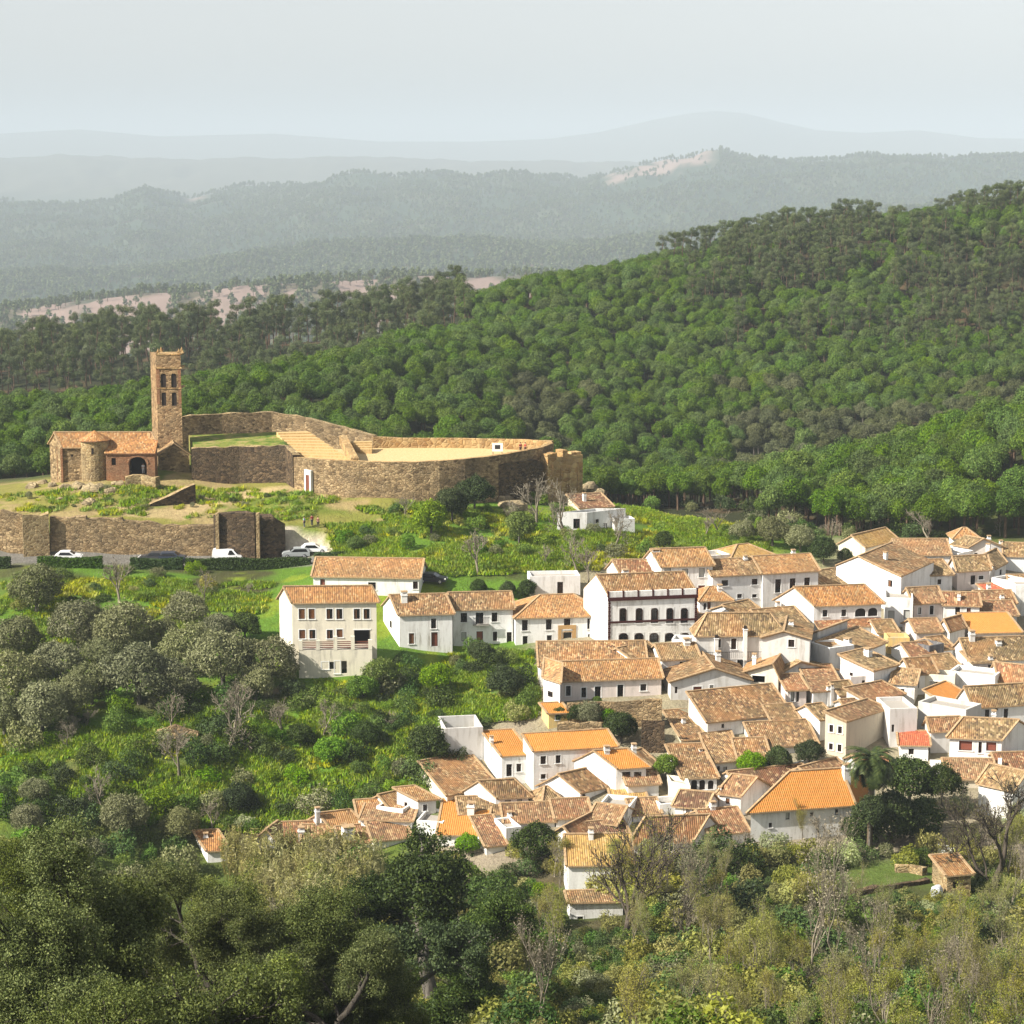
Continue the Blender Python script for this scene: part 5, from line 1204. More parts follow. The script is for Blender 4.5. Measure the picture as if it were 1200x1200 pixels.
# ------------------------------------------------------------------ vegetation
def nrm(v): return v / (np.linalg.norm(v, axis=-1, keepdims=True) + 1e-9)
def leaf_quads(r, c, d, size, asp=.55, jit=.6):
    n = len(c)
    nn = nrm(d + r.normal(0, jit, (n, 3))); t = nrm(np.cross(nn, r.normal(size=(n, 3)))); b = np.cross(nn, t)
    s = size * r.uniform(.6, 1.35, (n, 1))
    V = np.stack([c - t * s, c + b * s * asp - t * s * .15, c + t * s, c - b * s * asp - t * s * .15], 1).reshape(-1, 3)
    return V, np.arange(4 * n).reshape(n, 4)
def crown_cloud(r, lobes, dens, size, asp=.55, jit=.6, low=-.75, shell=(.72, 1.06), inner=.12):
    """leaf clumps over the skins of overlapping lobes (x, y, z, radius)"""
    L = np.array(lobes, float); c_, d_ = [], []
    for i, (x, y, z, q) in enumerate(L):
        n = max(8, int(dens * q * q))
        d = nrm(r.normal(size=(n, 3))); d = d[d[:, 2] > low]
        rad = np.where(r.random(len(d)) < inner, r.uniform(.2, .75, len(d)), r.uniform(*shell, len(d)))
        wob = 1 + .16 * np.sin(d @ r.normal(0, 3.5, 3) + 3) + .10 * np.sin(d @ r.normal(0, 6, 3))
        p = np.array((x, y, z)) + d * (rad * q * wob)[:, None]
        dist = np.linalg.norm((p[:, None] - L[None, :, :3]), axis=2) / L[None, :, 3]
        dist[:, i] = 9
        k = dist.min(1) > .70
        c_.append(p[k]); d_.append(d[k])
    return leaf_quads(r, np.concatenate(c_), np.concatenate(d_), size, asp, jit)
def tubes(segs, k=5):
    """segs (n,8): p0 p1 r0 r1"""
    S = np.array(segs, float); p0, p1, r0, r1 = S[:, :3], S[:, 3:6], S[:, 6], S[:, 7]
    d = nrm(p1 - p0); a = np.where(np.abs(d[:, 2:3]) < .9, np.array([[0, 0, 1.]]), np.array([[1., 0, 0]]))
    u = nrm(np.cross(d, a)); v = np.cross(d, u); n = len(S)
    A = np.arange(k) * 2 * PI / k
    ring = np.cos(A)[None, :, None] * u[:, None] + np.sin(A)[None, :, None] * v[:, None]
    V = np.concatenate([p0[:, None] + ring * r0[:, None, None], p1[:, None] + ring * r1[:, None, None]], 1).reshape(-1, 3)
    b = (np.arange(n) * 2 * k)[:, None]; i = np.arange(k)[None]; j = (i + 1) % k
    Q = np.stack([b + i, b + j, b + k + j, b + k + i], 2).reshape(-1, 4)
    return V, Q
def grow(r, p, d, ln, rad, lev, out, tips, kids=3, spread=.7, up=.15, wig=.18, taper=.6, pieces=3, ratio=.68, minr=.012):
    p = np.array(p, float); d = np.array(d, float); pts = [p.copy()]; dirs = [d.copy()]; r0 = rad
    for k in range(pieces):
        d = d + r.normal(0, wig, 3); d[2] += up * .5; d = d / np.linalg.norm(d)
        q = p + d * ln / pieces; r1 = max(minr, r0 - (rad - rad * taper) / pieces)
        out.append((*p, *q, r0, r1)); p, r0 = q, r1; pts.append(q.copy()); dirs.append(d.copy())
    if lev == 0: tips.append((p, d)); return
    n = kids if isinstance(kids, int) else kids[lev % len(kids)]
    for k in range(n):
        t = pieces if k == 0 else int(r.integers(max(1, pieces - 2), pieces + 1))
        a = nrm(np.cross(dirs[t], r.normal(size=3))); sp = spread * r.uniform(.55, 1.2) * (.5 if k == 0 else 1)
        nd = dirs[t] * math.cos(sp) + a * math.sin(sp); nd[2] += up; nd = nd / np.linalg.norm(nd)
        grow(r, pts[t], nd, ln * ratio * r.uniform(.8, 1.15), max(minr, r0 * (.85 if k == 0 else .68)), lev - 1, out, tips, kids, spread, up, wig, taper, pieces, ratio, minr)
# --- leaf and bark materials
LF = {
 'pine': mat_leaf('pine_needles', (.044, .086, .009), (.080, .142, .013), (.14, .20, .022), .15, .012),
 'pine2': mat_leaf('ridge_pine_needles', (.055, .080, .024), (.092, .120, .042), (.15, .165, .065), .15, .012),
 'olive': mat_leaf('olive_leaves', (.115, .125, .048), (.18, .188, .082), (.28, .28, .15), .15, .01),
 'oak': mat_leaf('holm_oak_leaves', (.050, .068, .011), (.098, .122, .022), (.20, .22, .055), .15, .012),
 'dark': mat_leaf('dark_evergreen_leaves', (.020, .036, .009), (.044, .068, .015), (.085, .115, .027), .12, .012),
 'bright': mat_leaf('fresh_green_leaves', (.08, .155, .012), (.14, .245, .018), (.235, .34, .03), .3, .02),
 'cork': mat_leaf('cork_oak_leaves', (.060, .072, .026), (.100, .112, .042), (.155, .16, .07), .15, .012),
 'shrub': mat_leaf('shrub_leaves', (.045, .08, .014), (.075, .125, .022), (.12, .17, .035), .2, .025),
 'yellow': mat_leaf('budding_leaves', (.175, .18, .038), (.26, .255, .058), (.36, .34, .10), .3, .02),
 'pale': mat_leaf('pale_blossom_leaves', (.22, .27, .10), (.32, .36, .17), (.45, .46, .28), .25, .01),
 'twig': mat_leaf('grey_twigs', (.13, .112, .075), (.185, .16, .11), (.25, .22, .155), 0, .008),
 'palm': mat_leaf('palm_leaflets', (.016, .028, .009), (.035, .052, .015), (.065, .085, .026), .1, .01),
 'reed': mat_leaf('cane_leaves', (.20, .20, .06), (.30, .28, .10), (.40, .36, .17), .25, .012),
 'grass': mat_leaf('meadow_grass', (.11, .19, .012), (.185, .275, .016), (.32, .38, .032), .25, .02),
 'grassy': mat_leaf('yellow_flowering_grass', (.24, .27, .015), (.34, .36, .02), (.46, .44, .03), .25, .01)}
BK = {'dim': mat_bark('shaded_bark', (.03, .025, .02), (.09, .078, .062)), 'pine': mat_bark('pine_bark', (.075, .045, .03), (.17, .115, .075)), 'oak': mat_bark('oak_bark', (.05, .042, .035), (.20, .18, .15)), 'pale': mat_bark('pale_bark', (.15, .125, .09), (.32, .28, .21)),
      'plane': mat_bark('plane_bark', (.035, .027, .02), (.12, .098, .075)), 'palm': mat_bark('palm_bark', (.07, .05, .03), (.16, .12, .08))}

def lobes_dome(r, R_, n, rl, zc, flat=.8):
    L = [(0, 0, zc, R_ * .62)]
    for i in range(n):
        d = nrm(r.normal(size=3)); d[2] = abs(d[2]) * 1.1 - .32
        L.append((*(d * R_ * np.array((1, 1, flat)) * r.uniform(.5, .72) + (0, 0, zc)), rl * r.uniform(.75, 1.2)))
    return L
PROTO = {}          # kind -> list of (crown mesh, trunk mesh, height of crown centre, crown radius)
def add_proto(kind, cv, cf, tv, tf, leaf, bark, hc, rc, one=False):
    if one:
        me = mesh_np(kind, np.concatenate([cv, tv]), [cf, tf + len(cv)], [leaf, bark], [0, 1]); PROTO.setdefault(kind, []).append((me, None, hc, rc))
    else:
        PROTO.setdefault(kind, []).append((mesh_np('crown', cv, [cf], [leaf]), mesh_np('trunk', tv, [tf], [bark], smooth=True), hc, rc))
def mk_pine(seed, tall=False):
    r = np.random.default_rng(seed); segs, tips = [], []
    if not tall:
        hc = 4.3; L = lobes_dome(r, 2.75, 19, 1.05, hc, .95)
        for s in ((0, 0, -1.5, .1, .1, 2.5, .22, .19), (.1, .1, 2.5, .15, -.05, 4.2, .19, .1)): segs.append(s)
        for k in range(5):
            l = L[1 + k]; segs.append((.1, .05, 2.6 + .3 * k, l[0] * .8, l[1] * .8, l[2] - .3, .09, .03))
        cv, cf = crown_cloud(r, L, 620, .135, .45, .5, inner=.05)
        return cv, cf, segs, hc, 3.1
    hc = 11.5; x = y = 0; p = np.array((0, 0, -1.5)); pts = []
    for k in range(7):
        q = p + np.array((r.normal(0, .18), r.normal(0, .18), 2.05)); segs.append((*p, *q, .21 - .02 * k, .19 - .02 * k)); p = q; pts.append(p)
    L = [(p[0], p[1], p[2] + .3, 1.15)]
    for k in range(11):
        b = pts[int(r.integers(3, 7))]; a = r.uniform(0, 2 * PI); o = r.uniform(.9, 2.3); z = b[2] + r.uniform(.1, 1.1)
        e = (b[0] + o * math.cos(a), b[1] + o * math.sin(a), z); L.append((*e, r.uniform(.65, 1.15))); segs.append((*b, *e, .07, .025))
    cv, cf = crown_cloud(r, L, 520, .14, .4, .6, -.9, (.6, 1.08), .2)
    return cv, cf, segs, hc, 3.0
for k in range(5):
    cv, cf, s, hc, rc = mk_pine(100 + k); add_proto('pine', cv, cf, *tubes(s, 6), LF['pine'], BK['pine'], hc, rc)
for k in range(5):
    cv, cf, s, hc, rc = mk_pine(200 + k, True); add_proto('ridge_pine', cv, cf, *tubes(s, 6), LF['pine2'], BK['pine'], hc, rc)
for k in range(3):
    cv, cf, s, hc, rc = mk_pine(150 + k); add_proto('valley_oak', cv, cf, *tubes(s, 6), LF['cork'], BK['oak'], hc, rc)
def mk_round(seed, R_, n, rl, hc, dens, size, flat=.85, trunk=.2, **kw):
    r = np.random.default_rng(seed); L = lobes_dome(r, R_, n, rl, hc, flat); segs = [(0, 0, -2.5, .05, 0, hc * .5, trunk, trunk * .8)]
    for k in range(7):
        l = L[1 + k % n]; segs.append((.05, 0, hc * .45, l[0] * .7, l[1] * .7, l[2] - .1, trunk * .5, trunk * .2))
    cv, cf = crown_cloud(r, L, dens, size, **kw)
    return cv, cf, segs, hc, R_ * 1.12
for k in range(4):
    cv, cf, s, hc, rc = mk_round(300 + k, 3.3, 24, 1.25, 2.9, 620, .15, .85, .28, asp=.4, jit=.7); add_proto('olive', cv, cf, *tubes(s, 6), LF['olive'], BK['oak'], hc, rc)
for k in range(3):
    cv, cf, s, hc, rc = mk_round(320 + k, 2.6, 18, 1.0, 2.5, 650, .14, .9, .18, jit=.7); add_proto('round_tree', cv, cf, *tubes(s, 6), LF['bright'], BK['oak'], hc, rc)
for k in range(3):
    cv, cf, s, hc, rc = mk_round(330 + k, 3.6, 26, 1.25, 3.5, 560, .15, 1.0, .25, jit=.75); add_proto('dark_tree', cv, cf, *tubes(s, 6), LF['dark'], BK['oak'], hc, rc)
def mk_shrub(seed, size=.085, dens=1100):
    r = np.random.default_rng(seed); L = [(0, 0, .5, .8)]
    for k in range(8):
        a = r.uniform(0, 2 * PI); o = r.uniform(.3, 1.0); L.append((o * math.cos(a), o * math.sin(a), r.uniform(.3, 1.25), r.uniform(.4, .75)))
    cv, cf = crown_cloud(r, L, dens, size, .5, .8, -.5)
    segs = [(0, 0, -.6, *np.array(l[:3]) * .8, .05, .02) for l in L[1:6]]
    return cv, cf, segs, .8, 1.45
for kind, lf in (('shrub', 'shrub'), ('bright_shrub', 'bright'), ('dark_shrub', 'dark'), ('olive_shrub', 'olive'), ('yellow_shrub', 'yellow'), ('pale_shrub', 'pale')):
    for k in range(3):
        cv, cf, s, hc, rc = mk_shrub(400 + k + 10 * len(PROTO)); tv, tf = tubes(s, 4); add_proto(kind, cv, cf, tv, tf, LF[lf], BK['oak'], hc, rc, one=True)
def mk_bare(seed, h=6.0, lev=4, kids=3, leaf='twig', n_leaf=2, size=.12, spread=.62, up=.12, rad=.16, dens=0, ratio=.72, base=.33, minr=.014):
    r = np.random.default_rng(seed); out, tips = [], []
    out.append((0, 0, -2.5, 0, 0, 0, rad * 1.15, rad))
    grow(r, (0, 0, 0), (r.normal(0, .06), r.normal(0, .06), 1), h * base, rad, lev, out, tips, kids, spread, up, .16, .72, 3, ratio, minr)
    T = np.array([t[0] for t in tips]); D_ = np.array([t[1] for t in tips])
    c = np.repeat(T, n_leaf, 0) + r.normal(0, .28, (len(T) * n_leaf, 3)); d = nrm(r.normal(size=c.shape) + (0, 0, .6))
    cv, cf = leaf_quads(r, c, d, size, .4, .8)
    top = T[:, 2].max(); k_ = top / h
    return cv, cf, out, top * .62, np.percentile(np.hypot(T[:, 0], T[:, 1]), 92)
for k in range(3):
    cv, cf, s, hc, rc = mk_bare(500 + k, 4.2, 5, 3, n_leaf=1, size=.05, spread=.75, rad=.12, base=.28); add_proto('bare_bush', cv, cf, *tubes(s, 3), LF['twig'], BK['pale'], hc, rc)
for k in range(4):
    cv, cf, s, hc, rc = mk_bare(520 + k, 11, 5, 3, n_leaf=16, size=.085, spread=.42, up=.28, rad=.15, base=.34); add_proto('budding_tree', cv, cf, *tubes(s, 3), LF['yellow'], BK['pale'], hc, rc)
for k in range(3):
    cv, cf, s, hc, rc = mk_bare(540 + k, 13, 5, 3, n_leaf=3, size=.12, spread=.36, up=.34, rad=.15, base=.36); add_proto('bare_tree', cv, cf, *tubes(s, 3), LF['twig'], BK['pale'], hc, rc)
for k in range(2):
    cv, cf, s, hc, rc = mk_bare(561 + k, 15, 6, 3, n_leaf=5, size=.07, spread=.62, up=.10, rad=.52, base=.36, ratio=.72, minr=.032); add_proto('plane_tree', cv, cf, *tubes(s, 5), LF['yellow'], BK['plane'], hc, rc)
def mk_oak(seed, h=13, dens=270, size=.075, lev=5, spread=.75, q0=(.6, 1.15)):
    r = np.random.default_rng(seed); out, tips = [], []
    out.append((0, 0, -6, 0, 0, 0, .55, .48))
    grow(r, (0, 0, 0), (.05, 0, 1), h * .36, .46, lev, out, tips, (3, 3, 4, 4, 3), spread, .08, .22, .75, 3, .74, .03)
    S_ = np.array(out); lo_ = S_[(S_[:, 7] < .12) & (r.random(len(S_)) < .16)]
    tips = tips + [(q[3:6] + (0, 0, -.25), q[3:6] - q[0:3]) for q in lo_]
    T = np.array([t[0] for t in tips]); c0 = np.array((T[:, 0].mean(), T[:, 1].mean(), T[:, 2].mean() - .8))
    cs, ds = [], []
    for t in T:
        q = r.uniform(*q0); n = int(dens * q * q); d = nrm(r.normal(size=(n, 3)) * (1, 1, .75) + (0, 0, .15)); rad = r.uniform(.35, 1.05, (n, 1))
        cs.append(t + d * rad * q * (1, 1, .7)); ds.append(d)
    cv, cf = leaf_quads(r, np.concatenate(cs), np.concatenate(ds), size, .5, .7)
    return cv, cf, out, T[:, 2].mean(), np.percentile(np.hypot(T[:, 0] - c0[0], T[:, 1] - c0[1]), 94) + .6
for k in range(3):
    cv, cf, s, hc, rc = mk_oak(600 + k); print('oak', hc, rc, len(cf)); add_proto('holm_oak', cv, cf, *tubes(s, 6), LF['oak'], BK['dim'], hc, rc)
for k in range(2):
    cv, cf, s, hc, rc = mk_oak(620 + k, 9, 300, .10, 4, .6, (.6, 1.1)); add_proto('dark_oak', cv, cf, *tubes(s, 6), LF['dark'], BK['oak'], hc, rc)

_cnt = [0]
def plant(kind, loc, scale, label, group=None, name=None, cat='tree', var=None, rz=None):
    i = _cnt[0]; _cnt[0] += 1
    cm, tm, hc, rc = PROTO[kind][i % len(PROTO[kind]) if var is None else var]
    nm = name or kind
    rz = rnd.uniform(0, 6.28) if rz is None else rz
    if tm is None: root = link(nm, cm, None, loc, rz); root.scale = (scale,) * 3
    else:
        root = empty(nm, loc, rz); root.scale = (scale,) * 3
        link('crown', cm, root); link('trunk', tm, root)
    return tag(root, label, cat, group)
def plant_px(kind, cx, cy, rpx, label, group=None, D=None, var=None, **kw):
    """a plant whose crown is centred on a pixel with a radius in pixels; it stands on the ground"""
    v = PROTO[kind][0 if var is None else var]
    if D is None:
        g = hit(cx, cy + v[2] / v[3] * rpx * .97)
        s = rpx / pix(g)[2] / v[3]; return plant(kind, (g[0], g[1], g[2]), s, label, group, var=0 if var is None else var, **kw)
    c = P(cx, cy, D); s = rpx / pix(c)[2] / v[3]
    return plant(kind, (c[0], c[1], c[2] - v[2] * s), s, label, group, var=0 if var is None else var, **kw)
# ------------------------------------------------------------------ olives and scrub left of the village
OL = [(43, 690, 36, 'olive tree standing free above the grove, at the far left'), (93, 733, 35, 'olive tree behind the front row, upper left of the grove'), (18, 748, 32, 'olive tree at the left edge, upper one'),
      (20, 793, 38, 'olive tree at the left edge, middle one'), (68, 780, 35, 'olive tree left of the large pale olive'), (147, 738, 38, 'broad olive tree in the middle of the grove'),
      (163, 788, 44, 'large pale olive tree in the front row of the grove'), (222, 760, 34, 'olive tree second from the tall cream house'), (262, 772, 42, 'large olive tree in the front row, left of the dark one'),
      (318, 775, 34, 'olive tree nearest the tall cream house'), (220, 715, 27, 'small round olive tree at the top of the grove'), (50, 828, 38, 'olive tree at lower left of the grove'), (108, 800, 30, 'olive tree wedged between two bigger ones'),
      (120, 770, 26, 'small olive tree in the heart of the grove'), (190, 745, 24, 'small olive tree behind the large pale olive'), (5, 835, 30, 'olive tree at the left edge, lowest one'), (255, 740, 26, 'olive tree squeezed behind the front row at right'), (205, 800, 30, 'olive tree at the lower right foot of the large pale olive'), (125, 745, 28, 'olive tree just left of the broad middle one'), (85, 820, 32, 'olive tree low in the left part of the grove'), (300, 800, 24, 'low olive at the right end of the front row')]
for k, (x, y, r_, lab) in enumerate(OL): plant_px('olive', x, y, r_ * 1.14, 'grey green ' + lab, 'olive trees on the slope', var=k % 4, name='olive_tree')
for k, (x, y, r_, lab) in enumerate([(42, 927, 22, 'at the far left, above the oaks'), (145, 955, 34, 'wide one behind the foreground oaks'), (212, 965, 26, 'right of the wide one, behind the foreground oaks'), (30, 960, 26, 'small one at the left edge behind the oaks')]):
    plant_px('olive', x, y, r_, 'grey olive tree ' + lab, 'olive trees behind the foreground oaks', var=k % 4, name='olive_tree')
for k, (kind, x, y, r_, lab) in enumerate([
    ('dark_tree', 287, 733, 22, 'dark green carob tree behind the olive grove'), ('dark_tree', 338, 735, 13, 'dark tree at the corner of the tall cream house'), ('dark_tree', 280, 935, 25, 'dark glossy bush-like tree on the scrub slope'),
    ('dark_tree', 352, 862, 20, 'dark tree on the scrub slope beneath the tall cream house'), ('dark_tree', 500, 872, 30, 'dark tree in shade left of the roofless white walls'), ('dark_tree', 430, 860, 20, 'dark tree mid slope left of the roofless walls'),
    ('round_tree', 388, 878, 24, 'bright green round tree on the scrub slope'), ('round_tree', 447, 790, 26, 'yellow green tree below the peeling white house'), ('round_tree', 399, 677, 9, 'small green tree in front of the long orange roof'),
    ('dark_tree', 563, 765, 19, 'dark tree below the balcony house'), ('round_tree', 512, 795, 24, 'light green tree in the gardens below the upper row'), ('dark_tree', 592, 800, 26, 'dark tree left of the pinkish farmhouse'), ('round_tree', 425, 805, 22, 'green tree beside the tall cream house cellar'),
    ('round_tree', 608, 618, 24, 'bright green tree under the bullring end'), ('round_tree', 505, 606, 28, 'green tree under the bullring wall'), ('dark_tree', 530, 590, 26, 'dark tree against the bullring wall'), ('dark_tree', 470, 566, 14, 'dark shrub tree at the foot of the bullring wall'),
    ('dark_tree', 556, 578, 26, 'dark tree in the shade of the bullring retaining wall'), ('round_tree', 416, 636, 13, 'small bright tree by the walking path'),
    ('dark_tree', 618, 690, 14, 'dark rounded tree beside the flat white annexe'), ('dark_tree', 595, 690, 12, 'dark bush left of the rounded tree, behind the wide orange roof'), ('dark_tree', 560, 688, 13, 'dark bush behind the balcony house roof'), ('dark_tree', 778, 633, 14, 'dark tree above the stepped white gable'),
    ('olive', 905, 622, 24, 'grey tree at the foot of the wooded knoll'), ('olive', 938, 630, 22, 'grey leafed tree behind the three-window house'), ('dark_tree', 965, 645, 20, 'dark tree behind the three-window house'), ('olive', 870, 622, 18, 'small grey tree above the sand-coloured building'), ('olive', 1010, 640, 10, 'small olive behind the wide white gable'), ('dark_tree', 990, 652, 12, 'dark round bush left of the wide white gable'),
    ('round_tree', 781, 897, 19, 'round bright green tree at the arcade'), ('round_tree', 880, 893, 20, 'round green tree below the long white house, left of two'), ('dark_tree', 912, 890, 20, 'dark green tree below the long white house, right of two'), ('dark_tree', 948, 882, 20, 'dark tree in the garden left of the tall beige house'),
    ('dark_tree', 728, 852, 26, 'dark garden tree below the pinkish farmhouse'), ('olive', 690, 836, 20, 'grey bush under the potted terrace'), ('dark_tree', 752, 833, 14, 'dark small tree right of the potted terrace'), ('round_tree', 700, 820, 7, 'tiny green tree on the potted terrace'), ('dark_tree', 655, 838, 12, 'dark bush beside the yellow hut'), ('round_tree', 712, 838, 15, 'green garden bush under the farmhouse terrace'), ('dark_tree', 765, 858, 14, 'dark bush at the right garden wall'), ('dark_tree', 676, 836, 15, 'dark bush left of the grey bush under the terrace'),
    ('dark_tree', 627, 988, 32, 'dark evergreen tree among the lowest roofs'), ('round_tree', 547, 988, 18, 'bright green tree in front of the vivid orange roof')]):
    plant_px(kind, x, y, r_, lab, var=k % 3, name={'olive': 'grey_tree', 'dark_tree': 'evergreen_tree', 'round_tree': 'green_tree'}[kind])
# the big evergreens and the palm beside the orange hall
for k, (x, y, r_, D, lab) in enumerate([(1066, 915, 40, 247, 'tall dark evergreen right of the palm'), (1046, 962, 44, 240, 'massive dark evergreen beneath the palm'), (1105, 918, 30, 247, 'green evergreen in front of the terrace house'), (1005, 975, 26, 241, 'dark evergreen at the right end of the orange hall'), (1082, 960, 34, 242, 'dark evergreen right of the massive one'), (1020, 952, 27, 236, 'dark evergreen hiding the foot of the palm')]):
    plant_px('dark_tree', x, y, r_, lab, D=D, var=k % 3, name='evergreen_tree')
r = np.random.default_rng(77)
V, Q, n = [], [], 0
for k in range(84):                                            # palm fronds, each arching out from the top
    a = r.uniform(0, 2 * PI); el = r.uniform(-.5, 1.35); ln = r.uniform(2.3, 3.1); N = 12
    p = np.zeros(3); e = el; ln *= 1.32; pts = []
    for i in range(N + 1):
        pts.append(p.copy()); p = p + np.array((math.cos(a) * math.cos(e), math.sin(a) * math.cos(e), math.sin(e))) * ln / N; e -= .16
    side = np.array((-math.sin(a), math.cos(a), 0))
    for i in range(1, N):
        d = nrm(pts[i + 1] - pts[i]); w = .62 * math.sin(PI * (i + 1) / (N + 2)) ** .6
        for s_ in (-1, 1):
            for h_ in (0, .5):
                b = pts[i] + (pts[i + 1] - pts[i]) * h_; tip = b + side * s_ * w + d * w * .55 - np.array((0, 0, .28 * w))
                V += [b - d * .085, b + d * .085, tip]; Q.append((n, n + 1, n + 2)); n += 3
g = P(1019, 985, 238.5); g[2] = float(zt(g[0], g[1])); top = P(1019, 893, g[1]); hh = top[2] - g[2]
pt = tag(empty('palm_tree', g), 'tall date palm with dark drooping crown beside the orange hall', 'palm')
link('fronds', mesh_np('fronds', np.array(V), [np.array(Q)], [LF['palm']]), pt, (0, 0, hh))
link('trunk', mesh_np('trunk', *[[t] if i else t for i, t in enumerate(tubes([(0, 0, -2, .05, 0, hh * .5, .36, .30), (.05, 0, hh * .5, 0, 0, hh + .1, .30, .34)], 10))], [BK['palm']], smooth=True), pt)

# bare bushes seen one by one
for k, (x, y, r_, lab) in enumerate([(268, 832, 33, 'large bare grey bush in the middle of the scrub slope'), (140, 672, 20, 'bare grey tree in front of the hedge at left'), (290, 688, 13, 'small bare tree left of the tall cream house'), (120, 918, 20, 'dark bare tree above the lower olives'), (200, 828, 18, 'bare bush below the large pale olive'),
    (100, 838, 20, 'bare tangle under the lower left olives'), (660, 588, 24, 'bare tree in front of the golden ruin'), (628, 578, 22, 'bare tree against the retaining wall'), (600, 600, 20, 'bare bush beneath the bullring end'), (722, 612, 18, 'bare tree in front of the white cottage'), (560, 640, 20, 'pale bare bush on the green castle slope'), (640, 650, 18, 'brown bare bush on the green castle slope'),
    (675, 640, 18, 'bare bush below the white cottage'), (690, 655, 16, 'brown bare bush above the small white house'), (840, 605, 24, 'bare grey tree at the valley edge right of the cottage'), (380, 835, 18, 'bare bush below the cellar wall'), (330, 835, 18, 'bare bush by the slope wall'), (460, 845, 18, 'bare bush mid slope below the gardens'), (240, 680, 14, 'bare shrub before the hedge')]):
    plant_px('bare_bush', x, y, r_, lab, var=k % 3, name='bare_tree')

# shrubs, in patches
SN = {'shrub': 'green_shrub', 'olive_shrub': 'grey_shrub', 'yellow_shrub': 'yellow_bush', 'pale_shrub': 'flowering_shrub'}
def in_poly(x, y, poly):
    c = False; j = len(poly) - 1
    for i in range(len(poly)):
        if (poly[i][1] > y) != (poly[j][1] > y) and x < (poly[j][0] - poly[i][0]) * (y - poly[i][1]) / (poly[j][1] - poly[i][1]) + poly[i][0]: c = not c
        j = i
    return c
EXCL = [[(0, 888), (110, 876), (170, 860), (235, 846), (240, 860), (120, 893), (0, 916)], [(290, 935), (420, 905), (440, 924), (330, 955)], [(520, 800), (560, 795), (600, 830), (560, 846)], [(440, 640), (560, 650), (640, 665), (560, 672), (440, 660)]]
def scatter(poly, n, mix, size, group, lab, gap=.6, cat='shrub', d0=185):
    xs, ys = [p[0] for p in poly], [p[1] for p in poly]; done = []; t = 0
    while len(done) < n and t < n * 40:
        t += 1; x, y = rnd.uniform(min(xs), max(xs)), rnd.uniform(min(ys), max(ys))
        if not in_poly(x, y, poly) or any(in_poly(x, y, e) for e in EXCL): continue
        g = hit(x, y, d0); s = rnd.uniform(*size)
        if any((g[0] - q[0]) ** 2 + (g[1] - q[1]) ** 2 < (gap * (s + q[2])) ** 2 for q in done): continue
        done.append((g[0], g[1], s)); k = rnd.choices(list(mix), list(mix.values()))[0]
        o = plant(k, g, s / PROTO[k][0][3], lab[k], group, name=SN.get(k, k), cat=cat if 'tree' not in k else 'tree')
        o.scale[2] *= rnd.uniform(.85, 1.25)
def labs(where): return {'shrub': 'green shrub ' + where, 'bright_shrub': 'fresh bright green shrub ' + where, 'dark_shrub': 'dark green shrub ' + where, 'olive_shrub': 'grey green shrub ' + where, 'bare_bush': 'leafless grey bush ' + where, 'yellow_shrub': 'yellow green shrub ' + where, 'pale_shrub': 'pale blossoming shrub ' + where}
scatter([(0, 880), (160, 835), (330, 810), (480, 850), (540, 900), (500, 925), (300, 975), (100, 985), (0, 960)], 95, {'shrub': 4, 'bright_shrub': 4.5, 'dark_shrub': 2, 'olive_shrub': 1.2, 'bare_bush': .7}, (1.2, 2.8), 'scrub on the slope between olives and village', labs('in the scrub between the olive grove and the lowest roofs'))
scatter([(372, 815), (448, 778), (620, 762), (628, 840), (560, 858), (500, 850), (420, 870)], 44, {'shrub': 3, 'bright_shrub': 3, 'dark_shrub': 2, 'yellow_shrub': 1, 'olive_shrub': 1}, (1.0, 2.3), 'garden shrubs below the upper row', labs('in the gardens below the upper row of white houses'))
scatter([(400, 605), (520, 590), (640, 590), (760, 640), (850, 625), (900, 640), (800, 650), (720, 665), (480, 668), (400, 655)], 44, {'shrub': 2.5, 'bright_shrub': 5, 'dark_shrub': .5, 'yellow_shrub': 1.2, 'olive_shrub': .6, 'bare_bush': 1.2}, (.9, 2.0), 'shrubs on the green slope under the bullring', labs('on the green slope under the bullring'))
scatter([(0, 690), (120, 665), (330, 680), (330, 720), (150, 700), (0, 780), (300, 850), (100, 870), (0, 860)], 34, {'shrub': 3, 'bright_shrub': 3, 'dark_shrub': 2, 'olive_shrub': 2, 'yellow_shrub': 2}, (.8, 1.8), 'undergrowth round the olive trees', labs('in the undergrowth around the olive grove'))
scatter([(0, 575), (150, 566), (345, 585), (345, 600), (0, 598)], 16, {'shrub': 2, 'olive_shrub': 2, 'dark_shrub': 1}, (.4, .9), 'low bushes on the castle meadow', labs('on the castle meadow below the church'))

scatter([(0, 985), (220, 985), (215, 1040), (0, 1050)], 26, {'shrub': 3, 'bright_shrub': 2, 'olive_shrub': 3, 'yellow_shrub': 1}, (1.4, 2.8), 'bushes behind the foreground oaks', labs('behind the foreground oaks at lower left'))
scatter([(745, 600), (870, 600), (900, 640), (990, 645), (1000, 632), (1190, 640), (1190, 628), (960, 622), (860, 590), (760, 590)], 46, {'shrub': 4, 'bright_shrub': 1, 'dark_shrub': 3, 'olive_shrub': 2.5, 'bare_bush': 1}, (1.3, 2.8), 'shrubs at the edge of the pine wood', labs('at the lower edge of the pine wood'))
scatter([(870, 1000), (1000, 1000), (1060, 1008), (1200, 955), (1205, 1005), (1040, 1020), (980, 1016), (870, 1014)], 30, {'yellow_shrub': 4, 'shrub': 3, 'olive_shrub': 1.5, 'bare_bush': 1.5, 'pale_shrub': .8}, (1.0, 2.1), 'bushes at the foot of the orange hall', labs('around the foot of the orange hall and vegetable plots'))
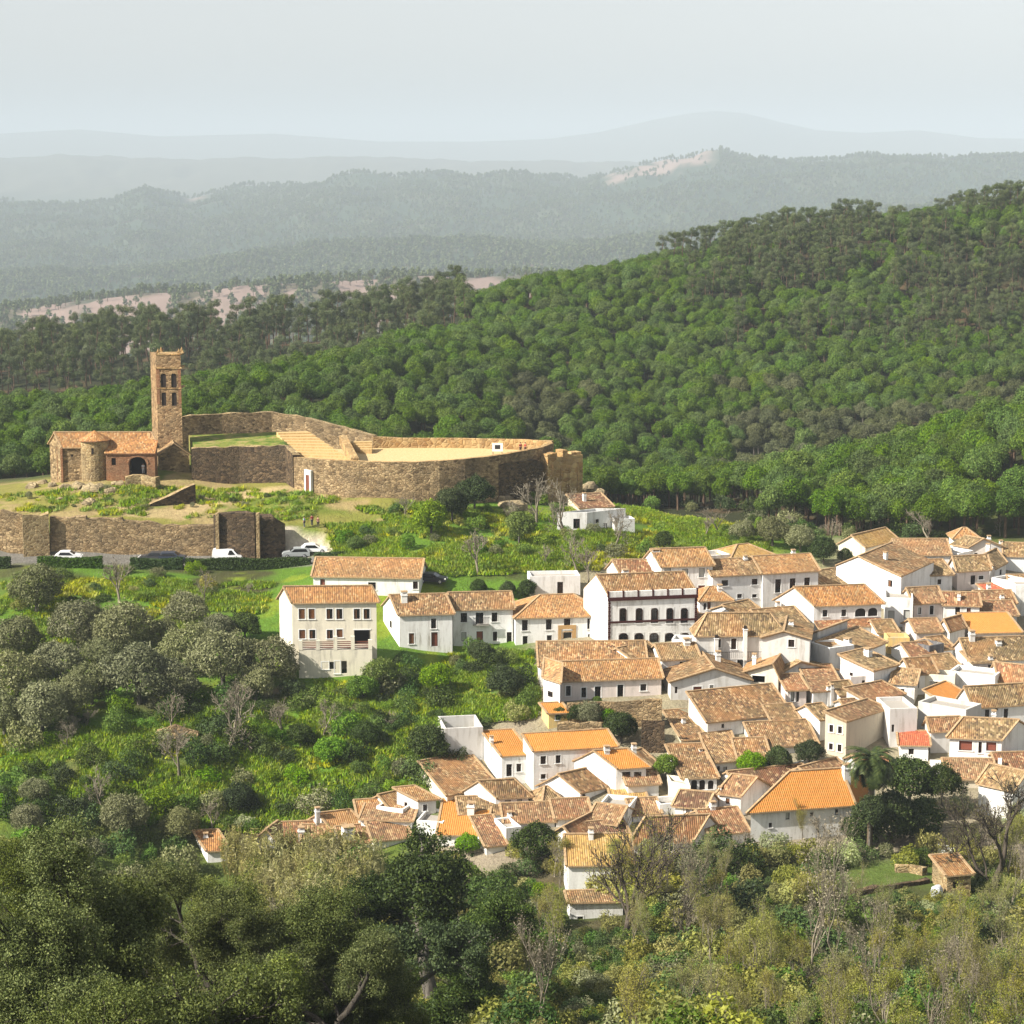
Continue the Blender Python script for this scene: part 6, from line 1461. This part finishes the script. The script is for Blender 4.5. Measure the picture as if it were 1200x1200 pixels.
scatter([(650, 1100), (745, 1090), (760, 1140), (640, 1150)], 9, {'yellow_shrub': 3, 'shrub': 3, 'bare_bush': 1}, (1.0, 1.8), 'bushes under the plane tree', labs('under the bare plane tree'))
scatter([(590, 1000), (665, 1010), (655, 1060), (590, 1060)], 10, {'yellow_shrub': 3, 'shrub': 3, 'dark_shrub': 1}, (1.2, 2.2), 'bushes left of the ochre roof', labs('left of the house with the bright ochre roof'))
# hedges along the road
def hedge(x0, x1, ytop, D, label, th=1.1, seed=0):
    a, b = P(x0, ytop, D), P(x1, ytop, D); L = float(np.linalg.norm((b - a)[:2])); z0 = min(float(zt(a[0], a[1])), float(zt(b[0], b[1]))); hh = max(1.6, a[2] - z0)
    r = np.random.default_rng(seed); n = int(L * (hh * 2 + th) * 90)
    c = np.c_[r.uniform(0, L, n), r.uniform(0, th, n), r.uniform(0, hh, n)]; f = r.integers(0, 3, n)
    d = np.zeros((n, 3)); c[f == 0, 1] = 0; d[f == 0, 1] = -1; c[f == 1, 1] = th; d[f == 1, 1] = 1; c[f == 2, 2] = hh; d[f == 2, 2] = 1
    c += r.normal(0, .06, c.shape); c[:, 2] += .12 * np.sin(c[:, 0] * .7 + seed)
    cv, cf = leaf_quads(r, c, d, .13, .6, .6)
    bx = np.array([(x, y, z) for z in (-.8, hh - .08) for x, y in ((.05, .08), (L - .05, .08), (L - .05, th - .08), (.05, th - .08))])
    bf = np.array([(0, 1, 5, 4), (1, 2, 6, 5), (2, 3, 7, 6), (3, 0, 4, 7), (4, 5, 6, 7)]) + len(cv)
    o = link('clipped_hedge', mesh_np('clipped_hedge', np.concatenate([cv, bx]), [cf, bf], [LF['hedge']]), None, (a[0], a[1], z0), math.atan2(b[1] - a[1], b[0] - a[0]))
    tag(o, label, 'hedge', 'clipped hedges along the road')
LF['hedge'] = mat_leaf('hedge_leaves', (.022, .045, .008), (.038, .070, .012), (.06, .10, .018), .1, .008)
for k, (a, b, y, lab) in enumerate([(-12, 11, 655, 'at the left picture edge'), (43, 119, 655.5, 'in front of the white car at left'), (152, 214, 656, 'in front of the pair of dark cars'), (217, 364, 656, 'longest one, in front of the white van'), (368, 440, 652, 'right end one, behind the long orange roof')]):
    hedge(a, b, y, 327.5, 'dark clipped hedge ' + lab, seed=k)

# ------------------------------------------------------------------ foreground
FG = [('holm_oak', 225, 1160, 160, 104, 'huge holm oak filling the lower left foreground'), ('holm_oak', 15, 1140, 150, 98, 'huge holm oak cut by the left edge'), ('holm_oak', 75, 1085, 100, 132, 'lighter holm oak behind the huge ones at left'),
      ('holm_oak', 400, 1170, 95, 118, 'holm oak at the bottom between the huge oak and the dark trees'), ('holm_oak', 120, 1260, 150, 92, 'holm oak along the bottom edge at left'), ('holm_oak', 325, 1122, 98, 124, 'holm oak forming the right shoulder of the foreground canopy'), ('holm_oak', 165, 1082, 92, 130, 'holm oak forming the crest of the foreground canopy'), ('holm_oak', 255, 1102, 88, 122, 'holm oak in the centre of the foreground canopy'), ('holm_oak', 15, 1018, 58, 158, 'smaller pale holm oak at the left edge, highest of the foreground'), ('holm_oak', 345, 1235, 125, 100, 'holm oak along the bottom edge, left of middle'),
      ('dark_oak', 503, 1058, 84, 168, 'dark cork oak in the middle foreground'), ('dark_oak', 568, 1105, 70, 158, 'dark cork oak lower right of the middle one'), ('dark_oak', 440, 1062, 52, 172, 'smaller dark oak left of the middle one'), ('dark_oak', 560, 1190, 70, 150, 'dark oak at the bottom edge right of middle'), ('holm_oak', 430, 1200, 85, 125, 'holm oak at the bottom edge under the dark oaks'), ('dark_oak', 470, 1130, 80, 150, 'dark oak at bottom middle')]
for k, (kd, x, y, r_, D, lab) in enumerate(FG): plant_px(kd, x, y, r_, lab, D=D, var=k % (3 if kd == 'holm_oak' else 2), rz=k * 1.3, name='holm_oak' if kd == 'holm_oak' else 'cork_oak')
g = P(712, 1150, 205)
plant('plane_tree', (g[0], g[1], g[2]), (195 / pix(g)[2]) / (PROTO['plane_tree'][0][2] / .62), 'bare plane tree with dark forked trunk in the valley', var=0, rz=.6)
plant_px('plane_tree', 1165, 965, 62, 'big bare tree with yellow buds at the right edge', D=226, var=1, name='budding_tree')
plant_px('plane_tree', 1110, 985, 40, 'smaller bare budding tree left of the big one at the right edge', D=229, var=0, name='budding_tree')
g = hit(940, 985); plant('budding_tree', g, .42, 'thin leafless tree in front of the orange hall', var=1)
for k, (x, y) in enumerate([(655, 1128), (742, 1122), (628, 1110)]):
    g = hit(x, y); plant('budding_tree', g, (.62, .55, .7)[k], ('thin budding tree left of the plane tree', 'thin budding tree right of the plane tree', 'thin budding tree farther left of the plane tree')[k], var=k)
# thicket: stands of thin trees
def thicket(n, x0, x1, d0, d1, mix, hs, group, lab, gap=1.5):
    done = []; t = 0
    while len(done) < n and t < n * 40:
        t += 1; D = rnd.uniform(d0, d1); px = rnd.uniform(x0, x1); X = (px - 600) / F * D * 1.03
        z = float(zt(X, D)); q = pix((X, D, z)); 
        if any((X - a) ** 2 + (D - b) ** 2 < gap * gap for a, b in done): continue
        if 650 < px < 745 and D < 221: continue
        if 975 < px < 1160 and 214 < D < 242: continue
        done.append((X, D)); k = rnd.choices(list(mix), list(mix.values()))[0]; s = rnd.uniform(*hs[k])
        plant(k, (X, D, z), s, lab[k], group, name=SN.get(k, k), cat='tree' if 'tree' in k else 'shrub')
tl = {'budding_tree': 'thin tree hazed with yellow green buds in the valley thicket', 'bare_tree': 'thin leafless grey tree in the valley thicket', 'yellow_shrub': 'yellow green bush in the valley thicket', 'shrub': 'green bush in the valley thicket', 'bright_shrub': 'bright green bush in the valley thicket', 'olive_shrub': 'grey green bush in the valley thicket', 'dark_shrub': 'dark bush in the valley thicket', 'bare_bush': 'leafless bush in the valley thicket', 'pale_shrub': 'pale bush in the valley thicket'}
hs = {'budding_tree': (.45, .75), 'bare_tree': (.4, .75), 'yellow_shrub': (1.2, 2.4), 'shrub': (1.2, 2.3), 'bright_shrub': (.9, 1.6), 'olive_shrub': (1, 2), 'dark_shrub': (1.2, 2.4), 'bare_bush': (.8, 1.5), 'pale_shrub': (.9, 1.5)}
thicket(46, 590, 1210, 176, 232, {'budding_tree': 7, 'bare_tree': 1.5}, hs, 'thin trees in the valley thicket', tl, 2.0)
thicket(120, 560, 1215, 172, 236, {'yellow_shrub': 5, 'shrub': 4, 'bright_shrub': 1.6, 'olive_shrub': 1.5, 'dark_shrub': .8, 'bare_bush': 1.2}, hs, 'bushes in the valley thicket', tl, 1.7)
thicket(90, 600, 1215, 118, 176, {'yellow_shrub': 5, 'shrub': 4, 'bright_shrub': 1, 'olive_shrub': 2, 'bare_bush': .8, 'budding_tree': 4, 'bare_tree': .6}, hs, 'thicket along the lower right edge', {k: v.replace('in the valley thicket', 'along the lower right picture edge') for k, v in tl.items()}, 1.8)
thicket(34, 250, 600, 196, 240, {'yellow_shrub': 3, 'shrub': 3, 'olive_shrub': 2, 'bare_bush': 2}, hs, 'bushes in the valley thicket', tl, 1.8)
for k, (x, y0, y1, D, lab) in enumerate([(948, 1010, 1190, 190, 'tallest thin pale poplar in the thicket, left of two'), (982, 1030, 1200, 186, 'thin pale poplar in the thicket, right of two')]):
    g = P(x, y1, D); plant('bare_tree', (g[0], g[1], float(zt(g[0], g[1]))), (y1 - y0) / pix(g)[2] / 13, lab, var=k, name='poplar')
for k, (x, y, r_, kd, lab) in enumerate([(1092, 1063, 14, 'pale_shrub', 'cream blossoming bush beside the vegetable plots'), (1100, 1095, 22, 'bright_shrub', 'fresh green bush below the garden shed'), (1135, 1060, 13, 'bright_shrub', 'bright green sapling right of the blossoming bush'), (362, 820, 14, 'pale_shrub', 'white flowering bush below the cellar wall'), (1085, 1090, 20, 'bright_shrub', 'green bush left of the garden shed bush'), (285, 965, 15, 'pale_shrub', 'pale leafed bush at the lone small house'), (1060, 1060, 10, 'dark_shrub', 'dark bush at the vegetable plot wall'),
    (850, 1000, 38, 'dark_shrub', 'dark bush mass below the white gable end'), (815, 1000, 26, 'shrub', 'green bush mass below the long rust roof'), (905, 985, 22, 'pale_shrub', 'pale yellow bush in front of the orange hall'), (885, 1000, 22, 'yellow_shrub', 'yellow bush at the hall corner'), (1090, 950, 20, 'pale_shrub', 'white flowering tree right of the massive evergreen'), (1125, 940, 18, 'pale_shrub', 'white flowering bush before the mossy roof house')]):
    plant_px(kd, x, y, r_, lab, var=k % 3, name='shrub', cat='shrub')

# ------------------------------------------------------------------ things nobody could count: one object each
def stuff(name, label, pts, rots, scl, protos):
    pc = bpy.data.collections.new(name + '_kinds')
    for i, me in enumerate(protos): pc.objects.link(bpy.data.objects.new('%s_kind_%d' % (name, i), me))
    me = bpy.data.meshes.new(name); me.vertices.add(len(pts)); me.vertices.foreach_set('co', np.asarray(pts, np.float32).ravel())
    a = me.attributes.new('rot', 'FLOAT_VECTOR', 'POINT'); a.data.foreach_set('vector', np.asarray(rots, np.float32).ravel())
    a = me.attributes.new('scl', 'FLOAT', 'POINT'); a.data.foreach_set('value', np.asarray(scl, np.float32))
    a = me.attributes.new('idx', 'INT', 'POINT'); a.data.foreach_set('value', (np.arange(len(pts)) * 7919 % 1000003 % len(protos)).astype(np.int32))
    o = link(name, me); ng = bpy.data.node_groups.new(name, 'GeometryNodeTree')
    ng.interface.new_socket('Geometry', in_out='INPUT', socket_type='NodeSocketGeometry'); ng.interface.new_socket('Geometry', in_out='OUTPUT', socket_type='NodeSocketGeometry')
    N = ng.nodes; gi, go = N.new('NodeGroupInput'), N.new('NodeGroupOutput'); ip = N.new('GeometryNodeInstanceOnPoints'); ci = N.new('GeometryNodeCollectionInfo')
    ci.inputs['Collection'].default_value = pc; ci.inputs['Separate Children'].default_value = True; ci.inputs['Reset Children'].default_value = True
    def attr(nm, ty):
        q = N.new('GeometryNodeInputNamedAttribute'); q.data_type = ty; q.inputs['Name'].default_value = nm
        return next(s for s in q.outputs if s.enabled and s.name == 'Attribute')
    K = ng.links.new
    K(gi.outputs[0], ip.inputs['Points']); K(ci.outputs[0], ip.inputs['Instance']); ip.inputs['Pick Instance'].default_value = True
    K(attr('idx', 'INT'), ip.inputs['Instance Index']); K(attr('rot', 'FLOAT_VECTOR'), ip.inputs['Rotation']); K(attr('scl', 'FLOAT'), ip.inputs['Scale']); K(ip.outputs[0], go.inputs[0])
    o.modifiers.new('scatter', 'NODES').node_group = ng
    return tag(o, label, name.replace('_', ' '), None, 'stuff')
rg = np.random.default_rng(11)
def zrot(n): return np.c_[np.zeros(n), np.zeros(n), rg.uniform(0, 6.28, n)]
def one_mesh(kind, k):
    cm, tm = PROTO[kind][k][:2]
    def geo(me):
        v = np.empty(len(me.vertices) * 3, np.float32); me.vertices.foreach_get('co', v)
        f = np.empty(len(me.polygons) * 4, np.int32); me.polygons.foreach_get('vertices', f); return v.reshape(-1, 3), f.reshape(-1, 4)
    cv, cf = geo(cm); tv, tf = geo(tm)
    return mesh_np(kind, np.concatenate([cv, tv]), [cf, tf + len(cv)], [cm.materials[0], tm.materials[0]], [0, 1])

# pine woods: positions over the slopes, nearest ones in view as trees of their own
gx, gy = np.meshgrid(np.arange(-330, 330, 4.7), np.arange(362, 930, 4.7)); gx = gx.ravel() + rg.uniform(-1.8, 1.8, gx.size); gy = gy.ravel() + rg.uniform(-1.8, 1.8, gy.size)
ok = np.abs(gx) < .26 * gy; gx, gy = gx[ok], gy[ok]; gz = zt(gx, gy)
ppx = pxof(gx, gy); fw = gy * CT - gz * ST; ppy = 600 - F * (gy * ST + gz * CT) / fw
wood = ~((gy < 425) & (ppx < 150) & (ppy < 575)) & ~((gy < 405) & (ppx < 860)) & ~((gy < 384) & ((ppx < 960) | (ppy > 633)))
trk = (np.abs(ppy - (372 - (ppx - 1090) * .12)) < 7) & (ppx > 1085) & (gy > 600)
wood &= ~trk & (fbm(gx / 17 + 50, gy / 17, 2) > .22)
wood &= ~((ppx > 560) & (ppx < 900) & (ppy > 596) & (gy < 420))
gx, gy, gz, ppx, ppy = gx[wood], gy[wood], gz[wood], ppx[wood], ppy[wood]
ridge = (ppx < 545) & (gy > 685) & (gy < 905)
valley = (ppx > 850) & (gy > 456) & (gy < 560) & (rg.random(len(gx)) < .85) | (ppx > 600) & (ppy > 462) & (gy < 600) & (gy > 452) & (rg.random(len(gx)) < .7 * sstep(.38, .55, fbm(gx / 30 + 15, gy / 30 + 33, 3)))  # greyer oaks; behind the knoll their tone also stands in for valley shade
patch = fbm(gx / 38 + 70, gy / 38 + 20, 3)
upper = (rg.random(len(gx)) < .62 * sstep(740, 960, ppx) * (1 - sstep(350, 450, ppy)) * sstep(.22, .44, patch) * 1.5) & (ppx > 740)
thin = ridge & (rg.random(len(gx)) < .62)
tall = np.where(ridge, 10.5, 7.5)
# which of them the terrain or the castle hides
vis = np.ones(len(gx), bool)
for t in np.linspace(.25, .985, 70):
    x, y = gx * t, gy * t
    vis &= zt(x, y) < (gz + tall) * t + .5
hid = (ppx < 345) & (gy < 470) & (ppy - tall * F / gy * .9 > 530); vis &= ~hid
vis &= (ppx > -15) & (ppx < 1215)
vis &= ~thin
order = np.argsort(gy + np.where(vis, 0, 1e5)); mine = order[:300]; rest = order[300:]; fac = np.where(upper, .84, np.where(ridge, 1.1, 1.0)) * np.where((ppx > 845) & (gy < 456), 1.18, 1.0); rest = rest[(np.abs(ppx[rest] - 600) < 680) & ~thin[rest]]
for i in mine:
    if not vis[i]: continue
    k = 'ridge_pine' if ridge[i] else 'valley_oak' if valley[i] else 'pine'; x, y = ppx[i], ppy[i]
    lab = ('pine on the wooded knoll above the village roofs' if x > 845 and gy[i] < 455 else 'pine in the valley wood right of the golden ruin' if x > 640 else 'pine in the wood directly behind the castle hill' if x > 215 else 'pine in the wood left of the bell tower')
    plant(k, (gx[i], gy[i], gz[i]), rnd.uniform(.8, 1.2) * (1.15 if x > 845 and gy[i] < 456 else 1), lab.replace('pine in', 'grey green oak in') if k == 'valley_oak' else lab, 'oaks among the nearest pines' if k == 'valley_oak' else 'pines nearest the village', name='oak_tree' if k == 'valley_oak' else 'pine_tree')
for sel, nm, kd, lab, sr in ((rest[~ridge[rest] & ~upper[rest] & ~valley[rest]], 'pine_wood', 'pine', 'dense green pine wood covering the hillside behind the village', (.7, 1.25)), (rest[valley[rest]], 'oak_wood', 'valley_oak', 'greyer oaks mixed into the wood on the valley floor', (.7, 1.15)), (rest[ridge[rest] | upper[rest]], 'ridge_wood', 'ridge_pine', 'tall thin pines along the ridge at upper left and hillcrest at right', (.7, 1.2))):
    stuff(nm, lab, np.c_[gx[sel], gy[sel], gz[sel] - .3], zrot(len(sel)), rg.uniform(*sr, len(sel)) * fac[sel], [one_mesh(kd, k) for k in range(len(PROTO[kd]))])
# far forest on the ridges
r = np.random.default_rng(3); FP = []
for k in range(3):
    cv, cf = crown_cloud(r, [(0, 0, 5.5, 2.2), (.5, .3, 7.6, 1.5), (-.8, .2, 4.6, 1.6)], 14, .75, .7, .5); tv, tf = tubes([(0, 0, -2, 0, 0, 6, .3, .2)], 4)
    FP.append(mesh_np('far_pine', np.concatenate([cv, tv]), [cf, tf + len(cv)], [LF['pine2'], BK['pine']], [0, 1]))
n = 75000
fy = rg.uniform(1100 ** .5, 8700 ** .5, n) ** 2; fx = rg.uniform(-.25, .25, n) * fy; fz = zt(fx, fy)
fp = pxof(fx, fy); k1 = fbm(fx / 85 + 3, fy / 260, 4)
bare = (fy > 1980) & (fy < 2680) & (fp < 880)
keep = np.where(bare, (rg.random(n) < .16) | (k1 > .60), (k1 > .36) | (rg.random(n) < .3))
for a, b, y0, y1 in [(700, 835, 7600, 8560), (222, 258, 7900, 8520), (100, 150, 8250, 8560), (0, 60, 8300, 8540), (440, 520, 8350, 8540)]: keep &= ~((fp > a) & (fp < b) & (fy > y0) & (fy < y1) & (rg.random(n) < .93))
fx, fy, fz = fx[keep], fy[keep], fz[keep]
stuff('distant_forest', 'hazy forest covering the far ridges', np.c_[fx, fy, fz], zrot(len(fx)), rg.uniform(.6, 1.25, len(fx)) * np.where(fy > 4000, 2.0, 1.25), FP)
# undergrowth of the valley
ux = rg.uniform(-.13, .24, 2300); uy = rg.uniform(105, 236, 2300); ux = ux * uy; up_ = pxof(ux, uy); k_ = ~((up_ > 970) & (up_ < 1150) & (uy > 221) & (uy < 242)) & ~((up_ < 880) & (uy > 226)) & ~((up_ > 645) & (up_ < 745) & (uy > 208) & (uy < 226)) & ~((up_ < 500) & (uy > 200)); ux, uy = ux[k_], uy[k_]
stuff('undergrowth', 'tangled low undergrowth filling the valley between the thin trees', np.c_[ux, uy, zt(ux, uy)], zrot(len(ux)), rg.uniform(.45, 1.1, len(ux)), [PROTO['shrub'][0][0], PROTO['yellow_shrub'][0][0], PROTO['yellow_shrub'][1][0], PROTO['olive_shrub'][1][0], PROTO['shrub'][2][0]])
# canes
r = np.random.default_rng(9); cc = []
for k in range(3):
    segs, c, d = [], [], []
    for i in range(26):
        b = r.normal(0, .5, 2); a = r.uniform(0, 6.28); ln = r.uniform(2.6, 4.4); t = r.uniform(.05, .28)
        e = np.array((b[0] + math.cos(a) * ln * t, b[1] + math.sin(a) * ln * t, ln)); segs.append((b[0], b[1], -.3, *e, .03, .012))
        for q in range(16): s_ = r.uniform(.25, 1.05); c.append(np.array((b[0], b[1], 0)) * (1 - s_) + e * s_ + r.normal(0, .1, 3)); d.append(r.normal(size=3))
    cv, cf = leaf_quads(r, np.array(c), nrm(np.array(d)), .26, .18, .5); tv, tf = tubes(segs, 3)
    cc.append(mesh_np('cane', np.concatenate([cv, tv]), [cf, tf + len(cv)], [LF['reed'], LF['reed']], [0, 1]))
pts = []
while len(pts) < 170:
    x, y = rnd.uniform(225, 440), rnd.uniform(995, 1110)
    if x > 250 + (y - 1000) * .9: 
        g = hit(x, y + 14); pts.append((g[0], g[1], g[2]))
stuff('cane_thicket', 'pale yellow canes between the foreground oaks and the lowest roofs', pts, zrot(len(pts)), rg.uniform(.75, 1.15, len(pts)), cc)
# grass and flowers over the open slopes
def tuft(leaf, seed, h=.55):
    r = np.random.default_rng(seed); n = 46; a = r.uniform(0, 6.28, n); o = r.uniform(0, .75, n) ** .7; b = np.c_[o * np.cos(a), o * np.sin(a), np.zeros(n)]
    t = b + np.c_[r.normal(0, .18, n), r.normal(0, .18, n), r.uniform(.4, 1, n) * h]; w = np.c_[np.cos(a + 1.2), np.sin(a + 1.2), np.zeros(n)] * .10
    V = np.stack([b - w, b + w, t], 1).reshape(-1, 3); return mesh_np('tuft', V, [np.arange(3 * n).reshape(n, 3)], [LF[leaf]])
def tufts(polys, n, name, label, leaf, sc_, thr, seed):
    P_, S_ = [], []
    for poly, frac in polys:
        xs, ys = [p[0] for p in poly], [p[1] for p in poly]; m_ = 0; t = 0
        A_, B_ = hit(min(xs), max(ys))[1] - 4, hit((min(xs) + max(xs)) / 2, min(ys))[1] + 4
        N = int(n * frac)
        while m_ < N and t < 60:
            t += 1; Y = rg.uniform(A_, B_, N * 2); X = rg.uniform((min(xs) - 600) / F * B_ * 1.03, (max(xs) - 600) / F * B_ * 1.03, N * 2); Z = zt(X, Y)
            fwd = Y * CT - Z * ST; qx = 600 + F * X / fwd; qy = 600 - F * (Y * ST + Z * CT) / fwd
            k = np.array([in_poly(a, b, poly) for a, b in zip(qx, qy)]) & (fbm(X / 7 + seed, Y / 7, 3) > thr)
            P_ += list(np.c_[X, Y, Z][k]); m_ += int(k.sum())
    P_ = np.array(P_); stuff(name, label, P_, zrot(len(P_)), rg.uniform(*sc_, len(P_)), [tuft(leaf, k + seed) for k in range(3)])
slope = [(380, 600), (480, 590), (640, 605), (700, 590), (780, 592), (870, 600), (900, 645), (760, 650), (700, 668), (500, 676), (400, 662)]
grove = [(-40, 690), (60, 676), (330, 685), (330, 720), (200, 712), (60, 790), (-40, 880)]
lower = [(-40, 870), (170, 850), (330, 812), (470, 850), (545, 900), (500, 925), (300, 975), (100, 960), (-40, 940)]
gard = [(360, 800), (460, 765), (620, 765), (628, 840), (520, 850), (430, 865)]
meadow = [(0, 580), (150, 570), (340, 575), (430, 585), (380, 610), (250, 608), (0, 598)]
tufts([(slope, .34), (grove, .15), (lower, .30), (gard, .14), (meadow, .02)], 15000, 'grass', 'bright spring grass on the slopes around the castle', 'grass', (.7, 1.5), .40, 1)
tufts([(slope, .5), (grove, .2), (lower, .12), (gard, .1), (meadow, .03)], 1700, 'flowering_grass', 'yellow flowering ground cover on the slopes', 'grassy', (.7, 1.5), .56, 21)
# ------------------------------------------------------------------ sky, sun, haze
w = bpy.data.worlds.new('World'); sc.world = w; w.use_nodes = True
t = w.node_tree; bg = t.nodes['Background']; sky = t.nodes.new('ShaderNodeTexSky')
sky.sky_type = 'NISHITA'; sky.sun_disc = False
EL, AZ = R(38), math.atan2(-math.cos(R(23)), -math.sin(R(23)))     # sun: high on the left, a little behind the camera
sky.sun_elevation = EL; sky.sun_rotation = AZ
sky.air_density, sky.dust_density, sky.ozone_density = 1.0, 1.2, 1.0
hsv = t.nodes.new('ShaderNodeHueSaturation'); hsv.inputs['Saturation'].default_value = .22; hsv.inputs['Value'].default_value = .88
t.links.new(sky.outputs[0], hsv.inputs['Color']); t.links.new(hsv.outputs[0], bg.inputs[0]); bg.inputs[1].default_value = 0.092
sun = bpy.data.lights.new('sun', 'SUN'); sun.energy = 5.0; sun.angle = R(.5); sun.color = (1.0, .94, .84)
so = bpy.data.objects.new('sun', sun); COL.objects.link(so)
dv = Vector = __import__('mathutils').Vector((math.sin(AZ) * math.cos(EL), math.cos(AZ) * math.cos(EL), math.sin(EL)))
so.rotation_euler = dv.to_track_quat('Z', 'Y').to_euler(); so.location = (-200, 100, 300)
hz = bpy.data.materials.new('haze_air'); hz.use_nodes = True; ht = hz.node_tree; ht.nodes.clear()
pv = ht.nodes.new('ShaderNodeVolumePrincipled'); ho = ht.nodes.new('ShaderNodeOutputMaterial')
pv.inputs['Color'].default_value = (.565, .64, .715, 1); pv.inputs['Density'].default_value = HAZE = 0.000105; pv.inputs['Anisotropy'].default_value = -.1
pv.inputs['Density Attribute'].default_value = ''
ht.links.new(pv.outputs[0], ho.inputs['Volume'])
try: hz.cycles.homogeneous_volume = True
except Exception: pass
m = MB(); m.box(-27000, 27000, -400, 60500, -640, 380); tag(m.build('haze', hz), 'pale summer haze filling the distance', 'haze', None, 'stuff')
sc.view_settings.view_transform = 'Standard'; sc.view_settings.look = 'None'; sc.view_settings.exposure = 1.02; sc.view_settings.gamma = 1
cy = sc.cycles
sc.render.engine = 'CYCLES'
cy.max_bounces = 6; cy.diffuse_bounces = 2; cy.glossy_bounces = 1; cy.transmission_bounces = 2; cy.volume_bounces = 2; cy.transparent_max_bounces = 4
cy.use_adaptive_sampling = True; cy.adaptive_threshold = .015; cy.use_denoising = True; cy.caustics_reflective = cy.caustics_refractive = False
